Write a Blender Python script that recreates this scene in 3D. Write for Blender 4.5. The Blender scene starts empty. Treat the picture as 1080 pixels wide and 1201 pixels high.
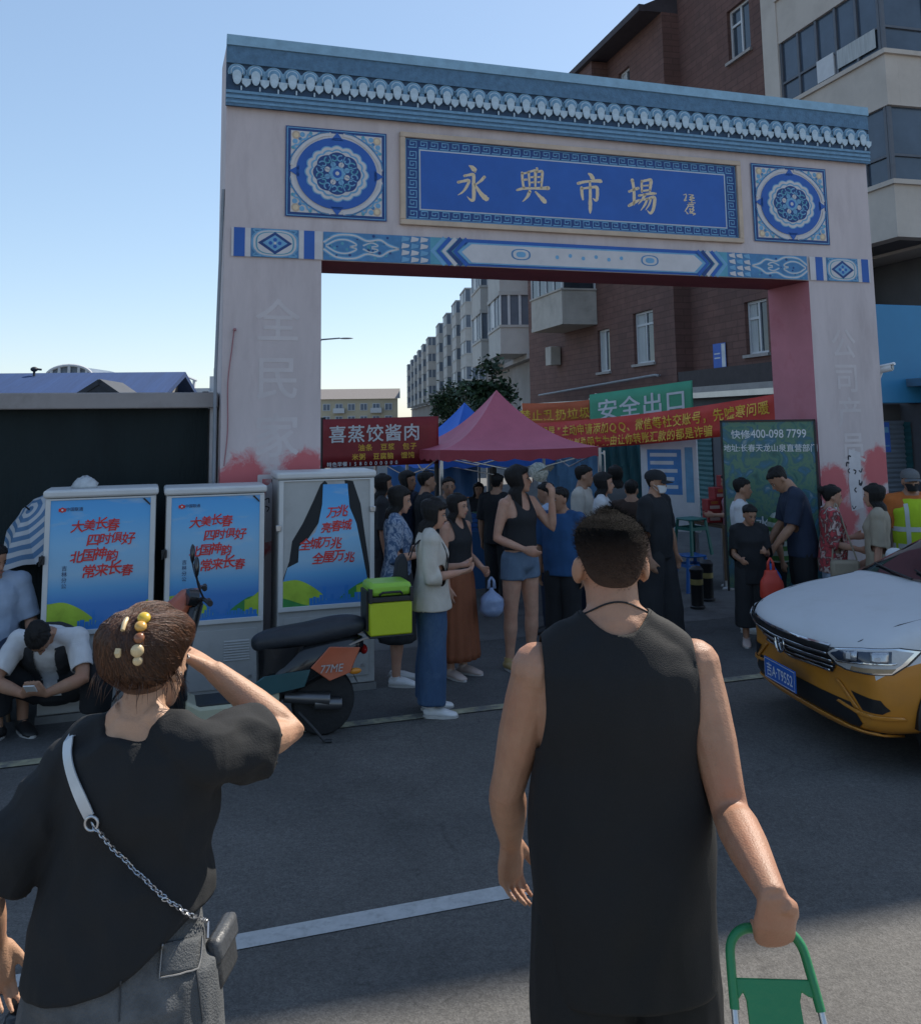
import bpy, bmesh, math, random
from mathutils import Vector, Matrix, noise
from mathutils.bvhtree import BVHTree
from mathutils.geometry import tessellate_polygon
from math import sin, cos, pi, radians, atan2, sqrt
V = Vector
random.seed(7)
S = bpy.context.scene
COL = S.collection

# ---------------------------------------------------------------- camera
CAMH, FPX, PCX, PCY = 2.15, 1080.0, 540.0, 360.0
_t, _r = math.atan(134 / 1080), radians(0.8)
CW = V((0, cos(_t), sin(_t)))
_r0, _u0 = V((1, 0, 0)), V((0, -sin(_t), cos(_t)))
CR = _r0 * cos(_r) - _u0 * sin(_r)
CU = _r0 * sin(_r) + _u0 * cos(_r)
cam = bpy.data.cameras.new('camera')
cam.sensor_fit = 'VERTICAL'; cam.sensor_height = 36.0; cam.sensor_width = 36.0
cam.lens = 36.0 * FPX / 1201
cam.shift_y = -(600.5 - PCY) / 1201
cam.shift_x = 0.0
cam.clip_start = 0.05; cam.clip_end = 3000
camo = bpy.data.objects.new('camera', cam); COL.objects.link(camo)
M = Matrix((CR, CU, -CW)).transposed().to_4x4(); M.translation = V((0, 0, CAMH))
camo.matrix_world = M
S.camera = camo
# ---------------------------------------------------------------- light
SUN_AZ, SUN_EL = radians(46), radians(48)      # azimuth clockwise from +Y
W = bpy.data.worlds.new('World'); S.world = W; W.use_nodes = True
nt = W.node_tree; nt.nodes.clear()
sky = nt.nodes.new('ShaderNodeTexSky'); sky.sky_type = 'NISHITA'; sky.sun_disc = False
sky.sun_elevation = SUN_EL; sky.sun_rotation = SUN_AZ
sky.air_density = 1.0; sky.dust_density = 0.5; sky.ozone_density = 5.0; sky.altitude = 200
bg = nt.nodes.new('ShaderNodeBackground'); bg.inputs[1].default_value = 0.15
wo = nt.nodes.new('ShaderNodeOutputWorld')
gm = nt.nodes.new('ShaderNodeGamma'); gm.inputs[1].default_value = 0.6      # softer, hazier summer sky
nt.links.new(sky.outputs[0], gm.inputs[0]); hs = nt.nodes.new('ShaderNodeHueSaturation'); hs.inputs['Saturation'].default_value = 1.12
nt.links.new(gm.outputs[0], hs.inputs['Color']); nt.links.new(hs.outputs[0], bg.inputs[0]); nt.links.new(bg.outputs[0], wo.inputs[0])
sl = bpy.data.lights.new('sun', 'SUN'); sl.energy = 3.0; sl.angle = radians(0.5); sl.color = (1.0, 0.93, 0.82)
so = bpy.data.objects.new('sun', sl); COL.objects.link(so)
so.rotation_euler = (pi / 2 - SUN_EL, 0, pi - SUN_AZ); so.location = (0, 0, 60)
S.view_settings.view_transform = 'Standard'; S.view_settings.look = 'None'
S.view_settings.gamma = 1.0; S.view_settings.use_curve_mapping = False
S.view_settings.exposure = 1.16
S.render.engine = 'CYCLES'
S.cycles.max_bounces = 6; S.cycles.diffuse_bounces = 3; S.cycles.glossy_bounces = 3
S.cycles.transmission_bounces = 4; S.cycles.transparent_max_bounces = 6
S.cycles.caustics_reflective = False; S.cycles.caustics_refractive = False

# ---------------------------------------------------------------- measuring helpers
def ray(px, py): return CR * ((px - PCX) / FPX) + CU * ((PCY - py) / FPX) + CW
def at(px, py, Y):
    d = ray(px, py); return V((0, 0, CAMH)) + d * (Y / d.y)
def ground(px, py, z=0.0):
    d = ray(px, py); return V((0, 0, CAMH)) + d * ((z - CAMH) / d.z)

# ---------------------------------------------------------------- materials
MATS = {}
def srgb(r, g, b):
    f = lambda c: (c / 255 / 12.92) if c / 255 <= 0.04045 else ((c / 255 + 0.055) / 1.055) ** 2.4
    return (f(r), f(g), f(b))
def mat(name, col, rough=0.7, var=0.12, scale=6.0, bump=0.0, bscale=60.0, metal=0.0, spec=0.5, coat=0.0,
        stretch=(1, 1, 1), dirt=None, dscale=1.5, dth=(0.5, 0.7), alpha=None, trans=0.0, ior=1.45, sss=0.0, sheen=0.0):
    if name in MATS: return MATS[name]
    m = bpy.data.materials.new(name); m.use_nodes = True; n = m.node_tree; n.nodes.clear(); L = n.links.new
    out = n.nodes.new('ShaderNodeOutputMaterial'); p = n.nodes.new('ShaderNodeBsdfPrincipled')
    L(p.outputs[0], out.inputs[0])
    p.inputs['Roughness'].default_value = rough; p.inputs['Metallic'].default_value = metal
    p.inputs['Specular IOR Level'].default_value = spec; p.inputs['Coat Weight'].default_value = coat
    p.inputs['IOR'].default_value = ior
    if trans: p.inputs['Transmission Weight'].default_value = trans
    if sss:
        p.inputs['Subsurface Weight'].default_value = sss
        p.inputs['Subsurface Radius'].default_value = (0.012, 0.005, 0.003)
        p.inputs['Subsurface Scale'].default_value = 1.0
    if sheen: p.inputs['Sheen Weight'].default_value = sheen
    tc = n.nodes.new('ShaderNodeTexCoord'); mp = n.nodes.new('ShaderNodeMapping'); mp.inputs['Scale'].default_value = stretch
    L(tc.outputs['Object'], mp.inputs[0])
    c = None
    if var or dirt:
        nz = n.nodes.new('ShaderNodeTexNoise'); nz.inputs['Scale'].default_value = scale
        nz.inputs['Detail'].default_value = 5; nz.inputs['Roughness'].default_value = 0.65
        L(mp.outputs[0], nz.inputs['Vector'])
        mr = n.nodes.new('ShaderNodeMapRange'); mr.inputs[1].default_value = 0.3; mr.inputs[2].default_value = 0.7
        mr.inputs[3].default_value = 1 - var; mr.inputs[4].default_value = 1 + var
        L(nz.outputs[0], mr.inputs[0])
        mx = n.nodes.new('ShaderNodeVectorMath'); mx.operation = 'SCALE'; mx.inputs[0].default_value = col
        L(mr.outputs[0], mx.inputs['Scale']); c = mx.outputs[0]
        if dirt:
            n2 = n.nodes.new('ShaderNodeTexNoise'); n2.inputs['Scale'].default_value = dscale; n2.inputs['Detail'].default_value = 8
            n2.inputs['Roughness'].default_value = 0.7
            L(mp.outputs[0], n2.inputs['Vector'])
            r2 = n.nodes.new('ShaderNodeMapRange'); r2.inputs[1].default_value = dth[0]; r2.inputs[2].default_value = dth[1]
            L(n2.outputs[0], r2.inputs[0])
            mm = n.nodes.new('ShaderNodeMix'); mm.data_type = 'RGBA'; mm.inputs['B'].default_value = (*dirt, 1)
            L(r2.outputs[0], mm.inputs['Factor']); L(c, mm.inputs['A']); c = mm.outputs['Result']
        L(c, p.inputs['Base Color'])
    else: p.inputs['Base Color'].default_value = (*col, 1)
    if bump:
        nb = n.nodes.new('ShaderNodeTexNoise'); nb.inputs['Scale'].default_value = bscale; nb.inputs['Detail'].default_value = 4
        L(mp.outputs[0], nb.inputs['Vector'])
        b = n.nodes.new('ShaderNodeBump'); b.inputs['Strength'].default_value = bump; b.inputs['Distance'].default_value = 0.02
        L(nb.outputs[0], b.inputs['Height']); L(b.outputs[0], p.inputs['Normal'])
    if alpha is not None: p.inputs['Alpha'].default_value = alpha
    MATS[name] = m
    return m

# ---------------------------------------------------------------- mesh builder
_fc = None
def _glyphs(s, offset):
    global _fc
    if _fc is None:
        cu = bpy.data.curves.new('glyph_source', 'FONT'); _fc = bpy.data.objects.new('glyph_source', cu)
        cu.dimensions = '2D'; cu.fill_mode = 'FRONT'
    cu = _fc.data; cu.body = s; cu.offset = offset; cu.size = 1.0; cu.align_x = 'CENTER'; cu.resolution_u = 3
    COL.objects.link(_fc)
    dg = bpy.context.evaluated_depsgraph_get(); dg.update()
    me = bpy.data.meshes.new_from_object(_fc.evaluated_get(dg))
    COL.objects.unlink(_fc)
    vs = [v.co.copy() for v in me.vertices]; fs = [tuple(p.vertices) for p in me.polygons]
    bpy.data.meshes.remove(me)
    return vs, fs

class MB:
    def __init__(s): s.v = []; s.f = []; s.m = []; s.X = None
    def add(s, vs, fs, mi=0):
        o = len(s.v)
        s.v += [V(p) if s.X is None else s.X @ V(p) for p in vs]
        for f in fs: s.f.append(tuple(i + o for i in f)); s.m.append(mi)
    def quad(s, a, b, c, d, mi=0): s.add([a, b, c, d], [(0, 1, 2, 3)], mi)
    def box(s, lo, hi, mi=0):
        x0, y0, z0 = lo; x1, y1, z1 = hi
        s.add([(x0, y0, z0), (x1, y0, z0), (x1, y1, z0), (x0, y1, z0), (x0, y0, z1), (x1, y0, z1), (x1, y1, z1), (x0, y1, z1)],
              [(0, 3, 2, 1), (4, 5, 6, 7), (0, 1, 5, 4), (1, 2, 6, 5), (2, 3, 7, 6), (3, 0, 4, 7)], mi)
    def cbox(s, c, d, rz=0, mi=0, R=None):
        R = R or Matrix.Rotation(rz, 3, 'Z'); c = V(c); h = V(d) / 2
        P = [c + R @ V((sx * h.x, sy * h.y, sz * h.z)) for sz in (-1, 1) for sx, sy in ((-1, -1), (1, -1), (1, 1), (-1, 1))]
        s.add(P, [(0, 3, 2, 1), (4, 5, 6, 7), (0, 1, 5, 4), (1, 2, 6, 5), (2, 3, 7, 6), (3, 0, 4, 7)], mi)
    def loft(s, rings, mi=0, closed=True, cap0=True, cap1=True):
        n = len(rings[0]); vs = [p for r in rings for p in r]; fs = []
        for i in range(len(rings) - 1):
            for j in range(n if closed else n - 1):
                k = (j + 1) % n
                fs.append((i * n + j, i * n + k, (i + 1) * n + k, (i + 1) * n + j))
        if closed and cap0: fs.append(tuple(range(n - 1, -1, -1)))
        if closed and cap1: fs.append(tuple((len(rings) - 1) * n + j for j in range(n)))
        s.add(vs, fs, mi)
    def tube(s, pts, rad, n=8, mi=0, caps=True, side=None, closed=False):
        pts = [V(p) for p in pts]; m = len(pts)
        if not isinstance(rad, (list,)): rad = [rad] * m
        d0 = (pts[1] - pts[0]).normalized()
        a = V(side) if side is not None else (V((0, 0, 1)) if abs(d0.z) < 0.9 else V((1, 0, 0)))
        rings = []
        for i, p in enumerate(pts):
            if closed: t = (pts[(i + 1) % m] - pts[i - 1]).normalized()
            else: t = (pts[min(i + 1, m - 1)] - pts[max(i - 1, 0)])
            if t.length < 1e-9: t = d0
            t = t.normalized()
            a = (a - t * a.dot(t))
            if a.length < 1e-6: a = t.orthogonal()
            a.normalize(); b = t.cross(a)
            r = rad[i]; ra, rb = r if isinstance(r, tuple) else (r, r)
            rings.append([p + a * (cos(2 * pi * k / n) * ra) + b * (sin(2 * pi * k / n) * rb) for k in range(n)])
        if closed: rings.append(rings[0]); s.loft(rings, mi, True, False, False)
        else: s.loft(rings, mi, True, caps, caps)
    def ball(s, c, r, nu=12, nv=8, mi=0, R=None):
        c = V(c); r = r if isinstance(r, (tuple, list)) else (r, r, r)
        rings = []
        for i in range(nv + 1):
            t = pi * i / nv; t = min(max(t, 0.02), pi - 0.02)
            ring = []
            for k in range(nu):
                q = V((r[0] * sin(t) * cos(2 * pi * k / nu), r[1] * sin(t) * sin(2 * pi * k / nu), -r[2] * cos(t)))
                ring.append(c + (R @ q if R else q))
            rings.append(ring)
        s.loft(rings, mi)
    def lathe(s, c, prof, n=16, mi=0, axis=None):
        c = V(c); R = axis if axis is not None else Matrix.Identity(3)
        s.loft([[c + R @ V((r * cos(2 * pi * k / n), r * sin(2 * pi * k / n), z)) for k in range(n)] for r, z in prof], mi)
    def poly(s, pts, mi=0):
        s.add(pts, [tuple(range(len(pts)))], mi)
    def prism(s, pts, d, mi=0):
        """closed outline (3-D, planar) pushed along d"""
        pts = [V(p) for p in pts]; d = V(d); n = len(pts)
        nrm = sum(((pts[i] - pts[0]).cross(pts[(i + 1) % n] - pts[0]) for i in range(n)), V())
        if nrm.dot(d) < 0: pts = pts[::-1]
        tri = tessellate_polygon([pts])
        fs = [tuple(i + n for i in t) for t in tri] + [tuple(reversed(t)) for t in tri]
        # orient triangles
        vs = pts + [p + d for p in pts]
        out = []
        for f in fs:
            a = (vs[f[1]] - vs[f[0]]).cross(vs[f[2]] - vs[f[0]])
            want = 1 if f[0] >= n else -1
            out.append(f if a.dot(d) * want > 0 else tuple(reversed(f)))
        for i in range(n):
            k = (i + 1) % n; out.append((i, k, n + k, n + i))
        s.add(vs, out, mi)
    def text(s, body, o, size, mi=0, xd=(1, 0, 0), zd=(0, 0, 1), offset=0.0, shear=0.0, width=1.0, jitter=0.0):
        o, xd, zd = V(o), V(xd), V(zd)
        if offset:                       # bold: the glyph printed five times, a hair apart
            nn = xd.cross(zd).normalized()
            for k, (a, b) in enumerate(((0, 0), (1, .5), (-1, -.5), (.4, -1), (-.4, 1))):
                s.text(body, o + (xd * a + zd * b) * (offset * .62 * size) + nn * (.00004 * k), size, mi, xd, zd, 0.0, shear, width, jitter)
            return
        vs, fs = _glyphs(body, 0.0)
        P = []
        for p in vs:
            x, z = p.x, p.y
            if jitter: x, z = x + jitter * noise.noise((x * 6, z * 6, 1)), z + jitter * noise.noise((x * 6, z * 6, 9))
            P.append(o + xd * ((x * width + shear * z) * size) + zd * (z * size))
        s.add(P, fs, mi)
    def build(s, name, mats, parent=None, smooth=True, bevel=0.0, subsurf=0, angle=40):
        me = bpy.data.meshes.new(name)
        me.from_pydata([tuple(p) for p in s.v], [], s.f); me.validate(); me.update()
        for m in (mats if isinstance(mats, (list, tuple)) else [mats]): me.materials.append(m)
        if len(me.polygons) == len(s.m): me.polygons.foreach_set('material_index', s.m)
        o = bpy.data.objects.new(name, me); COL.objects.link(o)
        if parent is not None: o.parent = parent
        if smooth:
            me.polygons.foreach_set('use_smooth', [True] * len(me.polygons))
            me.set_sharp_from_angle(angle=radians(angle))
        if bevel:
            b = o.modifiers.new('bevel', 'BEVEL'); b.width = bevel; b.segments = 2; b.limit_method = 'ANGLE'; b.angle_limit = radians(40)
        if subsurf:
            b = o.modifiers.new('sub', 'SUBSURF'); b.levels = subsurf; b.render_levels = subsurf
        return o

def tag(o, label, cat, group=None, kind=None):
    o['label'] = label; o['category'] = cat
    if group: o['group'] = group
    if kind: o['kind'] = kind
    return o
def structure(o):
    o['kind'] = 'structure'; return o
def thing(name, label, cat, loc=(0, 0, 0), rz=0.0, group=None):
    o = bpy.data.objects.new(name, None); COL.objects.link(o)
    o.empty_display_size = 0.2
    o.location = loc; o.rotation_euler = (0, 0, rz)
    return tag(o, label, cat, group)
def dup(root, loc, rz, label, group=None):
    def cp(o, par):
        c = o.copy(); COL.objects.link(c); c.parent = par
        if par is not None: c.matrix_parent_inverse = o.matrix_parent_inverse
        for ch in list(o.children): cp(ch, c)
        return c
    r = cp(root, None); r.location = loc; r.rotation_euler = (0, 0, rz); r['label'] = label
    if group: r['group'] = group
    return r
def arc(cx, cz, r, a0, a1, n=12):
    return [(cx + r * cos(a0 + (a1 - a0) * i / n), cz + r * sin(a0 + (a1 - a0) * i / n)) for i in range(n + 1)]

class Print:
    """flat printed artwork built as thin layered shapes on a local x-z plane facing -y"""
    def __init__(s, y=0.0, step=0.0012): s.mb = MB(); s.y = y; s.step = step
    def p(s, x, z, l): return V((x, s.y - s.step * l, z))
    def poly(s, pts, l, mi):
        P = [s.p(x, z, l) for x, z in pts]; P3 = [V((x, z, 0)) for x, z in pts]
        for t in tessellate_polygon([P3]):
            a = (P[t[1]] - P[t[0]]).cross(P[t[2]] - P[t[0]])
            s.mb.add([P[i] for i in (t if a.y < 0 else reversed(t))], [(0, 1, 2)], mi)
    def rect(s, x0, z0, x1, z1, l, mi): s.poly([(x0, z0), (x1, z0), (x1, z1), (x0, z1)], l, mi)
    def frame(s, x0, z0, x1, z1, w, l, mi):
        s.rect(x0, z0, x1, z0 + w, l, mi); s.rect(x0, z1 - w, x1, z1, l, mi)
        s.rect(x0, z0 + w, x0 + w, z1 - w, l, mi); s.rect(x1 - w, z0 + w, x1, z1 - w, l, mi)
    def disc(s, cx, cz, r, l, mi, n=32, lobes=0, amp=0.0, rz=None):
        s.poly([(cx + (r + amp * abs(cos(lobes * t / 2))) * cos(t), cz + (rz or r) / r * (r + amp * abs(cos(lobes * t / 2))) * sin(t))
                for t in [2 * pi * i / n for i in range(n)]], l, mi)
    def stroke(s, pts, w, l, mi):
        """ribbon with width (number or list)"""
        n = len(pts)
        if not isinstance(w, (list, tuple)): w = [w] * n
        L_, R_ = [], []
        for i in range(n):
            a = pts[max(i - 1, 0)]; b = pts[min(i + 1, n - 1)]
            dx, dz = b[0] - a[0], b[1] - a[1]; q = sqrt(dx * dx + dz * dz) or 1
            nx, nz = -dz / q * w[i] / 2, dx / q * w[i] / 2
            L_.append((pts[i][0] + nx, pts[i][1] + nz)); R_.append((pts[i][0] - nx, pts[i][1] - nz))
        for i in range(n - 1):
            P = [s.p(*L_[i], l), s.p(*R_[i], l), s.p(*R_[i + 1], l), s.p(*L_[i + 1], l)]
            s.mb.add(P, [(0, 1, 2, 3)], mi)
    def text(s, body, x, z, size, l, mi, **k):
        s.mb.text(body, s.p(x, z, l), size, mi, **k)
    def build(s, name, mats, parent=None): return s.mb.build(name, mats, parent, smooth=False)

def spline(pts, n=6):
    """Catmull-Rom through 2-D or 3-D points"""
    P = [V(p) if len(p) == 3 else V((p[0], p[1], 0)) for p in pts]; out = []
    Q = [P[0] * 2 - P[1]] + P + [P[-1] * 2 - P[-2]]
    for i in range(1, len(Q) - 2):
        for k in range(n):
            t = k / n; a, b, c, d = Q[i - 1], Q[i], Q[i + 1], Q[i + 2]
            out.append(0.5 * ((2 * b) + (c - a) * t + (2 * a - 5 * b + 4 * c - d) * t * t + (3 * b - a - 3 * c + d) * t ** 3))
    out.append(P[-1])
    return out if len(pts[0]) == 3 else [(p.x, p.y) for p in out]
# ================================================================ SETTING
GA = atan2(.316, .949); G0 = V((-2, 7.9, 0))
GU = V((cos(GA), sin(GA), 0)); GV = V((-sin(GA), cos(GA), 0))
def gp(s, d=0.0, z=0.0): return G0 + GU * s + GV * d + V((0, 0, z))
def toRoad(p):                       # along / across the road direction
    q = V((p[0], p[1], 0)) - V((G0.x, G0.y, 0)); return q.dot(GU), q.dot(GV)

def asphalt(name, col, patch, sc=1.0):
    if name in MATS: return MATS[name]
    m = bpy.data.materials.new(name); m.use_nodes = True; n = m.node_tree; n.nodes.clear(); L = n.links.new
    out = n.nodes.new('ShaderNodeOutputMaterial'); p = n.nodes.new('ShaderNodeBsdfPrincipled'); L(p.outputs[0], out.inputs[0])
    tc = n.nodes.new('ShaderNodeTexCoord')
    def nz(s, d, r=.6):
        k = n.nodes.new('ShaderNodeTexNoise'); k.inputs['Scale'].default_value = s; k.inputs['Detail'].default_value = d
        k.inputs['Roughness'].default_value = r; L(tc.outputs['Object'], k.inputs['Vector']); return k.outputs[0]
    def rng(x, a, b, c, d):
        k = n.nodes.new('ShaderNodeMapRange'); k.inputs[1].default_value = a; k.inputs[2].default_value = b
        k.inputs[3].default_value = c; k.inputs[4].default_value = d; L(x, k.inputs[0]); return k.outputs[0]
    vo = n.nodes.new('ShaderNodeTexVoronoi'); vo.inputs['Scale'].default_value = 150 * sc; L(tc.outputs['Object'], vo.inputs['Vector'])
    sep = n.nodes.new('ShaderNodeSeparateColor'); L(vo.outputs['Color'], sep.inputs[0])
    grain = rng(sep.outputs[0], 0, 1, .78, 1.26)
    mul = n.nodes.new('ShaderNodeMath'); mul.operation = 'MULTIPLY'; L(grain, mul.inputs[0]); L(rng(nz(.55, 8, .7), .3, .7, .66, 1.28), mul.inputs[1])
    m2 = n.nodes.new('ShaderNodeMath'); m2.operation = 'MULTIPLY'; L(mul.outputs[0], m2.inputs[0]); L(rng(nz(30, 3), .3, .7, .85, 1.15), m2.inputs[1])
    mix = n.nodes.new('ShaderNodeMix'); mix.data_type = 'RGBA'; mix.inputs['A'].default_value = (*col, 1); mix.inputs['B'].default_value = (*patch, 1)
    L(rng(nz(.45, 7, .7), .48, .66, 0, 1), mix.inputs['Factor'])
    sc_ = n.nodes.new('ShaderNodeVectorMath'); sc_.operation = 'SCALE'; L(mix.outputs['Result'], sc_.inputs[0]); L(m2.outputs[0], sc_.inputs['Scale'])
    # thin cracks
    vc = n.nodes.new('ShaderNodeTexVoronoi'); vc.feature = 'DISTANCE_TO_EDGE'; vc.inputs['Scale'].default_value = .42
    wv = n.nodes.new('ShaderNodeVectorMath'); wv.operation = 'ADD'; k = n.nodes.new('ShaderNodeTexNoise'); k.inputs['Scale'].default_value = 1.7; k.inputs['Detail'].default_value = 6
    L(tc.outputs['Object'], k.inputs['Vector']); L(tc.outputs['Object'], wv.inputs[0]); L(k.outputs['Color'], wv.inputs[1]); L(wv.outputs[0], vc.inputs['Vector'])
    cr = rng(vc.outputs['Distance'], .0, .006, .80, 1)
    s3 = n.nodes.new('ShaderNodeVectorMath'); s3.operation = 'SCALE'; L(sc_.outputs[0], s3.inputs[0]); L(cr, s3.inputs['Scale'])
    L(s3.outputs[0], p.inputs['Base Color'])
    p.inputs['Roughness'].default_value = .85; p.inputs['Specular IOR Level'].default_value = .3
    b = n.nodes.new('ShaderNodeBump'); b.inputs['Strength'].default_value = .35; b.inputs['Distance'].default_value = .004
    L(vo.outputs['Distance'], b.inputs['Height']); L(b.outputs[0], p.inputs['Normal'])
    MATS[name] = m; return m
m_road = asphalt('asphalt', (.105, .10, .093), (.082, .08, .077))
m_plaza = asphalt('plaza_asphalt', (.085, .085, .085), (.105, .104, .102), 1.3)
m_paint = mat('road_paint', (.42, .42, .41), .75, .12, 14, dirt=(.25, .25, .24), dscale=22, dth=(.5, .8))
m_paint2 = mat('worn_yellow_paint', (.32, .30, .2), .8, .3, 10, dirt=(.14, .14, .13), dscale=6, dth=(.45, .6))
m_market = mat('market_paving', (.12, .12, .118), .8, .2, 2.0, .3, 40, dirt=(.075, .075, .075), dscale=3)

def road_pt(u, v, z): p = gp(u, v); return V((p.x, p.y, z))
mb = MB(); mb.quad((-700, -700, 0), (700, -700, 0), (700, 900, 0), (-700, 900, 0)); structure(mb.build('road', m_road))
EV = toRoad((-.28, 7.115))[1]
mb = MB(); mb.quad(road_pt(-45, EV, .004), road_pt(45, EV, .004), road_pt(45, .72, .004), road_pt(-45, .72, .004)); structure(mb.build('pavement', m_plaza))
mb = MB(); mb.quad(road_pt(-45, .72, .006), road_pt(45, .72, .006), road_pt(45, 160, .006), road_pt(-45, 160, .006)); structure(mb.build('market_paving', m_market))
# raised pavement on the near side of the road, under the camera
KB = toRoad((0, 2.42))[1]
mb = MB(); A_ = [road_pt(-60, v, z) for v, z in ((KB, 0), (KB, .19), (KB - .015, .20), (-80, .20))]; B_ = [road_pt(60, v, z) for v, z in ((KB, 0), (KB, .19), (KB - .015, .20), (-80, .20))]; mb.loft([A_, B_], closed=False); structure(mb.build('near_pavement', mat('pavement_slab', (.22, .21, .20), .85, .15, 3, .2, 40)))
LV = toRoad((-.37, 4.345))[1]; ue = toRoad((.27, 4.54))[0]
mb = MB()
for k in range(-5, 5):
    u1 = ue + 9.0 * k; mb.quad(road_pt(u1 - 6, LV - .06, .004), road_pt(u1, LV - .06, .004), road_pt(u1, LV + .06, .004), road_pt(u1 - 6, LV + .06, .004))
structure(mb.build('road_marking', m_paint))
mb = MB(); mb.quad(road_pt(-40, EV - .07, .008), road_pt(40, EV - .07, .008), road_pt(40, EV + .04, .008), road_pt(-40, EV + .04, .008)); structure(mb.build('road_edge_line', m_paint2))

# ================================================================ MARKET GATE
def cladding(name, col):
    m = mat(name, col, .75, .10, 1.2, .12, 9, dirt=(col[0] * .66, col[1] * .63, col[2] * .63), dscale=1.3, dth=(.5, .92), stretch=(2.2, 2.2, .55))
    n = m.node_tree; L = n.links.new; p = [x for x in n.nodes if x.type == 'BSDF_PRINCIPLED'][0]
    src = p.inputs['Base Color'].links[0].from_socket; tc = [x for x in n.nodes if x.type == 'TEX_COORD'][0]
    nz = n.nodes.new('ShaderNodeTexNoise'); nz.inputs['Scale'].default_value = 6.5; nz.inputs['Detail'].default_value = 9; nz.inputs['Roughness'].default_value = .72; nz.inputs['Distortion'].default_value = .6; L(tc.outputs['Object'], nz.inputs['Vector'])
    acc = None
    for c, r in (((.13, 0, 1.62), .42), ((.66, 0, 1.72), .34), ((.17, 0, 1.25), .42), ((6.22, 0, 1.42), .36), ((6.80, 0, 1.60), .34), ((6.26, 0, 1.05), .4), ((6.80, 0, 1.2), .32)):
        d = n.nodes.new('ShaderNodeVectorMath'); d.operation = 'DISTANCE'; d.inputs[1].default_value = c; L(tc.outputs['Object'], d.inputs[0])
        k = n.nodes.new('ShaderNodeMapRange'); k.inputs[1].default_value = 0; k.inputs[2].default_value = r; k.inputs[3].default_value = 1; k.inputs[4].default_value = 0; L(d.outputs['Value'], k.inputs[0])
        if acc is None: acc = k.outputs[0]
        else:
            mm = n.nodes.new('ShaderNodeMath'); mm.operation = 'MAXIMUM'; L(acc, mm.inputs[0]); L(k.outputs[0], mm.inputs[1]); acc = mm.outputs[0]
    a = n.nodes.new('ShaderNodeMath'); a.operation = 'ADD'; L(acc, a.inputs[0]); L(nz.outputs[0], a.inputs[1])
    g = n.nodes.new('ShaderNodeMath'); g.operation = 'GREATER_THAN'; g.inputs[1].default_value = 0.02; L(acc, g.inputs[0])
    k = n.nodes.new('ShaderNodeMapRange'); k.inputs[1].default_value = .80; k.inputs[2].default_value = 1.02; k.inputs[3].default_value = 0; k.inputs[4].default_value = .85; L(a.outputs[0], k.inputs[0])
    f = n.nodes.new('ShaderNodeMath'); f.operation = 'MULTIPLY'; L(k.outputs[0], f.inputs[0]); L(g.outputs[0], f.inputs[1])
    mx = n.nodes.new('ShaderNodeMix'); mx.data_type = 'RGBA'; mx.inputs['B'].default_value = (.52, .07, .08, 1); L(f.outputs[0], mx.inputs['Factor']); L(src, mx.inputs['A'])
    L(mx.outputs['Result'], p.inputs['Base Color']); return m
C_blue, C_dblue, C_lblue, C_cream = (.025, .11, .40), (.02, .06, .20), (.16, .36, .55), (.58, .55, .55)
m_clad = cladding('gate_cladding', (.55, .475, .47))
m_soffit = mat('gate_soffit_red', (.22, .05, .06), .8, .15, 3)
m_pink = mat('gate_inner_pink', (.52, .20, .24), .8, .12, 1.5, dirt=(.45, .13, .16), dscale=1.2)
m_blue = mat('print_blue', C_blue, .55, .1, 3); m_dblue = mat('print_dark_blue', C_dblue, .6, .15, 8)
m_lblue = mat('print_light_blue', C_lblue, .6, .12, 8); m_cream = mat('print_cream', C_cream, .6, .08, 6)
m_mid = mat('print_mid_blue', (.07, .21, .40), .6, .18, 10); m_teal = mat('print_teal', (.10, .32, .42), .6, .12, 8)
m_tan = mat('sign_frame_tan', (.52, .40, .30), .6, .12, 5); m_gold = mat('sign_gold_cream', (.70, .55, .36), .5, .1, 30)
m_faint = mat('faded_lettering', (.575, .515, .51), .75, .10, 2)
PM = [m_blue, m_dblue, m_lblue, m_cream, m_mid, m_teal, m_tan, m_gold]
BL, DB, LB, CRM, MD, TL, TN, GD = range(8)

gate = thing('market_gate', 'white market entrance arch with blue printed signboard and eave over the market entrance', 'gate', G0, GA)
X0, X1, XI0, XI1, ZB, ZE, ZT, GD_ = -.05, 6.93, .80, 6.06, 3.6, 4.95, 5.57, .70
def wobblewall(mb, x0, x1, z0, z1, y, nx, nz, mi=0, amp=.0008, flip=False):
    vs, fs = [], []
    for j in range(nz + 1):
        for i in range(nx + 1):
            x = x0 + (x1 - x0) * i / nx; z = z0 + (z1 - z0) * j / nz
            e = min(1, 8 * i / nx * (1 - i / nx) * 2) * min(1, 8 * j / nz * (1 - j / nz) * 2)
            vs.append((x, y - amp * e * noise.noise((x * 1.6, z * 1.1, y * 3 + 3)), z))
    for j in range(nz):
        for i in range(nx):
            a = j * (nx + 1) + i; f = (a, a + 1, a + nx + 2, a + nx + 1); fs.append(f)
    mb.add(vs, fs, mi)
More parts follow.
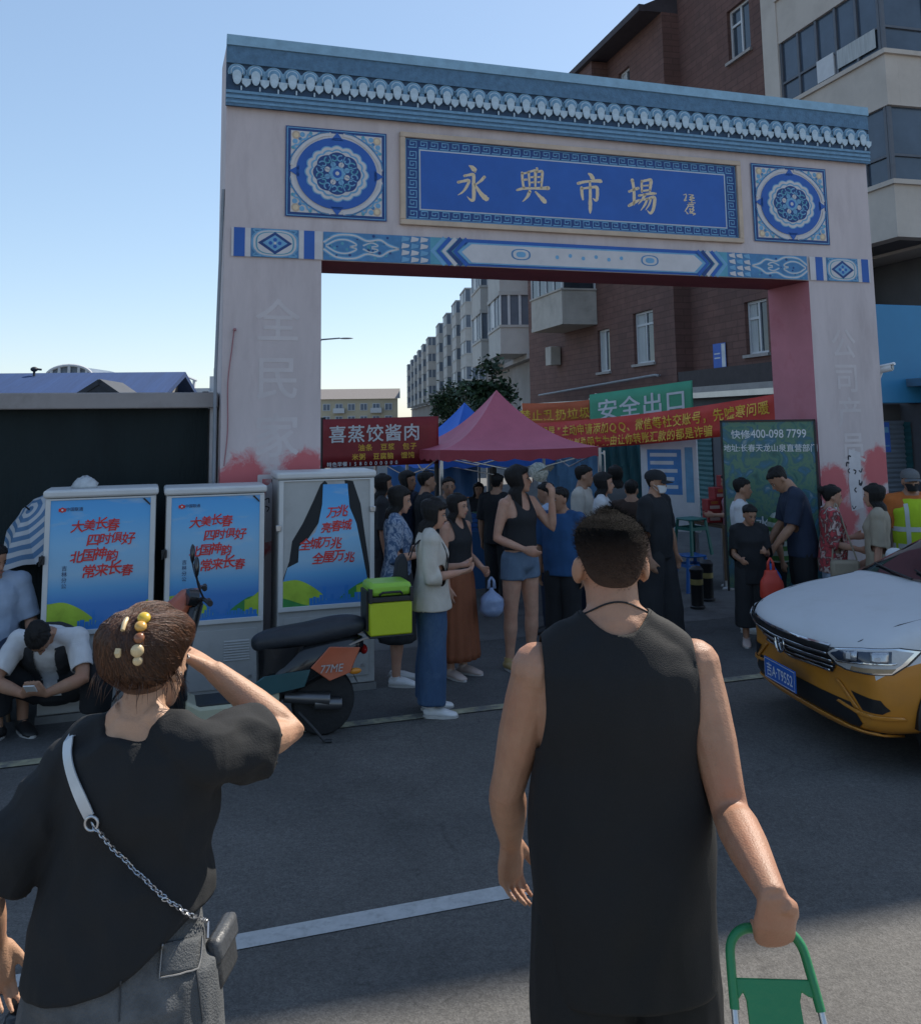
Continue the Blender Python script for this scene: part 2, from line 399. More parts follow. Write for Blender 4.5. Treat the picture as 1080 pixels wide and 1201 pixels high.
for x0, x1, inner in ((X0, XI0, 1), (XI1, X1, 0)):
    mb = MB()
    wobblewall(mb, x0, x1, 0, ZB, 0, 10, 36)
    mb.quad((x1, GD_, 0), (x0, GD_, 0), (x0, GD_, ZB), (x1, GD_, ZB), 0)
    a, b = (1, 0) if inner == 1 else (0, 1)
    mb.quad((x1, 0, 0), (x1, GD_, 0), (x1, GD_, ZB), (x1, 0, ZB), 1 if inner else 0)
    mb.quad((x0, GD_, 0), (x0, 0, 0), (x0, 0, ZB), (x0, GD_, ZB), 0 if inner else 1)
    pil = mb.build('pillar', [m_clad, m_pink], gate, smooth=False)
    pr = Print(-.0016, .0003)
    for k, ch in enumerate('全民家民' if inner else '公司产员'):
        xx = (.40 if inner else 6.46) + (.02 if inner else .015 * k)
        pr.text(ch, xx, (3.02 - .50 * k) - .12 if inner else (2.92 - .37 * k) - .12, .40 if inner else .34, 0, 0, offset=.018)
    pr.build('faded_lettering', m_faint, pil)
    rg = random.Random(3 + inner); pr = Print(-.0028, .0005); xc = .40 if inner else 6.50
    pr.poly([(xc - .075 + .02 * rg.random(), 1.15), (xc + .085, 1.18), (xc + .075, 1.5), (xc + .09, 1.76), (xc - .06, 1.80 if not inner else 1.62), (xc - .085, 1.45)], 0, 0)
    for _ in range(9 if not inner else 3):
        x = xc + rg.uniform(-.07, .07); z = rg.uniform(1.2, 1.72); a = rg.uniform(0, 6.28); pr.stroke(spline([(x, z), (x + .03 * cos(a), z + .04 * sin(a)), (x + .05 * cos(a + .9), z + .05 * sin(a + .9))], 4), rg.uniform(.008, .02), 1, 1)
    pr.build('paint_scrawl', [mat('whitewash', (.58, .55, .56), .8, .1, 8), mat('scrawl_black', (.03, .03, .04), .7)], pil)
mb = MB(); wobblewall(mb, X0, X1, ZB, ZT, 0, 40, 12, amp=.006)
mb.quad((X1, GD_, ZB), (X0, GD_, ZB), (X0, GD_, ZT), (X1, GD_, ZT)); mb.quad((X0, 0, ZT), (X1, 0, ZT), (X1, GD_, ZT), (X0, GD_, ZT))
mb.quad((X0, GD_, ZB), (X0, 0, ZB), (X0, 0, ZT), (X0, GD_, ZT)); mb.quad((X1, 0, ZB), (X1, GD_, ZB), (X1, GD_, ZT), (X1, 0, ZT))
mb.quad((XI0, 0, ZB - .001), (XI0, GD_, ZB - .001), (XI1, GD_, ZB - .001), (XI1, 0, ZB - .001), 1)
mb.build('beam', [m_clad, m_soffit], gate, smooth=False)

# --- signboard
sx0, sz0, sx1, sz1 = 1.525, 3.965, 5.245, 4.85
mb = MB()
for lo, hi in (((sx0, -.045, sz0), (sx1, .02, sz0 + .05)), ((sx0, -.045, sz1 - .05), (sx1, .02, sz1)), ((sx0, -.0445, sz0 + .05), (sx0 + .05, .02, sz1 - .05)), ((sx1 - .05, -.0445, sz0 + .05), (sx1, .02, sz1 - .05))): mb.box(lo, hi)
board = mb.build('signboard', m_tan, gate, bevel=.006, smooth=False)
pr = Print(-.016); bx0, bz0, bx1, bz1 = sx0 + .05, sz0 + .05, sx1 - .05, sz1 - .05
pr.rect(bx0, bz0, bx1, bz1, 0, DB); pr.frame(bx0 + .008, bz0 + .008, bx1 - .008, bz1 - .008, .006, 1, LB)
ix0, iz0, ix1, iz1 = 1.725, 4.125, 5.045, 4.685
pr.rect(ix0 - .016, iz0 - .016, ix1 + .016, iz1 + .016, 1, LB); pr.rect(ix0 - .009, iz0 - .009, ix1 + .009, iz1 + .009, 2, CRM); pr.rect(ix0, iz0, ix1, iz1, 3, BL)
def fret(x, z, w, h, fx):
    X = lambda a: x + (a if fx else w - a)
    pr.stroke([(X(0), z), (X(w * .86), z), (X(w * .86), z + h), (X(w * .22), z + h), (X(w * .22), z + h * .42), (X(w * .58), z + h * .42), (X(w * .58), z + h * .7)], .0105, 1, LB)
n = 34
for i in range(n):
    w = (bx1 - bx0 - .06) / n; x = bx0 + .03 + w * i
    fret(x, bz1 - .088, w * .92, .060, i < n / 2); fret(x, bz0 + .026, w * .92, .060, i < n / 2)
for i in range(6):
    h = (iz1 - iz0) / 6
    for xa in (bx0 + .028, bx1 - .028 - .095): fret(xa, iz0 + h * i + .012, .095, h * .72, xa < 3)
pr.build('signboard_border', PM, board)
BR = {
 '永': [[(.40, .99, .02), (.50, .95, .12), (.58, .88, .15), (.60, .83, .06)], [(.26, .69, .07), (.42, .73, .08), (.55, .73, .11), (.55, .50, .10), (.55, .12, .11), (.50, .02, .09), (.40, .06, .05), (.33, .13, .01)],
        [(.06, .50, .08), (.22, .54, .08), (.40, .57, .09), (.33, .40, .08), (.20, .24, .06), (.04, .14, .02)], [(.90, .70, .09), (.80, .60, .08), (.66, .50, .05), (.58, .46, .02)], [(.57, .50, .05), (.70, .32, .10), (.84, .17, .14), (.96, .10, .16), (1.04, .12, .02)]],
 '興': [[(.16, .84, .09), (.17, .62, .08), (.20, .42, .07)], [(.16, .82, .06), (.26, .84, .06), (.33, .86, .06)], [(.18, .64, .05), (.30, .66, .07)], [(.38, .88, .08), (.39, .66, .07), (.40, .46, .06)], [(.38, .88, .06), (.52, .92, .07), (.60, .92, .09), (.60, .70, .08), (.59, .47, .06)],
        [(.43, .73, .05), (.55, .75, .06)], [(.43, .58, .05), (.55, .60, .06)], [(.66, 1.0, .08), (.67, .90, .07)], [(.64, .90, .07), (.80, .93, .08), (.84, .90, .09), (.82, .68, .08), (.79, .45, .06)], [(.66, .75, .05), (.78, .77, .06)], [(.66, .60, .05), (.77, .62, .06)],
        [(-.02, .34, .07), (.20, .40, .08), (.50, .42, .07), (.80, .44, .09), (1.02, .46, .12)], [(.40, .32, .11), (.32, .18, .09), (.20, .06, .04), (.14, .02, .01)], [(.60, .32, .06), (.74, .20, .10), (.88, .08, .15), (.94, .02, .05)]],
 '市': [[(.46, 1.02, .03), (.56, .97, .12), (.62, .88, .14), (.62, .83, .05)], [(.10, .70, .09), (.32, .76, .08), (.60, .80, .08), (.86, .82, .12), (.95, .79, .05)], [(.22, .58, .10), (.23, .40, .10), (.26, .22, .05)], [(.24, .56, .06), (.48, .60, .07), (.74, .63, .10), (.77, .50, .11), (.75, .30, .10), (.70, .24, .08), (.60, .30, .02)],
        [(.52, .78, .06), (.52, .55, .09), (.51, .25, .11), (.50, -.02, .12), (.49, -.16, .02)]],
 '场': [[(.03, .60, .08), (.18, .66, .08), (.36, .72, .10)], [(.16, .94, .11), (.20, .70, .10), (.20, .40, .10), (.18, .24, .08)], [(0, .18, .08), (.20, .28, .10), (.40, .38, .06)], [(.50, .94, .08), (.49, .76, .08), (.49, .62, .06)], [(.50, .93, .07), (.70, .98, .08), (.84, .99, .11), (.82, .84, .10), (.79, .66, .07)], [(.52, .80, .05), (.76, .83, .06)], [(.51, .65, .06), (.78, .69, .07)],
        [(.38, .50, .07), (.60, .55, .07), (.84, .59, .09), (1.0, .60, .06)], [(.60, .54, .09), (.50, .40, .08), (.34, .24, .02)], [(.52, .38, .05), (.74, .44, .08), (.94, .48, .11), (.93, .28, .11), (.86, .08, .10), (.76, .0, .08), (.66, .08, .02)], [(.68, .42, .08), (.58, .24, .07), (.42, .06, .02)], [(.82, .44, .07), (.74, .26, .06), (.60, .08, .02)]],
}
def brush(pr, ch, x, z, w, h, l, mi, rot=0.0):
    for st in BR[ch]:
        P = spline([V((a, b, c)) for a, b, c in st], 5)
        pts = []; wd = []
        for k, q in enumerate(P):
            pts.append((x + (q.x - .5) * w + rot * (q.y - .5) * h, z + (q.y - .5) * h - rot * (q.x - .5) * w))
            wd.append(max(q.z, .012) * w * 1.05 * (1 + .18 * noise.noise((k * .7, q.x * 9, q.y * 9))))
        pr.stroke(pts, wd, l, mi)
        for e in (0, -1):
            if st[e][2] > .05: pr.disc(pts[e][0], pts[e][1], wd[e] * .52, l, mi, 8)
for ch, s_, z_ in (('永', 2.235, 4.405), ('興', 2.86, 4.425), ('市', 3.475, 4.41), ('场', 4.065, 4.40)):
    q = Print(-.0205, .0014); brush(q, ch, s_, z_, .315, .35, 0, 0)
    q.build('sign_character', m_gold, board)
q = Print(-.0205, .0014)
for st in ([(0, .95), (.25, 1.0), (.2, .8), (.05, .65), (.3, .7)], [(.45, 1.0), (.9, .98), (.55, .85), (.95, .84), (.5, .72), (1, .70)], [(.72, 1.02), (.7, .6), (.4, .55), (1.05, .58)], [(.3, .45), (.9, .48)], [(.5, .5), (.3, .3), (.05, .08)],
           [(.4, .36), (.85, .38), (.7, .22), (.45, .25)], [(.45, .2), (.9, .2), (.6, .05), (1, .0), (.75, -.08)], [(.6, .3), (.5, -.02)], [(.15, .1), (.35, -.05)]):
    P = spline([(4.545 + a * .135, 4.25 + b * .2) for a, b in st], 4); q.stroke(P, [.013 * (1.2 - .7 * abs(2 * i / len(P) - 1)) for i in range(len(P))], 0, 0)
q.build('signature_seal', m_gold, board)

# --- medallion panels
def medallion(x0, z0, x1, z1):
    pr = Print(-.014); cx, cz = (x0 + x1) / 2, (z0 + z1) / 2; a = (x1 - x0) / 2; b = (z1 - z0) / 2; k = b / a
    R = lambda f: (cx - a * f, cz - b * f, cx + a * f, cz + b * f)
    pr.rect(*R(1), 0, DB); pr.rect(*R(.975), 1, LB); pr.rect(*R(.955), 2, DB); pr.rect(*R(.90), 3, CRM)
    T = lambda u, v: (cx + a * u, cz + b * v)
    for sx in (-1, 1):
        for sz in (-1, 1):
            F = lambda u, v: T(sx * u, sz * v)
            pr.poly([F(.9, .48), F(.9, .9), F(.48, .9), F(.62, .72), F(.72, .62)] if sx * sz > 0 else [F(.9, .48), F(.72, .62), F(.62, .72), F(.48, .9), F(.9, .9)], 4, CRM)
            for (u, v, r, mi) in ((.80, .80, .085, TN), (.80, .80, .05, GD), (.68, .82, .05, LB), (.82, .66, .05, LB), (.86, .52, .035, TL), (.52, .86, .035, TL), (.72, .72, .035, MD)): pr.disc(*F(u, v), r * a, 5 + (r < .06), mi, 12)
            for c in ([(.9, .34), (.80, .44), (.83, .56), (.74, .60), (.70, .70)], [(.34, .9), (.44, .80), (.56, .83), (.60, .74), (.70, .70)]):
                pr.stroke([F(*p) for p in spline(c, 5)], .035 * a, 7, LB)
            for c in ([(.88, .12), (.84, .30), (.72, .50), (.62, .62)], [(.12, .88), (.30, .84), (.50, .72), (.62, .62)]):
                pr.stroke([F(*p) for p in spline(c, 5)], .07 * a, 8, CRM); pr.stroke([F(u + .035, v + .035) for u, v in spline(c, 5)], .03 * a, 8, MD)
    pr.disc(cx, cz, .80 * a, 9, BL, 64, rz=.80 * b)
    for u, v in ((1, 0), (-1, 0), (0, 1), (0, -1)):
        pr.poly([T(u * .74 - v * .13, v * .74 + u * .13), T(u * .74 + v * .13, v * .74 - u * .13), T(u * .93, v * .93)][::1], 9, BL)
    pr.disc(cx, cz, .595 * a, 10, LB, 96, 16, .045 * a, .595 * b); pr.disc(cx, cz, .57 * a, 11, CRM, 96, 16, .045 * a, .57 * b)
    pr.disc(cx, cz, .51 * a, 12, LB, 96, 16, .04 * a, .51 * b); pr.disc(cx, cz, .475 * a, 13, CRM, 96, 16, .035 * a, .475 * b); pr.disc(cx, cz, .43 * a, 14, DB, 96, 8, .045 * a, .43 * b)
    for i in range(8):
        t0 = 2 * pi * (i + .5) / 8
        for sgn in (-1, 1):
            c = []
            for j in range(15):
                f = j / 14; th = t0 + sgn * (.30 - .02 * j); rr = .33
                w_ = .085 * (1 - f * .75); an = sgn * f * 5.2
                c.append((cx + a * ((rr) * cos(t0 + sgn * .19) + w_ * cos(t0 + an)), cz + b * ((rr) * sin(t0 + sgn * .19) + w_ * sin(t0 + an))))
            pr.stroke(c, .026 * a, 15, LB if i % 2 else TL)
        pr.disc(cx + a * .21 * cos(t0), cz + b * .21 * sin(t0), .055 * a, 15, CRM if i % 2 else LB, 12)
        pr.stroke([(cx + a * .05 * cos(t0), cz + b * .05 * sin(t0)), (cx + a * .42 * cos(t0), cz + b * .42 * sin(t0))], .018 * a, 15, LB)
    pr.disc(cx, cz, .13 * a, 16, LB, 48, 8, .04 * a, .13 * b); pr.disc(cx, cz, .09 * a, 17, BL, 24); pr.disc(cx, cz, .04 * a, 18, CRM, 12)
    return pr.build('medallion_panel', PM, gate)
medallion(.47, 3.985, 1.40, 4.82); medallion(5.39, 4.0, 6.36, 4.85)

# --- painted strip under the signboard
pr = Print(-.014); za, zb = 3.605, 3.862
def diamond(xc, zc, a, b, l, mi): pr.poly([(xc - a, zc), (xc, zc - b), (xc + a, zc), (xc, zc + b)], l, mi)
def endblock(x0, m):
    X = (lambda u: x0 + u) if m > 0 else (lambda u: x0 - u)
    R = lambda u0, u1, l, mi: pr.rect(min(X(u0), X(u1)), za, max(X(u0), X(u1)), zb, l, mi)
    R(0, .80, 0, CRM); R(.02, .115, 1, BL); R(.165, .585, 1, MD); R(.63, .725, 1, BL)
    xc, zc = X(.375), (za + zb) / 2
    for k, (f, mi) in enumerate(((1.0, LB), (.92, CRM), (.82, TL), (.76, CRM))): pr.poly([(xc + .205 * f * (abs(cos(t)) ** .7) * (1 if cos(t) > 0 else -1), zc + .125 * f * (abs(sin(t)) ** .7) * (1 if sin(t) > 0 else -1)) for t in [2 * pi * i / 32 for i in range(32)]], 2 + k, mi)
    diamond(xc, zc, .15, .10, 6, DB); diamond(xc, zc, .108, .072, 7, LB)
    for u, v in ((.04, 0), (-.04, 0), (0, .03), (0, -.03)): pr.disc(xc + u, zc + v, .017, 8, BL, 10)
    pr.disc(xc, zc, .012, 8, CRM, 10)
    for sx in (-1, 1):
        for sz in (-1, 1): pr.stroke(spline([(xc + sx * .20, zc + sz * .05), (xc + sx * .165, zc + sz * .085), (xc + sx * .19, zc + sz * .115), (xc + sx * .12, zc + sz * .118)], 4), .012, 8, LB)
endblock(.01, 1); endblock(6.875, -1)
def painted(x0, m):
    X = (lambda u: x0 + u) if m > 0 else (lambda u: x0 - u)
    R = lambda u0, u1, l, mi, a=za, b=zb: pr.rect(min(X(u0), X(u1)), a, max(X(u0), X(u1)), b, l, mi)
    R(0, 1.0, 0, MD); zc = (za + zb) / 2
    P = lambda pts: [(X(u), v) for u, v in pts]
    for w_, l, mi in ((.034, 1, LB), (.014, 2, CRM)):
        for sg in (-1, 1):
            pr.stroke(P(spline([(.0, zc + sg * .03), (.12, zc + sg * .10), (.28, zc + sg * .105), (.40, zc + sg * .06), (.52, zc + sg * .075), (.60, zc + sg * .03), (.70, zc)], 6)), w_, l, mi)
            pr.stroke(P(spline([(.02, zc + sg * .002), (.12, zc + sg * .055), (.22, zc + sg * .06), (.30, zc + sg * .02), (.24, zc)], 6)), w_ * .8, l, mi)
            pr.stroke(P(spline([(.36, zc + sg * .015), (.44, zc + sg * .045), (.50, zc + sg * .02), (.44, zc + sg * .005)], 6)), w_ * .7, l, mi)
    for i in range(26):
        u = .02 + .68 * random.random(); v = zc + .11 * (2 * random.random() - 1); pr.disc(X(u), v, .008 + .008 * random.random(), 1, TL if i % 2 else DB, 8)
    for k in range(3):
        for j in range(4):
            pr.poly(P([(.72 + .09 * k, za + .064 * j + .006), (.79 + .09 * k, za + .064 * j + .02), (.80 + .09 * k, za + .064 * j + .045), (.73 + .09 * k, za + .064 * j + .06)][::m]), 3, CRM if (j + k) % 3 else LB)
    R(1.0, 1.36, 0, TL)
    for k, mi in enumerate((LB, BL, CRM, DB, BL)):
        u = 1.02 + .055 * k
        pr.stroke(P([(u + .12, zb), (u, zc), (u + .12, za)]), .04, 1 + k, mi)
painted(.815, 1); painted(6.04, -1)
fx0, fx1, zc = 2.05, 4.805, (za + zb) / 2
pr.rect(fx0 + .1, za, fx1 - .1, zb, 0, BL)
pr.poly([(fx0 + .14, za + .02), (fx1 - .14, za + .02), (fx1 - .03, zc), (fx1 - .14, zb - .035), (fx0 + .14, zb - .035), (fx0 + .03, zc)], 7, LB)
pr.poly([(fx0 + .17, za + .032), (fx1 - .17, za + .032), (fx1 - .07, zc), (fx1 - .17, zb - .05), (fx0 + .17, zb - .05), (fx0 + .07, zc)], 8, CRM)
for xc in (2.72, 4.12):
    for f, l, mi in ((1, 9, MD), (.82, 10, CRM), (.5, 11, LB)): pr.poly([(xc + .10 * f * (abs(cos(t)) ** .8) * (1 if cos(t) > 0 else -1), zc + .055 * f * (abs(sin(t)) ** .8) * (1 if sin(t) > 0 else -1)) for t in [2 * pi * i / 24 for i in range(24)]], l, mi)
for i in range(6): pr.disc(3.1 + .14 * i, zc - .01 + .02 * (i % 2), .02, 9, LB, 10)
pr.build('painted_strip', PM, gate)

# --- eave
m_e1 = mat('eave_light', (.24, .40, .52), .6, .15, 9); m_e2 = mat('eave_slate', (.085, .175, .275), .65, .25, 14, .3, 60)
m_e3 = mat('eave_dark', (.03, .065, .12), .7, .2, 12); m_e4 = mat('eave_pale', (.46, .57, .64), .6, .15, 20); m_e5 = mat('eave_mid', (.15, .29, .42), .6, .2, 16)
EM = [m_e1, m_e2, m_e3, m_e4, m_e5]
mb = MB(); ya = -.045
mb.box((X0 - .01, ya, 4.955), (X1 + .01, 0, ZT + .004), 2)
mb.box((X0 - .012, ya - .035, ZT - .075), (X1 + .012, ya, ZT + .02), 0)
mb.box((X0 - .011, ya - .02, ZT - .235), (X1 + .011, ya, ZT - .075), 1)
for k, (z0, z1, d, mi) in enumerate(((4.945, 4.972, .012, 1), (4.972, 4.992, .018, 4), (4.994, 5.012, .012, 1), (5.014, 5.04, .02, 4), (5.043, 5.058, .012, 1), (5.06, 5.085, .022, 4))): mb.box((X0 - .0115, ya - d, z0), (X1 + .0115, ya, z1), mi)
eave = mb.build('eave', EM, gate, smooth=False)
tm = MB(); N = 43; w = (X1 - X0) / N
for (rr, d, mi) in ((.080, .004, 0), (.070, .010, 4), (.056, .016, 3), (.047, .021, 4)):
    P = [V((rr * cos(t), ya - d, .0 + rr * sin(t))) for t in [pi * i / 10 for i in range(11)]] + [V((-rr * .93, ya - d, -rr * .3)), V((rr * .93, ya - d, -rr * .3))]
    tm.prism(P, (0, -.006, 0), mi)
tm.prism([V((.040 * cos(t), ya - .024, -.035 + (.05 if sin(t) > 0 else .085) * sin(t))) for t in [2 * pi * i / 16 for i in range(16)]], (0, -.010, 0), 3)
tm.prism([V((w / 2 - .042, ya - .006, -.055)), V((w / 2 + .042, ya - .006, -.055)), V((w / 2 + .036, ya - .006, -.10)), V((w / 2, ya - .006, -.135)), V((w / 2 - .036, ya - .006, -.10))], (0, -.014, 0), 3)
tm.prism([V((w / 2 - .016, ya - .004, .03)), V((w / 2 + .016, ya - .004, .03)), V((w / 2 + .024, ya - .004, -.055)), V((w / 2 - .024, ya - .004, -.055))], (0, -.006, 0), 4)
tm.box((w * .2, ya - .02, -.165), (w * .2 + .012, ya - .004, -.125), 3)
tile0 = tm.build('eave_tile', EM, eave, smooth=False)
tile0.location = (X0 + w / 2, 0, 5.255)
for i in range(1, N):
    c = tile0.copy(); COL.objects.link(c); c.parent = eave; c.location = (X0 + w * (i + .5), 0, 5.255 + .003 * sin(i * 2.3))
# conduit and cable on the left pillar
mb = MB(); mb.tube([(X0 - .05, .02, 0), (X0 - .05, .02, 2.6), (X0 - .03, .02, 3.5), (X0 - .012, .02, 4.2)], .014, 6)
mb.build('conduit_pipe', mat('grey_conduit', (.22, .24, .27), .5), gate)
mb = MB(); mb.tube(spline([(.045, -.018, 2.96), (.03, -.02, 2.8), (.0, -.02, 2.5), (.005, -.02, 2.1), (-.02, -.02, 1.8)], 4), .0055, 6); mb.ball((.05, -.02, 2.96), .015)
mb.build('cable', mat('red_cable', (.34, .16, .17), .6), gate)

# ================================================================ CCTV CAMERA on the right pillar
cc = thing('security_camera', 'white bullet security camera bracketed to the right gate pillar', 'camera', gp(X1 + .005, .12, 2.6), GA)
mw = mat('camera_white', (.72, .73, .74), .4, .06)
mb = MB(); mb.cbox((.012, 0, -.08), (.02, .07, .1)); mb.tube([(.02, 0, -.06), (.09, 0, -.05), (.11, -.02, .02)], .012, 8); mb.build('bracket', mw, cc)
mb = MB(); mb.tube([(.02, .10, .03), (.15, -.13, .075)], .042, 14); mb.tube([(.0, .13, .055), (.165, -.155, .112)], [(.045, .018)] * 2, 12, side=(1, .6, 0)); mb.build('housing', mw, cc, bevel=.004)
mb = MB(); mb.tube([(.15, -.13, .075), (.154, -.138, .076)], .034, 14); mb.build('lens', mat('lens_black', (.01, .01, .012), .1), cc)

# ================================================================ LEFT WALL, SHED, SKYLINE
m_net = mat('dark_green_netting', (.010, .017, .018), .9, .35, 1.3, .5, 30, stretch=(1, 1, .25))
m_fascia = mat('grey_fascia', (.30, .27, .26), .75, .12, 2, dirt=(.2, .18, .17), dscale=2)
wl = thing('market_wall', 'long low wall hung with dark green netting under a grey fascia, left of the gate', 'wall', G0, GA)
mb = MB()
nx = 160; vs = []; fs = []
for j in range(9):
    for i in range(nx + 1):
        x = -14 + 13.86 * i / nx; z = 2.30 * j / 8
        vs.append((x, .30 - .025 * sin(x * 9 + 1.5 * sin(x * 2.2)) * (1 - .4 * j / 8) - .03 * noise.noise((x * .9, z, 2)), z))
for j in range(8):
    for i in range(nx): a = j * (nx + 1) + i; fs.append((a, a + 1, a + nx + 2, a + nx + 1))
mb.add(vs, fs); mb.build('netting', m_net, wl)
mb = MB(); mb.box((-14, .36, 0), (-.07, .56, 2.29)); mb.build('wall', mat('wall_render', (.2, .2, .2), .9), wl, smooth=False)
mb = MB(); mb.box((-14, .18, 2.295), (-.065, .6, 2.43)); mb.build('fascia', m_fascia, wl, bevel=.01)
mb = MB(); mb.box((-.125, .24, 0), (-.075, .30, 2.295)); mb.build('edge_strip', mat('strip_pale', (.45, .43, .43), .6), wl)

sh = thing('blue_roofed_shed', 'low shed with blue sheet-metal roof behind the dark netting wall', 'shed', (-8.5, 15, 0), radians(6))
m_bl = mat('blue_sheet_roof', (.014, .045, .14), .85, .15, 1.5, .35, 3, stretch=(6, .2, 1))
mb = MB(); mb.box((-9, .2, 0), (3.1, 5.8, 2.35)); mb.build('wall', mat('shed_wall', (.25, .25, .25), .9), sh)
mb = MB(); mb.prism([(-9.4, 0, 2.38), (-9.4, 3, 3.2), (-9.4, 6, 2.38), (-9.4, 6, 2.3), (-9.4, 3, 3.1), (-9.4, 0, 2.3)], (12.75, 0, 0)); mb.build('roof', m_bl, sh, smooth=False)
mb = MB(); md = mat('dark_tin', (.03, .035, .045), .6, .2); mb.prism([(1.7, -.3, 2.3), (3.3, -.3, 2.4), (2.6, -.3, 2.82)], (0, 1.4, 0)); mb.prism([(1.6, -.32, 2.26), (1.75, -.32, 2.26), (2.65, -.32, 2.85), (2.6, -.32, 2.91)], (0, 1.45, 0)); mb.prism([(3.4, -.32, 2.36), (3.25, -.32, 2.36), (2.57, -.32, 2.85), (2.62, -.32, 2.91)], (0, 1.45, 0)); mb.build('porch_roof', md, sh, smooth=False)
mb = MB(); mb.tube([(3.2, -.1, 2.3), (3.2, 2.9, 3.12), (3.2, 2.9, 2.3)], .05, 6); mb.tube([(3.2, .9, 2.5), (3.2, 1.9, 2.3), (3.2, 2.9, 3.0)], .035, 6); mb.build('truss', md, sh)

m_far = mat('far_pale_wall', (.52, .53, .55), .8, .06, .3); m_farw = mat('far_window', (.13, .16, .20), .4, .2, .8); m_farr = mat('far_roof', (.34, .35, .37), .8)  # far window tone kept light, reflected sky put into its colour
def fpos(px, Y): p = at(px, 494, Y); return (p.x, p.y, 0)
def zAt(py, Y): return at(540, py, Y).z
d = thing('domed_hall', 'far pale hall with a ribbed arched roof on the skyline above the blue roof', 'building', fpos(80, 90))
mb = MB(); mb.box((-3.5, 0, 0), (3.5, 8, 6.9)); mb.build('wall', m_far, d, smooth=False)
mb = MB(); mb.prism([(2.3 * cos(t), 0, 6.9 + 1.15 * sin(t)) for t in [pi * i / 14 for i in range(15)]], (0, 8, 0))
mb.build('roof', m_farw, d)
mb = MB()
for k in range(7):
    t = pi * (k + .5) / 7; mb.box((2.2 * cos(t) - .12, -.25, 6.6), (2.2 * cos(t) + .12, -.02, 6.95 + 1.05 * sin(t)))
mb.tube([(2.3 * cos(t), -.15, 6.9 + 1.2 * sin(t)) for t in [pi * i / 14 for i in range(15)]], .15, 6)
mb.build('rib', m_far, d, smooth=False)
d = thing('rooftop_pavilion', 'far pale building with a small gabled roof frame, between blue roof and gate', 'building', fpos(214, 90))
mb = MB(); mb.box((-2.2, 0, 0), (2.5, 6, zAt(451, 90))); mb.build('wall', m_far, d, smooth=False)
z = zAt(451, 90); mb = MB()
for x in (-1.0, 0, 1.0): mb.box((x - .1, .1, z), (x + .1, .4, z + .8))
mb.tube([(-1.25, .25, z + .72), (0, .25, z + 1.25), (1.25, .25, z + .72)], .12, 5); mb.box((-.35, .1, z), (.35, .5, z + .5)); mb.build('roof_frame', m_far, d, smooth=False)
d = thing('water_tower', 'far grey stair tower with stepped top, just left of the gate pillar', 'tower', fpos(249, 90))
z = zAt(455, 90); mb = MB(); mb.box((-1.0, 0, 0), (1.2, 4, z)); mb.box((-.45, .5, z), (.6, 2.5, z + 1.5)); mb.box((-.15, .8, z + 1.5), (.35, 2, z + 2.3)); mb.build('wall', m_far, d, smooth=False)
d = thing('roof_vent', 'small dark spinning vent standing on the skyline at far left', 'vent', (at(17, 436, 17).x, 17.8, 3.19))
mb = MB(); mb.tube([(0, 0, -.12), (0, 0, .04)], .025, 8); mb.ball((0, 0, .07), (.07, .07, .05)); mb.tube([(0, 0, .08), (.14, 0, .06)], .02, 6); mb.build('vent_cowl', md, d)

# --- street lamp seen through the arch
d = thing('street_lamp', 'thin grey street lamp arm reaching out beside the left pillar', 'lamp', (-4.75, 30, 0))
mb = MB(); mb.tube([(0, 0, 0), (0, 0, 4.7)], [.07, .05], 10); mb.build('pole', mat('lamp_grey', (.2, .22, .25), .5), d)
mb = MB(); mb.tube([(0, 0, 4.65), (.2, 0, 4.86), (.8, 0, 4.90)], [.03, .028, .024], 8); mb.build('arm', MATS['lamp_grey'], d)
mb = MB(); mb.ball((1.0, 0, 4.89), (.24, .08, .03)); mb.build('lamp_head', MATS['lamp_grey'], d)

# ================================================================ BUILDINGS
m_brick = mat('red_brown_brick', (.17, .088, .072), .85, .16, 3.0, .25, 50, dirt=(.125, .07, .06), dscale=.5, dth=(.45, .7))
n_ = m_brick.node_tree; p_ = [x for x in n_.nodes if x.type == 'BSDF_PRINCIPLED'][0]
src_ = p_.inputs['Base Color'].links[0].from_socket
br_ = n_.nodes.new('ShaderNodeTexBrick'); br_.inputs['Scale'].default_value = 1; br_.inputs['Brick Width'].default_value = .5; br_.inputs['Row Height'].default_value = .16; br_.inputs['Mortar Size'].default_value = .014
br_.inputs['Color1'].default_value = (1, 1, 1, 1); br_.inputs['Color2'].default_value = (.84, .84, .84, 1); br_.inputs['Mortar'].default_value = (.7, .7, .7, 1)
tc_ = n_.nodes.new('ShaderNodeTexCoord'); sp_ = n_.nodes.new('ShaderNodeSeparateXYZ'); cb_ = n_.nodes.new('ShaderNodeCombineXYZ'); ad_ = n_.nodes.new('ShaderNodeMath')
n_.links.new(tc_.outputs['Object'], sp_.inputs[0]); n_.links.new(sp_.outputs[0], ad_.inputs[0]); n_.links.new(sp_.outputs[1], ad_.inputs[1]); n_.links.new(ad_.outputs[0], cb_.inputs[0]); n_.links.new(sp_.outputs[2], cb_.inputs[1]); n_.links.new(cb_.outputs[0], br_.inputs['Vector'])
mu_ = n_.nodes.new('ShaderNodeMix'); mu_.data_type = 'RGBA'; mu_.blend_type = 'MULTIPLY'; mu_.inputs['Factor'].default_value = 1
n_.links.new(src_, mu_.inputs['A']); n_.links.new(br_.outputs['Color'], mu_.inputs['B']); n_.links.new(mu_.outputs['Result'], p_.inputs['Base Color'])
m_eave = mat('roof_slate', (.06, .05, .055), .8, .2, 3); m_frame = mat('window_frame_white', (.55, .56, .57), .5, .08)
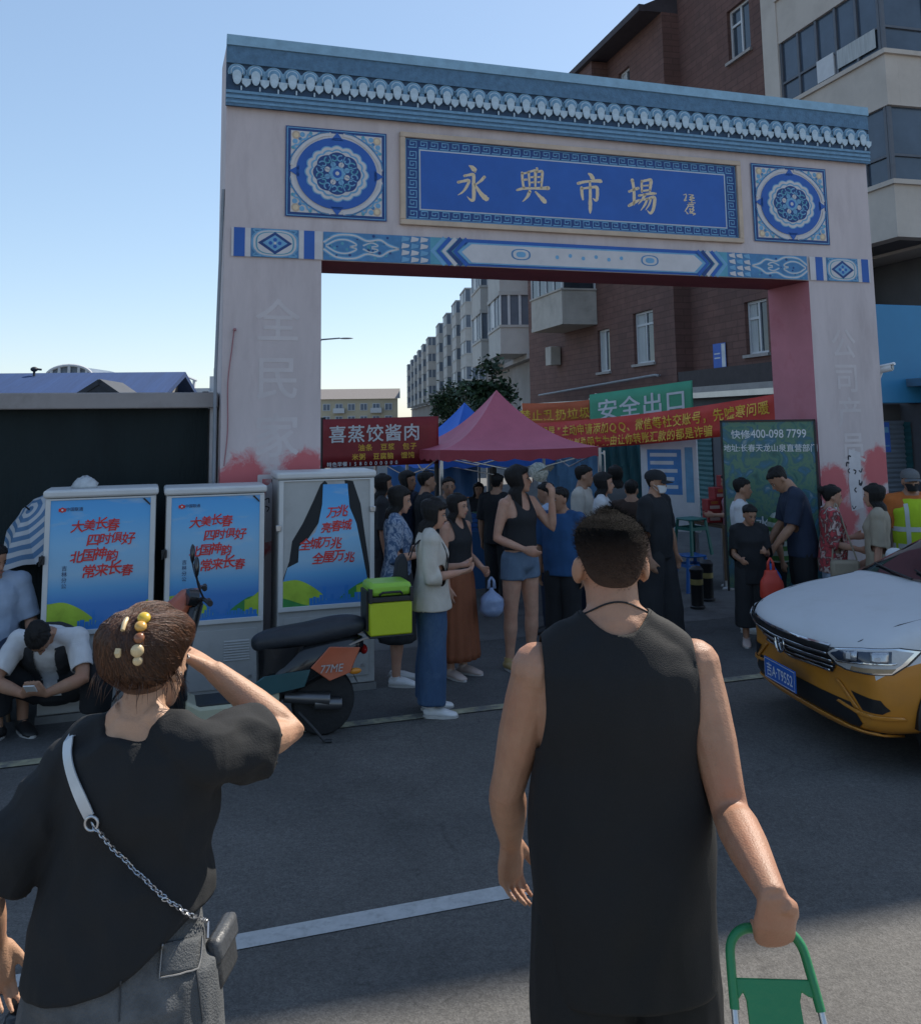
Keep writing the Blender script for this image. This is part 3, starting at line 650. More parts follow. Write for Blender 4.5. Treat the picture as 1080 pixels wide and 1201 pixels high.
m_glass = mat('window_glass', (.035, .05, .065), .06, .5, .9, spec=.8)
m_conc = mat('pale_concrete', (.46, .42, .37), .85, .12, 1.5, .15, 20, dirt=(.32, .29, .25), dscale=1.1, dth=(.5, .75))
m_sill = mat('sill_stone', (.36, .33, .31), .8, .1)
m_cur = mat('pale_curtain', (.42, .44, .44), .9, .2, 4, stretch=(8, 8, .4))
BA = atan2(-.966, .259)
bb = thing('brick_building', 'tall red-brown brick apartment house behind the gate with white-framed windows', 'building', (4.75, 24, 0), BA)
def wall_open(mb, x0, x1, z0, z1, y, holes, depth=.16, mi=0):
    """wall on the plane y (outside towards -y) with recessed openings"""
    xs = sorted({x0, x1, *[h[0] for h in holes], *[h[2] for h in holes]}); zs = sorted({z0, z1, *[h[1] for h in holes], *[h[3] for h in holes]})
    for i in range(len(xs) - 1):
        for j in range(len(zs) - 1):
            cx, cz = (xs[i] + xs[i + 1]) / 2, (zs[j] + zs[j + 1]) / 2
            if any(h[0] < cx < h[2] and h[1] < cz < h[3] for h in holes): continue
            mb.quad((xs[i], y, zs[j]), (xs[i + 1], y, zs[j]), (xs[i + 1], y, zs[j + 1]), (xs[i], y, zs[j + 1]), mi)
    for a, b, c, d_ in holes:
        e = y + depth
        mb.quad((a, y, b), (c, y, b), (c, e, b), (a, e, b), mi); mb.quad((a, e, d_), (c, e, d_), (c, y, d_), (a, y, d_), mi)
        mb.quad((a, e, b), (a, e, d_), (a, y, d_), (a, y, b), mi); mb.quad((c, y, b), (c, y, d_), (c, e, d_), (c, e, b), mi)
def window(par, x0, z0, x1, z1, y, mull=(.5,), trans=(), curtain=0, sill=True, fw=.055):
    mb = MB()
    mb.box((x0, y + .09, z0), (x1, y + .15, z0 + fw)); mb.box((x0, y + .09, z1 - fw), (x1, y + .15, z1))
    mb.box((x0, y + .091, z0 + fw), (x0 + fw, y + .15, z1 - fw)); mb.box((x1 - fw, y + .091, z0 + fw), (x1, y + .15, z1 - fw))
    for f in mull: x = x0 + (x1 - x0) * f; mb.box((x - fw / 2, y + .092, z0 + fw), (x + fw / 2, y + .15, z1 - fw))
    for f, a, b in trans: z = z0 + (z1 - z0) * f; mb.box((x0 + (x1 - x0) * a, y + .094, z - fw / 2), (x0 + (x1 - x0) * b, y + .149, z + fw / 2))
    wn = mb.build('window', m_frame, par, smooth=False)
    g = MB(); g.quad((x0 + .02, y + .125, z0 + .02), (x1 - .02, y + .125, z0 + .02), (x1 - .02, y + .125, z1 - .02), (x0 + .02, y + .125, z1 - .02)); g.build('pane', m_glass, wn, smooth=False)
    if curtain:
        g = MB(); c0 = x0 + .03; c1 = x0 + (x1 - x0) * curtain; g.quad((c0, y + .122, z0 + .05), (c1, y + .122, z0 + .05), (c1, y + .122, z1 - .05), (c0, y + .122, z1 - .05)); g.build('curtain', m_cur, wn, smooth=False)
    if sill: g = MB(); g.box((x0 - .06, y - .07, z0 - .07), (x1 + .06, y + .088, z0 - .003)); g.build('sill', m_sill, wn, smooth=False)
TA, RD = 1.75, .45
hA = [(-.55, 3.58, .62, 4.94), (-2.95, 3.50, -2.1, 4.72), (-.55, 6.7, .62, 8.05), (-2.95, 6.7, -2.1, 8.05), (-.9, 10.6, -.2, 11.75), (-2.9, 10.6, -2.2, 11.75)]
hB = [(4.1, 3.5, 4.95, 4.66), (4.1, 6.9, 4.95, 8.1), (4.0, 10.2, 4.9, 11.42), (5.95, 10.3, 6.5, 11.45), (5.95, 6.9, 6.5, 8.1), (4.1, 13.6, 4.95, 14.8)]
mb = MB(); wall_open(mb, -9, TA, 0, 12.4, 0, hA); mb.quad((TA, 0, 0), (TA, RD, 0), (TA, RD, 12.4), (TA, 0, 12.4)); mb.quad((-9, 9, 0), (-9, 0, 0), (-9, 0, 12.4), (-9, 9, 12.4))
wall_open(mb, TA, 6.75, 0, 20.4, RD, hB); mb.quad((TA, 9, 12), (TA, RD, 12), (TA, RD, 20), (TA, 9, 20)); mb.quad((TA, RD, 20), (6.75, RD, 20), (6.75, 9, 20), (TA, 9, 20))
mb.quad((-9, 0, 12.4), (TA, 0, 12.4), (TA, 9, 12.4), (-9, 9, 12.4)); mb.quad((6.75, 9, 0), (-9, 9, 0), (-9, 9, 12.4), (6.75, 9, 20))
mb.build('wall', m_brick, bb, smooth=False)
mb = MB(); mb.prism([(-9.3, -.55, 12.4), (-9.3, -.55, 12.52), (-9.3, 3.2, 14.4), (-9.3, 3.2, 12.4)], (9.3 + TA - .02, 0, 0)); mb.box((-9.3, -.62, 12.38), (TA - .01, -.45, 12.56)); mb.build('roof', m_eave, bb, smooth=False)
mb = MB(); mb.box((-3.2, -.5, 11.4), (-1.6, -.003, 12.37)); mb.build('oriel', m_brick, bb, smooth=False)
for h in hA: window(bb, *h, 0, (.5,) if h[2] - h[0] > 1 else (.45,), ((.75, 0, 1),) if h[2] - h[0] > 1 else (), .35 if h[1] < 4 and h[0] < -2 else (.0 if h[0] < -1 else .4))
for h in hB: window(bb, *h, RD, (.5,), ((.68, 0, .5),), 0.35 if h[1] < 4 else 0)
def balcony(par, x0, x1, y0, z0, z1, zt, nb, name='balcony'):
    """enclosed balcony hanging off the wall plane y=0 towards -y"""
    mb = MB(); d_ = -y0
    mb.box((x0, -d_, z0), (x1, -.004, z0 + .12)); mb.box((x0 + .01, -d_ + .01, z0 + .12), (x1 - .01, -d_ + .11, z1)); mb.box((x0 + .01, -d_ + .111, z0 + .12), (x0 + .11, -.004, z1)); mb.box((x1 - .11, -d_ + .111, z0 + .12), (x1 - .01, -.004, z1))
    mb.box((x0 - .03, -d_ - .03, z1), (x1 + .03, -.004, z1 + .06)); 
    o = mb.build(name, m_conc, par, smooth=False, bevel=.008)
    if zt:
        mb = MB()
        for i in range(nb + 1): x = x0 + .04 + (x1 - x0 - .08) * i / nb; mb.box((x - .03, -d_ + .02, z1 + .06), (x + .03, -d_ + .08, zt - .06))
        mb.box((x0, -d_ + .01, zt - .06), (x1, -.004, zt)); mb.box((x0 + .03, -.07, z1 + .06), (x0 + .09, -.01, zt - .06)); mb.box((x1 - .09, -.07, z1 + .06), (x1 - .03, -.01, zt - .06))
        f = mb.build('window_frame', m_frame, o, smooth=False)
        mb = MB(); mb.quad((x0 + .04, -d_ + .05, z1 + .06), (x1 - .04, -d_ + .05, z1 + .06), (x1 - .04, -d_ + .05, zt - .06), (x0 + .04, -d_ + .05, zt - .06))
        mb.quad((x1 - .06, -d_ + .05, z1 + .06), (x1 - .06, -.01, z1 + .06), (x1 - .06, -.01, zt - .06), (x1 - .06, -d_ + .05, zt - .06)); mb.quad((x0 + .06, -.01, z1 + .06), (x0 + .06, -d_ + .05, z1 + .06), (x0 + .06, -d_ + .05, zt - .06), (x0 + .06, -.01, zt - .06))
        mb.build('pane', m_glass, o, smooth=False)
    return o
balcony(bb, -5.6, -2.9, -1.1, 4.9, 5.9, 7.2, 4)
balcony(bb, -5.6, -2.9, -1.1, 8.1, 9.1, 10.4, 4)
# pipes, ledge, meter box
mb = MB(); mb.tube([(-7.4, -.25, 2.98), (1.1, -.25, 3.22), (1.2, -.2, 3.2)], .03, 8)
for x in (-6, -3.5, -1, .9): mb.tube([(x, -.25, 3.0 + .028 * (x + 7)), (x, 0, 3.0 + .028 * (x + 7))], .015, 6)
mb.build('pipe', mat('galvanised_pipe', (.3, .31, .32), .45), bb)
mb = MB(); mb.box((TA + .05, RD - .5, 2.72), (6.74, RD - .003, 2.86)); mb.box((TA + .06, RD - .45, 2.865), (6.73, RD - .004, 3.25), 1); mb.build('ledge', [m_sill, mat('dark_ledge', (.06, .05, .05), .8, .2)], bb, smooth=False)
pr = Print(RD - .03); pr.rect(2.75, 3.28, 3.3, 3.85, 0, 0); pr.rect(3.12, 3.3, 3.28, 3.83, 1, 1); pr.rect(2.8, 3.5, 3.05, 3.53, 1, 1); pr.rect(2.8, 3.6, 3.05, 3.63, 1, 1); pr.build('notice_plate', [mat('notice_blue', (.05, .14, .5), .5), mat('notice_white', (.6, .62, .64), .5)], bb)
mb = MB(); mb.tube([(6.62, RD - .09, 0), (6.62, RD - .09, 19.9)], .075, 10); mb.build('drain_pipe', mat('drain_pipe_white', (.45, .45, .46), .5), bb)
mb = MB(); mb.cbox((-6.1, -.2, 4.2), (.5, .35, .6)); mb.build('air_conditioner', m_conc, bb, bevel=.02)

# --- white building with glazed corner balconies
wb = thing('white_apartment_building', 'cream apartment block with dark glazed corner balconies, at the right edge', 'building', (6.28, 18.1, 0), BA)
m_cream_wall = mat('cream_render', (.52, .46, .40), .85, .1, 1.0, .1, 12, dirt=(.40, .35, .30), dscale=.8, dth=(.5, .8))
m_dglass = mat('tinted_glass', (.06, .085, .12), .08, .35, .7, spec=.7)
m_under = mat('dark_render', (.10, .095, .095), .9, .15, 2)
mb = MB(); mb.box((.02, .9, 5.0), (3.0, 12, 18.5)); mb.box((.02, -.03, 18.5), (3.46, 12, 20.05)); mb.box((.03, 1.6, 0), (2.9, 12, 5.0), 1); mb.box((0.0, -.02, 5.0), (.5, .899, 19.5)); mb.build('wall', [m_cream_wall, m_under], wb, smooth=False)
zz = 5.05
for k in range(6):
    z0 = zz + 2.24 * k; z1 = z0 + .96; z2 = z0 + 2.24
    mb = MB(); mb.box((.5, 0, z0), (3.4, .25, z1 - .08)); mb.box((3.15, .251, z0), (3.4, 11, z1 - .08)); mb.box((.49, -.05, z1 - .08), (3.46, .3, z1)); mb.box((3.14, .301, z1 - .08), (3.46, 11, z1))
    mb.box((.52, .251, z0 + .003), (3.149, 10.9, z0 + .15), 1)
    bal = mb.build('balcony', [m_cream_wall, m_under], wb, smooth=False)
    mb = MB(); mb.box((.5, .06, z1), (3.32, .09, z2), 0); mb.box((3.29, .091, z1), (3.32, 11, z2), 0); mb.build('pane', m_dglass, bal, smooth=False)
    mb = MB()
    for x in (.5, 1.05, 1.6, 2.15, 2.7, 3.25): mb.box((x, .02, z1), (x + .06, .059, z2))
    for y in (.02, .9, 1.8, 2.7, 3.6, 4.5): mb.box((3.321, y, z1), (3.36, y + .07, z2))
    mb.box((.5, .021, z1 + .42), (3.25, .058, z1 + .46)); mb.box((3.3211, .09, z1 + .42), (3.359, 5, z1 + .46))
    mb.build('window_frame', mat('bronze_frame', (.10, .11, .13), .5), bal, smooth=False)
mb = MB(); mb.box((1.62, .012, 8.30), (2.1, .05, 8.72)); mb.build('window_panel', m_frame, wb, smooth=False)
mb = MB(); mb.quad((2.2, .012, 8.36), (3.2, .012, 8.36), (3.2, .012, 8.7), (2.2, .012, 8.7)); mb.build('curtain', m_cur, wb, smooth=False)

# --- blue shop fascia and steel shutter, right of the gate
sp = thing('blue_shop_front', 'bright blue shop fascia over a grey steel shutter, right of the gate', 'shop', (5.9, 13.0, 0), GA)
mb = MB(); mb.box((-1.5, 0, 2.32), (8, .35, 3.72)); mb.build('fascia', mat('fascia_blue', (.035, .22, .42), .45, .08, .8), sp, bevel=.01)
mb = MB(); mb.box((-1.5, .5, 0), (8, .7, 2.31)); mb.build('wall', m_under, sp, smooth=False)
mb = MB(); vs = []
rings = []
for i in range(60): z = .02 + 2.05 * i / 59; y = .42 + .012 * (1 if i % 2 else -1); rings.append([V((-1.4, y, z)), V((3.2, y, z))])
mb.loft(rings, closed=False); mb.build('shutter', mat('steel_shutter', (.22, .25, .29), .5, .1, 2, metal=.3), sp, smooth=False)
pr = Print(.40); pr.rect(.26, 1.62, .46, 2.05, 0, 0); pr.rect(.28, 1.9, .44, 1.98, 1, 1); pr.rect(.28, 1.7, .44, 1.72, 1, 1); pr.build('notice_plate', [MATS['notice_blue'], m_lblue], sp)

# --- apartment rows seen through the arch
m_apt = mat('weathered_grey_render', (.28, .25, .23), .85, .15, .8); m_aptb = mat('pale_balcony', (.46, .44, .41), .8, .12, .7)  # balcony tone lightened in place of distance haze
def apt(name, label, org, rz, L_, st, sh_, z0, bays, bw, bd, group=None):
    t = thing(name, label, 'building', org, rz, group)
    H_ = z0 + st * sh_
    mb = MB(); mb.box((-L_, 0, 0), (0, 9, H_)); mb.build('wall', m_apt, t, smooth=False)
    mb = MB(); mb.box((-L_ - .2, -.5, H_), (.2, 9.3, H_ + .25)); mb.build('roof', m_eave, t, smooth=False)
    mb = MB(); mb.box((-L_, -.35, z0 - .25), (.0, -.01, z0 - .02)); mb.build('ledge', m_sill, t, smooth=False)
    first = None
    for bx in bays:
        for k in range(st):
            z = z0 + k * sh_
            if first is None:
                mb = MB(); mb.box((0, -bd, 0), (bw, -.01, sh_ * .42)); mb.box((-.05, -bd - .05, sh_ * .42), (bw + .05, -.01, sh_ * .46)); mb.box((-.05, -bd - .05, sh_ * .94), (bw + .05, -.01, sh_))
                first = mb.build('balcony', m_aptb, t, smooth=False)
                g = MB(); g.box((.05, -bd + .05, sh_ * .46), (bw - .05, -.02, sh_ * .94)); g.build('pane', m_farw, first, smooth=False)
                g = MB()
                for i in range(5): x = bw * i / 4; g.box((x - .06, -bd + .0, sh_ * .46), (x + .06, -bd + .049, sh_ * .94))
                for i in range(3): y = -bd * i / 3 - .1; g.box((bw - .049, y - .06, sh_ * .46), (bw + .01, y + .06, sh_ * .94))
                g.box((bw * .25, -bd + .02, sh_ * .5), (bw * .5, -bd + .045, sh_ * .94)); g.build('window_frame', m_frame, first, smooth=False)
                first.location = (bx, 0, z)
            else:
                c = first.copy(); COL.objects.link(c); c.parent = t; c.location = (bx, 0, z)
                for ch in first.children: e = ch.copy(); COL.objects.link(e); e.parent = c
            if random.random() < .5:
                wn = MB(); x = bx + bw + 1.2; wn.box((x, -.06, z + sh_ * .4), (x + 1.5, -.01, z + sh_ * .85)); wn.box((x + .1, -.07, z + sh_ * .43), (x + .7, -.061, z + sh_ * .82), 1); wn.box((x + .8, -.07, z + sh_ * .43), (x + 1.4, -.061, z + sh_ * .82), 1); wn.build('window', [m_frame, m_farw], t, smooth=False)
    return t
RA = atan2(-1, .105)
p0 = at(621, 494, 42)
apt('grey_apartment_block', 'grey apartment block with one large white enclosed balcony, just left of the brick house', (p0.x + .35, p0.y, 0), RA, 14, 2, 2.9, 5.2, (-4.4, -11.5), 4.0, 1.55)
p0 = at(566, 494, 100)
apt('long_apartment_row', 'long row of apartments with stacked white enclosed balconies, receding behind the blue tent', (p0.x + .6, p0.y, 0), RA, 52, 4, 2.85, 5.4, (-6.5, -17, -30, -43), 5.5, 2.2)
p0 = at(528, 494, 158)
apt('low_apartment_row', 'far end of the apartment row fading towards the yellow block', (p0.x - 1, p0.y, 0), RA, 110, 4, 2.85, 5.8, (-12, -27, -42, -57, -72, -90), 6, 2.2)
# yellow block closing the street
yb = thing('yellow_apartment_block', 'far pale yellow apartment block closing the street under the arch', 'building', (at(372, 494, 150).x - 2, 150, 0), radians(4))
m_yel = mat('yellow_render', (.50, .43, .30), .85, .08, .2); mb = MB(); H_ = zAt(466, 150); mb.box((0, 0, 0), (15, 9, H_)); mb.build('wall', m_yel, yb, smooth=False)
mb = MB(); mb.prism([(-.4, -.4, H_), (15.4, -.4, H_), (15.4, 3, zAt(454, 150)), (-.4, 3, zAt(454, 150))], (0, .2, 0)); mb.quad((-.4, -.4, H_), (15.4, -.4, H_), (15.4, 3, zAt(453.5, 150)), (-.4, 3, zAt(453.5, 150))); mb.build('roof', mat('far_brown_roof', (.22, .2, .19), .8), yb, smooth=False)
for zc in (H_ - 1.3, H_ - 3.3):
    for i in range(7):
        x = .9 + 2.0 * i; mb = MB(); mb.box((x, -.08, zc - .6), (x + 1.2, -.01, zc + .55)); mb.box((x + .1, -.1, zc - .5), (x + .55, -.081, zc + .45), 1); mb.box((x + .65, -.1, zc - .5), (x + 1.1, -.081, zc + .45), 1)
        if i % 3 == 2: mb.box((x - .3, -.9, zc - 1.0), (x + 1.5, -.081, zc - .2), 0)
        mb.build('window', [m_frame, m_farw], yb, smooth=False)
# ================================================================ ROADSIDE CABINETS
m_cab = mat('cabinet_grey_paint', (.40, .40, .39), .55, .1, 2, dirt=(.28, .27, .26), dscale=3, dth=(.5, .8))
m_cabcap = mat('cabinet_cap_paint', (.58, .58, .57), .5, .08, 3); m_dk = mat('dark_gap', (.02, .022, .025), .8)
m_blk = mat('black_plastic', (.018, .019, .021), .45, .15, 6); m_steel = mat('brushed_steel', (.45, .46, .48), .3, .08, 5, metal=.9)
def poster_sky():
    m = bpy.data.materials.new('poster_sky'); m.use_nodes = True; n = m.node_tree; L = n.links.new
    p = [x for x in n.nodes if x.type == 'BSDF_PRINCIPLED'][0]; p.inputs['Roughness'].default_value = .35
    tc = n.nodes.new('ShaderNodeTexCoord'); sp = n.nodes.new('ShaderNodeSeparateXYZ'); L(tc.outputs['Object'], sp.inputs[0])
    r = n.nodes.new('ShaderNodeMapRange'); r.inputs[1].default_value = .65; r.inputs[2].default_value = 1.65; L(sp.outputs[2], r.inputs[0])
    cr = n.nodes.new('ShaderNodeValToRGB'); L(r.outputs[0], cr.inputs[0]); e = cr.color_ramp.elements
    e[0].position = 0; e[0].color = (.05, .21, .55, 1); e[1].position = 1; e[1].color = (.06, .33, .72, 1)
    for po, c in ((.18, (.05, .21, .54)), (.30, (.12, .36, .62)), (.40, (.27, .47, .64)), (.62, (.22, .48, .72)), (.82, (.10, .40, .75))):
        k = e.new(po); k.color = (*c, 1)
    mp = n.nodes.new('ShaderNodeMapping'); mp.inputs['Scale'].default_value = (2.6, 1, 9); L(tc.outputs['Object'], mp.inputs[0])
    nz = n.nodes.new('ShaderNodeTexNoise'); nz.inputs['Scale'].default_value = 1.3; nz.inputs['Detail'].default_value = 6; L(mp.outputs[0], nz.inputs['Vector'])
    k = n.nodes.new('ShaderNodeMapRange'); k.inputs[1].default_value = .56; k.inputs[2].default_value = .74; k.inputs[4].default_value = .7; L(nz.outputs[0], k.inputs[0])
    g = n.nodes.new('ShaderNodeMapRange'); g.inputs[1].default_value = .35; g.inputs[2].default_value = .5; L(r.outputs[0], g.inputs[0])
    ml = n.nodes.new('ShaderNodeMath'); ml.operation = 'MULTIPLY'; L(k.outputs[0], ml.inputs[0]); L(g.outputs[0], ml.inputs[1])
    mx = n.nodes.new('ShaderNodeMix'); mx.data_type = 'RGBA'; mx.inputs['B'].default_value = (.40, .52, .62, 1); L(ml.outputs[0], mx.inputs['Factor']); L(cr.outputs[0], mx.inputs['A'])
    L(mx.outputs['Result'], p.inputs['Base Color']); return m
m_psky = poster_sky()
PP = [m_psky, mat('poster_red', (.58, .03, .03), .4), mat('poster_lime', (.36, .52, .05), .4, .2, 6), mat('poster_green', (.05, .26, .07), .4, .2, 6), mat('poster_city_blue', (.035, .20, .55), .4), mat('poster_ink', (.05, .08, .16), .5), mat('poster_pale', (.55, .62, .68), .4)]
def poster(par, x0, x1, z0, z1, y, lines, torn=False):
    pr = Print(y, .0008); w, h = x1 - x0, z1 - z0
    X = lambda u: x0 + w * u
    Z = lambda v: z0 + h * v
    if torn: pr.poly([(X(0), Z(0)), (X(1), Z(0)), (X(.965), Z(.2)), (X(.90), Z(.45)), (X(.84), Z(.66)), (X(.76), Z(.80)), (X(.735), Z(1)), (X(.45), Z(1)), (X(.44), Z(.83)), (X(.40), Z(.68)), (X(.36), Z(.60)), (X(.18), Z(.49)), (X(.17), Z(.36)), (X(.05), Z(.32)), (X(.0), Z(.2))], 0, 0)
    else: pr.rect(x0, z0, x1, z1, 0, 0)
    hill = lambda pts, l, mi: pr.poly([(X(u), Z(v)) for u, v in spline(pts, 5)] + [(X(pts[-1][0]), Z(.0)), (X(pts[0][0]), Z(.0))], l, mi)
    hill([(.0, .21), (.16, .215), (.32, .16), (.47, .07), (.5, .03)], 1, 2); hill([(0, .075), (.1, .05), (.2, .02), (.3, .0)], 2, 3)
    hill([(.62, .03), (.74, .10), (.9, .165), (.998 if not torn else .98, .15)], 1, 3); hill([(.84, .14), (.9, .15), (.998 if not torn else .98, .20)], 2, 2)
    x = .30; k = 0
    while x < .98:
        ww = .018 + .03 * random.random(); hh = .035 + .05 * random.random()
        if k in (4, 11): hh += .07
        pr.rect(X(x), Z(0), X(x + ww), Z(hh), 3, 4); x += ww + .004; k += 1
    pr.poly([(X(.30), Z(0)), (X(.99), Z(0)), (X(.99), Z(.02)), (X(.45), Z(.035))], 4, 4)
    for (t, u, v, s) in lines:
        n = len(t)
        for i, ch in enumerate(t):
            big = 1.0 + .22 * noise.noise((i * 3.1 + u * 7, v * 11, 2))
            pr.text(ch, X(u) + s * w * .94 * (i - (n - 1) / 2), Z(v) + .012 * w * ((i * 7) % 3 - 1), s * w * 1.06 * big, 5, 1, offset=.03, shear=.16, jitter=.035)
    if not torn:
        for i in range(4):
            pr.disc(X(.115 + .022 * (1 if i in (0, 3) else -1) * (i % 2)), Z(.925) + .012 * (1 if i == 0 else -1 if i == 2 else 0) * w, .016 * w, 5, 1, 12)
        pr.frame(X(.08), Z(.912), X(.15), Z(.938), .006 * w, 6, 1); pr.disc(X(.115), Z(.925), .011 * w, 7, 6, 10)
        pr.text('中国联通', X(.235), Z(.917), .042 * w, 5, 5, offset=.02)
        for i, ch in enumerate('吉林分公司'[:4]): pr.text(ch, X(.155), Z(.46 - .045 * i), .055 * w, 5, 5, offset=.02)
    else:
        pass
    return pr.build('poster', PP, par)
L1 = [('大美长春', .44, .765, .125), ('四时俱好', .60, .655, .125), ('北国神韵', .44, .53, .125), ('常来长春', .58, .41, .135)]
L2 = [('万兆', .61, .735, .125), ('亮春城', .60, .61, .125), ('全城万兆', .42, .475, .125), ('全屋万兆', .57, .355, .13)]
CAB0 = V((-3.12, 7.0, 0))
def cabinet(s0, w, h, label, lines, torn=False, hf=.93):
    t = thing('telecom_cabinet', label, 'cabinet', CAB0 + GU * s0, GA + (.0), 'telecom cabinets with poster doors')
    D = .42; zb = .65 if not torn else .70; zt = h - .075
    mb = MB(); mb.box((.0, .012, .06), (w, D, h - .06)); mb.build('body', m_cab, t, bevel=.01, smooth=False)
    mb = MB(); mb.box((-.01, -.0, 0), (w + .01, D + .01, .055)); mb.build('plinth', mat('plinth_concrete', (.2, .2, .195), .9, .2, 5), t, smooth=False)
    mb = MB(); mb.box((-.015, -.02, h - .058), (w + .015, D + .02, h)); mb.build('cap', m_cabcap, t, bevel=.018)
    mb = MB()
    fw = .036
    mb.box((.005, -.012, zb - fw), (w - .005, .011, zb)); mb.box((.005, -.012, zt), (w - .005, .011, zt + .012)); mb.box((.005, -.0118, zb), (.005 + fw, .011, zt)); mb.box((w - .005 - fw, -.0118, zb), (w - .005, .011, zt))
    dr = mb.build('door_frame', m_cabcap, t, smooth=False, bevel=.003)
    if torn:
        q = Print(-.001, .001); a, b = .005 + fw, w - .005 - fw; W_ = b - a; H_ = zt - zb
        X = lambda u: a + W_ * u
        Z = lambda v: zb + H_ * v
        q.rect(a, zb, b, zt, 0, 0)
        q.poly([(X(.47), Z(1)), (X(.42), Z(.97)), (X(.34), Z(.84)), (X(.22), Z(.66)), (X(.10), Z(.52)), (X(.07), Z(.36)), (X(0), Z(.22)), (X(0), Z(0)), (X(.06), Z(0)), (X(.25), Z(.5)), (X(.46), Z(.72)), (X(.50), Z(.98))], 1, 1)
        q.poly([(X(.70), Z(1)), (X(.80), Z(.99)), (X(.89), Z(.80)), (X(.94), Z(.55)), (X(1), Z(.25)), (X(1), Z(0)), (X(.9), Z(.1)), (X(.8), Z(.5))], 1, 1)
        q.poly([(X(.76), Z(.97)), (X(.84), Z(.9)), (X(.85), Z(.72)), (X(.76), Z(.72))], 2, 1)
        q.build('door_panel', [m_cab, m_dk], t)
        poster(t, X(0), X(1), zb, Z(.97), -.005, lines, True)
        mb = MB(); mb.cbox((.0, -.015, zb + .62), (.04, .03, .05)); mb.cbox((w - .02, -.015, zb + .74), (.045, .03, .045)); mb.build('latch', m_steel, t, bevel=.004)
    else:
        poster(t, .005 + fw, w - .005 - fw, zb, zt, -.003, lines)
        mb = MB(); mb.cbox((-.005, -.02, zb + .52), (.04, .03, .06)); mb.tube([(-.02, -.035, zb + .48), (.0, -.04, zb + .56)], .008, 6); mb.build('latch', m_blk, t, bevel=.003)
        mb = MB(); mb.quad((w - .10, -.0145, zt - .008), (w - .045, -.0145, zt - .06), (w - .045, -.0145, zt - .045), (w - .085, -.0145, zt - .003)); mb.build('tape', m_blk, t, smooth=False)
    mb = MB()
    mb.box((.05, .004, .12), (w - .05, .0115, zb - fw - .05), 0)
    mb.build('lower_panel', m_cab, t, bevel=.003, smooth=False)
    mb = MB()
    for i in range(8): z = zb - .18 - .02 * i; mb.prism([(w * .60, -.004, z), (w * .60, .004, z + .011), (w * .60, .004, z - .002)], (w * .26, 0, 0))
    mb.build('louvre', m_cab, t, smooth=False)
    mb = MB()
    for (x, z) in ((.1, .2), (w - .1, .2)): mb.tube([(x, .003, z), (x, -.004, z)], .012, 8)
    mb.build('bolt', m_steel, t)
    return t
cabinet(0, .79, 1.676, 'grey telecom cabinet with intact sky-blue slogan poster, leftmost, behind the squatting man', L1)
cabinet(.862, .755, 1.665, 'grey telecom cabinet with intact sky-blue slogan poster, behind the scooter handlebars', L1)
cabinet(1.723, .79, 1.757, 'grey telecom cabinet with torn poster peeling from its door, behind the green delivery box', L2, True)
# bag on top of the first cabinet
mb = MB(); vs = []
for i in range(9):
    t = pi / 2 * i / 8; vs.append([V((.10 * cos(t) * (1 + .25 * noise.noise((k * .9, i * .7, 1))) * cos(2 * pi * k / 18), .08 * cos(t) * sin(2 * pi * k / 18), .085 * sin(t) * (1 + .35 * noise.noise((k * .8, i, 5))))) for k in range(18)])
mb.loft(vs); o = mb.build('crumpled_bag', mat('pale_plastic_film', (.45, .47, .48), .4, .15, 20), None, angle=180); p = CAB0 + GU * .26 + GV * .2
o.location = (p.x, p.y, 1.677); tag(o, 'crumpled pale plastic bag lying on top of the leftmost cabinet', 'bag')

# ================================================================ STRIPED UMBRELLA
def umbrella(loc, ax, name, label, mats, R=.46, stripe=True, rot=0.0):
    t = thing(name, label, 'umbrella', loc)
    z = V(ax).normalized(); x = z.orthogonal().normalized(); x = Matrix.Rotation(rot, 3, z) @ x; y = z.cross(x)
    mb = MB(); NR = 8; ns = 12
    def P(r, a):
        k = (a / (2 * pi) * NR) % 1; sag = 1 - .10 * r * sin(pi * k) ** 1.0
        rr = R * r * sag * (1 - .05 * sin(pi * k)); h = .17 * (1 - r ** 1.8) - .015 * r * sin(pi * k)
        return x * (rr * cos(a)) + y * (rr * sin(a)) + z * h
    n = NR * 6
    for i in range(ns):
        r0, r1 = i / ns, (i + 1) / ns
        for j in range(n):
            a0, a1 = 2 * pi * j / n, 2 * pi * (j + 1) / n
            mb.add([P(r0 + 1e-4, a0), P(r1, a0), P(r1, a1), P(r0 + 1e-4, a1)], [(0, 1, 2, 3)], (i % 2) if stripe else 0)
    mb.build('canopy', mats, t, angle=80)
    mb = MB()
    for j in range(NR): a = 2 * pi * j / NR; mb.tube([P(q / 6 + .001, a) - z * .006 for q in range(7)], .003, 5)
    mb.build('rib', m_steel, t)
    mb = MB(); mb.tube([z * .22, z * -.55], .007, 8); mb.tube([z * -.55, z * -.67], .014, 8); mb.build('handle', m_blk, t)
    return t
um = umbrella(at(52, 612, 7.7), (-.42, -.62, .62), 'striped_umbrella', 'blue and white striped umbrella held open behind the leftmost cabinet',
         [mat('umbrella_blue', (.10, .20, .34), .7, .08), mat('umbrella_white', (.50, .52, .55), .7, .06)], .47)

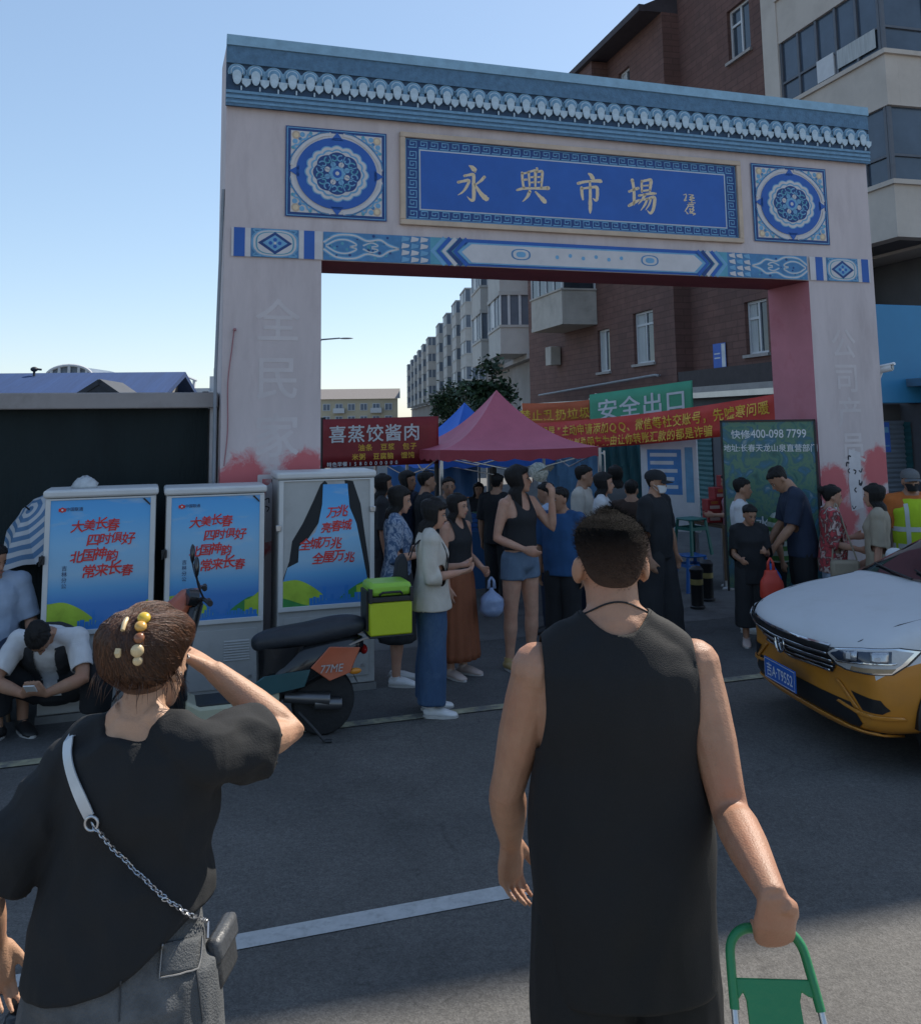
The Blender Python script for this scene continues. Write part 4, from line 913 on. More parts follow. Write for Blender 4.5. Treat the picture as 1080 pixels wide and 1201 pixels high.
# ================================================================ SCOOTER
sc = thing('electric_scooter', 'dark electric scooter with orange front, black padded seat and lime delivery box', 'scooter', (-1.0, 6.73, 0), GA + pi)
m_tyre = mat('tyre_rubber', (.018, .018, .019), .85, .2, 20, .2, 60); m_alloy = mat('scooter_alloy', (.14, .14, .145), .35, .1, metal=.8)
m_orange = mat('scooter_orange', (.42, .10, .045), .35, .08, coat=.4); m_scream = mat('scooter_cream', (.36, .36, .26), .4, .08, coat=.3); m_steal = mat('scooter_teal', (.02, .075, .085), .35, .1, coat=.3)
m_gloss = mat('gloss_black', (.012, .013, .015), .25, .15, 8, coat=.4); m_seat = mat('scooter_seat_cover', (.022, .026, .033), .5, .2, 6, .35, 12)
def wheel(par, x, r, w):
    mb = MB(); mb.lathe((x, 0, r), [(r - .10, -.55 * w), (r - .05, -.5 * w), (r - .015, -.42 * w), (r, -.2 * w), (r, .2 * w), (r - .015, .42 * w), (r - .05, .5 * w), (r - .10, .55 * w)], 36, axis=Matrix.Rotation(pi / 2, 3, 'X'))
    wh = mb.build('wheel', m_tyre, par)
    mb = MB(); mb.tube([(x + (r - .085) * cos(a), 0, r + (r - .085) * sin(a)) for a in [2 * pi * k / 28 for k in range(28)]], .028, 8, closed=True)
    for k in range(5): a = 2 * pi * k / 5; mb.tube([(x, 0, r), (x + (r - .09) * cos(a), 0, r + (r - .09) * sin(a))], [.03, .018], 6)
    mb.tube([(x, -.06, r), (x, .06, r)], .05, 14); mb.build('rim', m_alloy, wh)
wheel(sc, 0, .235, .11); wheel(sc, 1.25, .235, .095)
E8 = lambda cx, z, hy, hz, x, n=14: [V((x + cx * 0, hy * cos(2 * pi * k / n), z + hz * sin(2 * pi * k / n))) for k in range(n)]
mb = MB(); mb.loft([E8(0, .60, .05, .05, -.30), E8(0, .59, .11, .10, -.22), E8(0, .55, .145, .14, -.05), E8(0, .50, .15, .17, .15), E8(0, .42, .145, .17, .34), E8(0, .36, .13, .12, .46)]); mb.loft([[V((x0 + dx * cos(2 * pi * k / 14), hw * sin(2 * pi * k / 14), z)) for k in range(14)] for x0, dx, hw, z in ((.40, .10, .12, .30), (.36, .13, .13, .45), (.30, .20, .135, .64))]); mb.build('rear_fairing', m_gloss, sc, angle=60)
mb = MB(); mb.prism([(-.26, .118, .60), (-.02, .152, .63), (.12, .158, .50), (-.02, .158, .40), (-.18, .14, .44)], (0, .012, 0)); mb.prism([(-.26, -.118, .60), (-.02, -.152, .63), (.12, -.158, .50), (-.02, -.158, .40), (-.18, -.14, .44)], (0, -.012, 0)); mb.build('side_panel', m_orange, sc, bevel=.008)
q = MB(); q.text('TAILG'[:0] + '77ME', (-.03, .1745, .46), .075, 0, xd=(-1, 0, 0), offset=.02, shear=.2); q.build('side_lettering', mat('scooter_silver', (.5, .5, .52), .3, metal=.6), sc, smooth=False)
mb = MB(); mb.prism([(.12, .155, .49), (.46, .15, .47), (.58, .148, .40), (.42, .152, .345), (.16, .158, .38)], (0, .012, 0)); mb.build('teal_panel', m_steal, sc, bevel=.008)
mb = MB(); mb.loft([[V((x, y * hw, z)) for y, z in ((-1, z0), (1, z0), (1, z1), (-1, z1))] for x, hw, z0, z1 in ((.34, .15, .22, .36), (.6, .16, .20, .31), (.9, .16, .20, .31), (1.0, .15, .24, .36))]); mb.build('floorboard', m_scream, sc, bevel=.02)
mb = MB(); mb.box((.45, -.14, .305), (.98, .14, .322)); mb.box((.3, -.10, .15), (.95, .10, .199)); mb.build('foot_mat', m_blk, sc, bevel=.006)
def sec(x, z0, z1, w0, w1): return [V((x, -w0, z0)), V((x, w0, z0)), V((x, w1, (z0 + z1) / 2 + .02)), V((x, w1 * .75, z1)), V((x, 0, z1 + .014)), V((x, -w1 * .75, z1)), V((x, -w1, (z0 + z1) / 2 + .02))]
mb = MB(); mb.loft([sec(-.33, .70, .76, .07, .09), sec(-.25, .66, .80, .10, .135), sec(-.05, .64, .80, .12, .15), sec(.12, .62, .765, .13, .155), sec(.32, .62, .755, .125, .145), sec(.47, .60, .73, .09, .11), sec(.54, .62, .69, .04, .06)]); mb.build('seat', m_seat, sc, subsurf=2, angle=180)
# draped cover edge, apron, leg shield
mb = MB(); mb.loft([[V((x, hw * s, z)) for s in (-1, -.6, 0, .6, 1)] for x, hw, z in ((1.0, .17, .30), (1.04, .19, .50), (1.02, .19, .70), (.99, .14, .88), (.96, .06, .95))] , closed=False)
mb2 = MB(); rr = [[V((1.0, .15 * cos(a), .30 + .01 * sin(a))) for a in [2 * pi * k / 16 for k in range(16)]]]
mb2.loft([[V((xc + dx * sin(a), hw * cos(a), z)) for a in [2 * pi * k / 18 for k in range(18)]] for xc, dx, hw, z in ((1.02, .05, .15, .30), (1.06, .07, .19, .48), (1.03, .07, .19, .66), (.98, .07, .15, .84), (.95, .07, .10, .96))]); mb2.build('leg_shield', m_gloss, sc, angle=60)
mb = MB(); mb.loft([[V((xc + dx * cos(a), hw * sin(a), z)) for a in [2 * pi * k / 18 for k in range(18)]] for xc, dx, hw, z in ((1.11, .03, .07, .60), (1.10, .06, .11, .70), (1.09, .09, .13, .86), (1.04, .10, .125, .98), (.97, .07, .07, 1.06))]); mb.build('front_cowl', m_orange, sc, angle=60)
mb = MB(); mb.ball((1.17, 0, .80), (.03, .07, .06)); mb.build('headlight', mat('lamp_lens', (.5, .5, .52), .1, spec=.8), sc)
mb = MB(); mb.tube([(1.25, .07, .24), (1.2, .07, .45), (1.06, .04, .62)], .02, 8); mb.tube([(1.25, -.07, .24), (1.2, -.07, .45), (1.06, -.04, .62)], .02, 8); mb.build('fork', m_alloy, sc)
mb = MB(); A = [radians(30 + 10 * k) for k in range(13)]; mb.loft([[V((1.25 + .275 * cos(a), y, .235 + .275 * sin(a))) for a in A] for y in (-.06, -.05, .05, .06)], closed=False); mb.build('front_mudguard', m_gloss, sc)
mb = MB(); A = [radians(60 + 10 * k) for k in range(11)]; mb.loft([[V((.275 * cos(a), y, .24 + .28 * sin(a))) for a in A] for y in (-.07, -.05, .05, .07)], closed=False); mb.build('rear_mudguard', m_gloss, sc)
mb = MB(); mb.tube(spline([(.86, .36, 1.02), (.90, .22, 1.03), (.94, .08, .98), (.94, -.08, .98), (.90, -.22, 1.03), (.86, -.36, 1.02)], 4), .014, 8); mb.tube([(.95, 0, .9), (.93, 0, 1.0)], .05, 10); mb.build('handlebar', m_gloss, sc)
for s_ in (1, -1):
    mb = MB(); mb.tube([(.86, .26 * s_, 1.02), (.855, .37 * s_, 1.02)], .02, 10); mb.tube([(.93, .28 * s_, 1.0), (.955, .36 * s_, .985)], .006, 6); mb.build('grip', m_blk, sc)
    mb = MB(); mb.tube(spline([(.89, .24 * s_, 1.03), (.93, .30 * s_, 1.12), (.95, .34 * s_, 1.20)], 4), .007, 6); mi_ = mb.build('mirror', m_blk, sc)
    mb = MB(); mb.ball((.95, .35 * s_, 1.26), (.02, .045, .07), R=Matrix.Rotation(radians(15), 3, 'X')); mb.build('mirror_head', m_gloss, mi_)
mb = MB(); mb.tube([(.93, .10, 1.02), (1.0, .12, 1.03)], .055, 14); mb.ball((.97, 0, 1.03), (.06, .08, .04)); mb.build('instrument_pod', m_gloss, sc)
mb = MB(); mb.tube([(-.03, .09, .26), (.3, .08, .30)], [.05, .035], 10); mb.tube([(-.12, .085, .22), (.08, .085, .24)], .045, 10); mb.build('motor_housing', m_alloy, sc)
mb = MB(); mb.tube([(.20, .12, .20), (.10, .17, .10), (.02, .2, .012)], .011, 8); mb.tube([(.02, .2, .012), (-.03, .21, .012)], .014, 8); mb.build('side_stand', m_blk, sc)
mb = MB(); mb.ball((-.22, .12, .44), (.05, .018, .022)); mb.build('reflector', mat('amber_reflector', (.6, .22, .02), .25), sc)
mb = MB(); mb.ball((-.31, 0, .56), (.03, .07, .035)); mb.build('tail_lamp', mat('tail_red', (.3, .01, .01), .2), sc)
mb = MB()
for y in (-.1, .1): mb.tube([(-.12, y, .60), (-.3, y, .655), (-.66, y, .655)], .01, 6)
for x in (-.34, -.5, -.64): mb.tube([(x, -.1, .655), (x, .1, .655)], .008, 6)
mb.build('rack', m_steel, sc)
m_lime = mat('lime_box', (.44, .52, .02), .5, .06, 3, .1, 30); m_limel = mat('lime_lid', (.26, .50, .05), .35, .06, 3)
mb = MB(); mb.box((-.66, -.15, .668), (-.33, .15, .90)); bx = mb.build('delivery_box', m_lime, sc, bevel=.012)
mb = MB(); mb.box((-.667, -.157, .903), (-.323, .157, .94)); mb.box((-.665, -.155, .655), (-.325, .155, .669)); mb.build('band', m_blk, bx, bevel=.006)
mb = MB(); mb.box((-.66, -.15, .942), (-.33, .15, 1.035)); mb.build('lid', m_limel, bx, bevel=.03)
mb = MB(); mb.tube([(-.58, .158, .955), (-.56, .178, .975), (-.42, .178, .975), (-.40, .158, .955)], .009, 6)
for x in (-.655, -.335): mb.box((x - .012, .10, .90), (x + .012, .162, 1.0))
mb.box((-.33, -.1, .70), (-.31, .1, .98)); mb.build('box_strap', m_blk, bx, bevel=.003)

# ================================================================ TAXI
m_wht = mat('taxi_white_paint', (.56, .57, .58), .48, .05, 2, coat=.0, dirt=(.46, .46, .45), dscale=4, dth=(.5, .9)); m_org = mat('taxi_orange_paint', (.50, .20, .025), .32, .06, 2, coat=.3, dirt=(.38, .16, .03), dscale=5, dth=(.5, .9))
m_cglass = mat('car_glass', (.012, .015, .018), .05, .2, 1, spec=.9); m_chrome = mat('chrome', (.62, .63, .65), .12, .04, 3, metal=1.0); m_trim = mat('car_black_trim', (.012, .012, .013), .4, .1)
TXF = V((2.10, 6.52, 0)); TXR = radians(-172)       # heading: forward is local +x, front at x=0
tx = thing('taxi', 'white and orange taxi saloon with blue plate, pulling in at the right edge', 'car', TXF, TXR)
# stations: x, half profile (y,z) from sill to roof centre
def prof(x, yb, zs, zh, yt, zt, front=0.0):
    """half section: sill, lower, belt low, belt, shoulder, top edge, centre"""
    pts = [(yb * .90, zs), (yb * .985, zs + .10), (yb, zs + .26), (yb * .995, zh - .16), (yb * .965, zh - .03), (yt, zt - .012), (yt * .55, zt + .012), (0, zt + .02)]
    full = [(-y, z) for y, z in pts] + [(y, z) for y, z in reversed(pts[:-1])]
    return [V((-x - front * (abs(y) / .86) ** 2.6, y, z)) for y, z in full]
ST = [(.0, .74, .24, .66, .60, .66, .30), (.03, .80, .215, .72, .68, .72, .28), (.10, .83, .20, .775, .72, .775, .24), (.25, .845, .19, .82, .74, .83, .18), (.5, .85, .19, .86, .75, .882, .08), (.78, .853, .19, .89, .76, .925, 0), (1.04, .853, .19, .915, .765, .96, 0),
      (1.13, .853, .19, .925, .765, .985, 0), (1.82, .853, .19, .94, .60, 1.40, 0), (2.3, .853, .19, .945, .58, 1.455, 0), (2.9, .853, .19, .95, .57, 1.455, 0), (3.3, .853, .19, .955, .57, 1.40, 0), (3.85, .85, .2, .96, .70, 1.06, 0), (4.2, .84, .22, .95, .70, 1.02, 0), (4.42, .80, .26, .9, .66, .95, -.12), (4.47, .74, .32, .8, .6, .86, -.14)]
mb = MB(); rings = [prof(*s_) for s_ in ST]; mb.loft(rings)
for i, f in enumerate(mb.f):
    c = sum((mb.v[k] for k in f), V()) / len(f)
    mb.m[i] = 1 if c.z < .60 and len(f) == 4 else 0
mb.m[-2] = 1
body = mb.build('body', [m_wht, m_org], tx, subsurf=2, angle=180)
dg = bpy.context.evaluated_depsgraph_get(); dg.update(); _me = body.evaluated_get(dg).to_mesh()
BV = BVHTree.FromPolygons([v.co.copy() for v in _me.vertices], [tuple(p.vertices) for p in _me.polygons])
def drape(name, outline, m, off=.006, par=tx, dirn=(-1, 0, 0), org=None, res=.03, thick=0.0, mi=None, smooth=True):
    """outline in (y,z) draped onto the car body along -x, or in (x,z) along y"""
    side = abs(dirn[1]) > .5; dn = V(dirn)
    P2 = [V((a, b, 0)) for a, b in outline]
    bm = bmesh.new(); vs = [bm.verts.new(p) for p in P2]; es = [bm.edges.new((vs[i], vs[(i + 1) % len(vs)])) for i in range(len(vs))]
    bmesh.ops.triangle_fill(bm, edges=es, use_beauty=True)
    for _ in range(6):
        L_ = [e for e in bm.edges if e.calc_length() > res]
        if not L_: break
        bmesh.ops.subdivide_edges(bm, edges=L_, cuts=1); bmesh.ops.triangulate(bm, faces=bm.faces)
    mb = MB(); ok = {}
    for v in bm.verts:
        o = V((v.co.x, -dn.y * 3, v.co.y)) if side else V((3, v.co.x, v.co.y))
        h, nn, _, _ = BV.ray_cast(o, dn, 20)
        if h is None: h, nn, _, _ = BV.find_nearest(V((v.co.x, -dn.y * .9, v.co.y)) if side else V((-.3, v.co.x, v.co.y)))
        ok[v.index] = h - dn * off if off else h
    bm.verts.index_update()
    ok = {}
    for v in bm.verts:
        o = V((v.co.x, -dn.y * 3, v.co.y)) if side else V((3, v.co.x, v.co.y))
        h, nn, _, _ = BV.ray_cast(o, dn, 20)
        if h is None: h, nn, _, _ = BV.find_nearest(V((v.co.x, -dn.y * .9, v.co.y)) if side else V((-.3, v.co.x, v.co.y)))
        ok[v.index] = h + (nn if nn.dot(dn) < 0 else -nn) * off
    fs = []
    for f in bm.faces:
        idx = [v.index for v in f.verts]; a = (ok[idx[1]] - ok[idx[0]]).cross(ok[idx[2]] - ok[idx[0]])
        fs.append(tuple(idx) if a.dot(dn) < 0 else tuple(reversed(idx)))
    mb.add([ok[i] for i in range(len(bm.verts))], fs); bm.free()
    o = mb.build(name, m, par, angle=180 if smooth else 20)
    if thick:
        s_ = o.modifiers.new('solid', 'SOLIDIFY'); s_.thickness = thick; s_.offset = 1
    return o
def mirror(pts): return [(-a, b) for a, b in pts]
# grille between the lamps, bars, emblem
gr = [(-.52, .715), (.52, .715), (.50, .60), (.44, .535), (-.44, .535), (-.50, .60)]
g = drape('grille', gr, m_trim, .008)
for z, hw, t_ in ((.628, .50, .010), (.675, .505, .005), (.582, .475, .005), (.545, .43, .008)): drape('grille_bar', [(-hw, z - t_), (hw, z - t_), (hw, z + t_), (-hw, z + t_)], m_chrome, .014, g, thick=.008)
drape('grille_trim', [(-.52, .712), (.52, .712), (.522, .722), (-.522, .722)], m_chrome, .012, g)
h0 = BV.ray_cast(V((3, 0, .622)), V((-1, 0, 0)), 20)[0]; ex = h0.x + .026
em = MB(); ey = lambda a, r: V((ex, r * cos(a), .622 + r * sin(a)))
em.tube([ey(2 * pi * k / 40, .062) for k in range(40)], .006, 8, closed=True)
for pts in (((-.026, .047), (0, -.002), (.026, .047)), ((-.052, .022), (-.028, -.048), (0, -.006), (.028, -.048), (.052, .022))): em.tube([V((ex, y, .622 + z)) for y, z in pts], .006, 6)
eo = em.build('emblem', m_chrome, g)
em = MB(); em.tube([V((ex - .012, 0, .622)), V((ex - .004, 0, .622))], .064, 32); em.build('emblem_disc', m_trim, eo)
# plate
pl = MB(); px_ = h0.x + .03; pl.box((px_, -.22, .345), (px_ + .008, .22, .485), 0); plate = pl.build('number_plate', mat('plate_blue', (.015, .10, .40), .4, .04), tx, bevel=.002)
pl = MB(); q = lambda y0, z0, y1, z1: pl.quad((px_ + .0095, y0, z0), (px_ + .0095, y1, z0), (px_ + .0095, y1, z1), (px_ + .0095, y0, z1))
pl.text('吉A·T9552', (px_ + .0095, .0, .377), .098, 0, xd=(0, 1, 0), offset=.012, width=.84)
q(-.212, .352, .212, .356); q(-.212, .474, .212, .478); q(-.212, .356, -.208, .474); q(.208, .356, .212, .474); pl.build('plate_lettering', mat('plate_white', (.62, .63, .66), .4), plate, smooth=False)
# headlights (laid on the corner of the body)
hl = [(.43, .675), (.48, .705), (.70, .738), (.90, .755), (1.0, .738), (.94, .66), (.87, .603), (.57, .580), (.48, .60)]
m_hrim = mat('headlamp_rim', (.02, .02, .023), .35); m_hsil = mat('lamp_silver', (.42, .43, .45), .22, .12, 25, metal=.7); m_hdk = mat('lamp_dark', (.03, .045, .075), .12, .2, 10, spec=.8); m_hlt = mat('lamp_pale', (.50, .50, .50), .3, .1, 20)
def corner(name, outline, m, sg, off, par, thick=0.0, res=.025):
    dn = V((-.80, -.60 * sg, 0)); U = V((-.60, .80 * sg, 0)); mb = MB()
    bm = bmesh.new(); vs = [bm.verts.new((a, b, 0)) for a, b in outline]; es = [bm.edges.new((vs[i], vs[(i + 1) % len(vs)])) for i in range(len(vs))]
    bmesh.ops.triangle_fill(bm, edges=es, use_beauty=True)
    for _ in range(6):
        L_ = [e for e in bm.edges if e.calc_length() > res]
        if not L_: break
        bmesh.ops.subdivide_edges(bm, edges=L_, cuts=1); bmesh.ops.triangulate(bm, faces=bm.faces)
    bm.verts.index_update(); P = []
    for v in bm.verts:
        q = U * v.co.x + V((0, 0, v.co.y)); h, nn, _, _ = BV.ray_cast(q - dn * 4, dn, 20)
        if h is None: h, nn, _, _ = BV.find_nearest(q)
        P.append(h + (nn if nn.dot(dn) < 0 else -nn) * off)
    fs = []
    for f in bm.faces:
        idx = [v.index for v in f.verts]; a = (P[idx[1]] - P[idx[0]]).cross(P[idx[2]] - P[idx[0]]); fs.append(tuple(idx) if a.dot(dn) < 0 else tuple(reversed(idx)))
    mb.add(P, fs); bm.free(); o = mb.build(name, m, par, angle=60)
    if thick: s_ = o.modifiers.new('solid', 'SOLIDIFY'); s_.thickness = thick; s_.offset = 1
    return o
for sg in (1, -1):
    a = corner('headlight', hl, m_hrim, sg, .004, tx)
    ins = lambda k: [(.72 + (u - .72) * k, .672 + (z - .672) * k) for u, z in hl]
    corner('lamp_surround', ins(.94), m_chrome, sg, .007, a); corner('lamp_housing', ins(.84), m_hlt, sg, .010, a)
    corner('lamp_cavity', [(.50, .680), (.56, .700), (.86, .732), (.86, .672), (.66, .655), (.54, .650)], m_hdk, sg, .013, a)
    for u in (.60, .76): corner('lamp_reflector', [(u, .702 + (u - .6) * .1), (u + .085, .712 + (u - .6) * .1), (u + .085, .668), (u, .664)], m_hsil, sg, .017, a, .008); corner('lamp_bulb', [(u + .02, .695), (u + .05, .698), (u + .05, .676), (u + .02, .674)], m_hlt, sg, .029, a)
    corner('lamp_divider', [(.53, .642), (.88, .664), (.88, .672), (.53, .650)], m_chrome, sg, .018, a, .005)
    corner('indicator', [(.62, .600), (.86, .615), (.88, .640), (.64, .628)], mat('lamp_amber_pale', (.36, .26, .16), .25, .1, 20), sg, .014, a)
# lower intake, fog recesses, lip
drape('lower_intake', [(-.60, .395), (.60, .395), (.70, .30), (.66, .265), (-.66, .265), (-.70, .30)], m_trim, .006)
for f_ in (lambda p: p, mirror):
    drape('fog_recess', f_([(.60, .465), (.80, .455), (.82, .40), (.80, .375), (.70, .375)]), m_trim, .006); drape('fog_trim', f_([(.50, .385), (.68, .365), (.83, .365), (.83, .345), (.68, .345), (.48, .372)]), m_org, .006, thick=.010)
    drape('bumper_crease', f_([(.46, .50), (.50, .50), (.68, .375), (.64, .375)]), m_org, .005, thick=.008)
drape('bumper_lip', [(-.74, .262), (.74, .262), (.74, .232), (-.74, .232)], m_org, .010, thick=.012)
# bonnet shut line, windscreen, windows
def strip(name, pts, w_, m, off=.004, par=tx):
    mb = MB(); out = []
    for x, y in pts:
        h, nn, _, _ = BV.ray_cast(V((x, y, 4)), V((0, 0, -1)), 10)
        if h is not None: out.append(h + nn * off)
    mb.tube(out, w_, 6); return mb.build(name, m, par)
strip('bonnet_gap', [(-1.03, .70), (-.8, .69), (-.5, .68), (-.25, .66), (-.15, .60)], .004, m_trim, 0); strip('bonnet_gap', [(-1.03, -.70), (-.8, -.69), (-.5, -.68), (-.25, -.66), (-.15, -.60)], .004, m_trim, 0)
def topdrape(name, outline, m, off, n=14):
    """quad patch given 4 corners (x,y): cast from above"""
    a, b, c, d_ = [V((*p, 0)) for p in outline]; rows = []
    for i in range(n + 1):
        u = i / n; rows.append([])
        for j in range(n + 1):
            v = j / n; p = (a * (1 - v) + b * v) * (1 - u) + (d_ * (1 - v) + c * v) * u
            h, nn, _, _ = BV.ray_cast(V((p.x, p.y, 4)), V((0, 0, -1)), 10); rows[-1].append((h or V((p.x, p.y, 1))) + (nn or V((0, 0, 1))) * off)
    mb = MB(); mb.loft(rows, closed=False); return mb.build(name, m, tx, angle=180)
topdrape('windscreen', [(-1.07, -.72), (-1.07, .72), (-1.78, .56), (-1.78, -.56)], m_cglass, .006)
topdrape('rear_screen', [(-3.38, -.54), (-3.38, .54), (-3.82, .62), (-3.82, -.62)], m_cglass, .006)
strip('wiper', [(-1.06, .55), (-1.10, .2), (-1.16, -.1)], .008, m_trim, .02); strip('wiper', [(-1.06, .0), (-1.10, -.3), (-1.16, -.6)], .008, m_trim, .02)
for sd in (1, -1):
    dn = (0, -sd, 0)
    drape('side_window', [(-1.55, .975), (-2.28, .985), (-2.28, 1.36), (-1.98, 1.34)], m_cglass, .006, dirn=dn, res=.12); drape('side_window', [(-2.36, .985), (-3.05, .99), (-3.2, 1.30), (-2.95, 1.36), (-2.36, 1.365)], m_cglass, .006, dirn=dn, res=.12)
    for xs in (-1.35, -2.32, -3.15): mb = MB(); mb.tube([BV.ray_cast(V((xs, sd * 3, z)), V((0, -sd, 0)), 10)[0] for z in [.26 + .05 * k for k in range(14)]], .004, 5); mb.build('door_gap', m_trim, tx)
    for xs in (-2.12, -3.0): mb = MB(); h = BV.ray_cast(V((xs, sd * 3, .86)), V((0, -sd, 0)), 10)[0]; mb.tube([h, h + V((.03, sd * .03, .005)), h + V((.15, sd * .03, .01)), h + V((.18, 0, .01))], .012, 8); mb.build('door_handle', m_wht, tx)
    mb = MB(); mb.ball((-1.55, sd * .95, 1.02), (.07, .10, .06)); mb.tube([(-1.58, sd * .84, .97), (-1.56, sd * .9, 1.0)], .03, 8); mb.build('mirror', m_wht, tx)
    for xw in (-.82, -3.45):
        R_ = Matrix.Rotation(-sd * pi / 2, 3, 'X'); mb = MB(); mb.lathe((xw, sd * .78, .305), [(.2, -.1), (.27, -.09), (.305, -.06), (.305, .06), (.285, .085), (.21, .09), (.2, .06)], 36, axis=R_); wh = mb.build('wheel', m_tyre, tx)
        mb = MB(); mb.lathe((xw, sd * .78, .305), [(.205, .0), (.205, .075), (.19, .06), (.06, .07), (.05, .085), (.01, .085)], 30, axis=R_)
        mb.build('rim', m_alloy, wh)
        mb = MB(); mb.loft([[V((xw + r * cos(t), sd * y, .31 + r * sin(t))) for t in [pi * (-.02 + 1.04 * k / 24) for k in range(25)]] for r, y in ((.355, .60), (.355, .858), (.34, .866), (.325, .858), (.325, .60))], closed=False); mb.build('wheel_arch', m_trim, tx)
mb = MB(); mb.box((-2.55, -.25, 1.475), (-2.3, .25, 1.60)); mb.build('roof_light', mat('roof_light_cream', (.6, .5, .2), .4), tx, bevel=.03)
mb = MB(); mb.box((-4.47, -.7, .62), (-4.40, .7, .72)); mb.build('tail_lamp', MATS['tail_red'], tx, bevel=.02)

# ================================================================ TENTS
def tent(name, label, c, rz, hw, hd, ze, zp, mats, val=.12, leg=True):
    t = thing(name, label, 'tent', (c[0], c[1], 0), rz, None)
    N = 20
    def H(u, v):
        m = min(1, max(abs(u), abs(v))); k = 1 - m; n_ = min(abs(u), abs(v)) / (m + 1e-6)
        return ze + (zp - ze) * (k ** 2.1 * .82 + k * .18) - .045 * (1 - n_ ** 2) * m * (1 - m) * 3 - .02 * (1 - n_ ** 2) * m ** 4
    mb = MB()
    for q in range(4):
        R = Matrix.Rotation(q * pi / 2, 3, 'Z'); rows = []
        for i in range(N + 1):
            m = max(1e-3, i / N); row = []
            for j in range(N + 1):
                p = R @ V((m * (2 * j / N - 1), -m, 0)); row.append(V((hw * p.x, hd * p.y, H(p.x, p.y))))
            rows.append(row)
        mb.loft(rows, closed=False)
    mb.build('canopy', mats[0], t, angle=12)
    mb = MB(); per = [(2 * k / N - 1, -1) for k in range(N)] + [(1, 2 * k / N - 1) for k in range(N)] + [(1 - 2 * k / N, 1) for k in range(N)] + [(-1, 1 - 2 * k / N) for k in range(N)]
    top = [V((hw * u * 1.004, hd * v * 1.004, H(u, v) + .004)) for u, v in per]; bot = [p + V((0, 0, -val - .018 * sin(i * 1.9))) * 1 + V((p.x, p.y, 0)) * (.012 * sin(i * 2.1)) for i, p in enumerate(top)]
    mb.loft([[*r_] for r_ in (top, bot)], cap0=False, cap1=False); mb.build('valance', mats[1], t)
    for sx in (-1, 1):
        for sy in (-1, 1):
            mb = MB(); mb.box((sx * hw * .985 - .018, sy * hd * .985 - .018, 0), (sx * hw * .985 + .018, sy * hd * .985 + .018, ze - .01)); mb.build('leg', m_steel, t)
    mb = MB()
    for sx, sy, tx_, ty_ in ((-1, -1, 1, -1), (1, -1, 1, 1), (1, 1, -1, 1), (-1, 1, -1, -1)):
        a, b = V((sx * hw * .98, sy * hd * .98, ze - .06)), V((tx_ * hw * .98, ty_ * hd * .98, ze - .06)); mb.tube([a, (a + b) / 2 + V((0, 0, -.22)), b], .010, 6)
    mb.build('truss', m_steel, t); return t
m_pinkc = mat('tent_red_pink', (.52, .14, .20), .7, .1, 2.5, .15, 4); m_pinkv = mat('tent_red_valance', (.33, .05, .07), .7, .1, 3)
m_bluec = mat('tent_blue', (.03, .15, .60), .6, .1, 2)
pa = at(590, 459, 12.0); tent('market_tent', 'red-pink pop-up market tent with a peaked canopy under the arch', (.45, 12.0), radians(15), 1.0, 1.0, 1.82, pa.z + .02, (m_pinkc, m_pinkv))
pa = at(545, 488, 15.0); tent('market_tent', 'bright blue pop-up canopy half hidden behind the red-pink tent', (pa.x, pa.y), radians(30), 1.1, 1.1, 1.60, pa.z + .22, (m_bluec, m_bluec))

# ================================================================ BANNERS AND SIGN BOARDS
m_red = mat('banner_red', (.58, .05, .035), .6, .1, 3); m_yel2 = mat('banner_yellow', (.80, .50, .06), .5, .08); m_grn = mat('sign_green', (.08, .36, .21), .5, .1, 3); m_wt = mat('sign_white', (.66, .68, .70), .5, .08)
def flatframe(a, b):                 # x axis from a to b in the ground plane
    d = V((b.x - a.x, b.y - a.y, 0)); return d.length, atan2(d.y, d.x)
def banner(name, label, A, B, h, lines, mats, sag=.06, cat='banner', board=False):
    L_, rz = flatframe(A, B); t = thing(name, label, cat, (A.x, A.y, 0), rz)
    zc = lambda x: A.z + (B.z - A.z) * x / L_ - sag * 4 * (x / L_) * (1 - x / L_)
    yy = lambda x, k: .012 * sin(x * 7 + k * 2) + .02 * noise.noise((x * 2.2, k, 3)) if not board else 0
    N = 40; mb = MB(); rows = [[V((L_ * i / N, yy(L_ * i / N, k), zc(L_ * i / N) - h * k / 4)) for i in range(N + 1)] for k in (4, 3, 2, 1, 0)]
    mb.loft(rows, closed=False); o = mb.build('cloth' if not board else 'panel', mats[0], t)
    s_ = o.modifiers.new('solid', 'SOLIDIFY'); s_.thickness = .004 if not board else .03; s_.offset = 1 if not board else -1
    tm = MB()
    for (txt, x, dz, size, mi) in lines:
        if x is None:
            continue
        n = len(txt); stp = size * 1.04
        for i, ch in enumerate(txt):
            xc = x + stp * i
            if xc > L_ - .02: break
            if ch != ' ': 
                k0 = len(tm.v); tm.text(ch, (xc, 0, 0), size, mi, offset=.022)
                for v in tm.v[k0:]: v.y = yy(v.x, 4 * (dz - v.z) / h if not board else 0) - .010 + v.y * .5; v.z += zc(v.x) - dz
    tm.build('lettering', [m_yel2, m_wt, m_lblue][0:3] if len(mats) < 2 else mats[1:], t, smooth=False)
    if not board:
        for x in (0, L_): mb = MB(); mb.tube([(x, .015, zc(x) - h - .02), (x, .015, zc(x) + .03)], .012, 6); mb.build('edge_rod', m_steel, t)
    return t
A, B = at(612, 497, 15.2), at(915, 461, 10.95)
banner('street_banner', 'long red banner with two rows of yellow characters strung across under the arch', A, B, .42, [('凡以“领导”主动申请添加QQ、微信等社交账号，先嘘寒问暖', .06, .205, .17, 0), ('后以帮助朋友为由让你转账汇款的都是诈骗', 1.05, .385, .155, 0)], [m_red])
A, B = at(612, 473, 17), at(691, 469, 17)
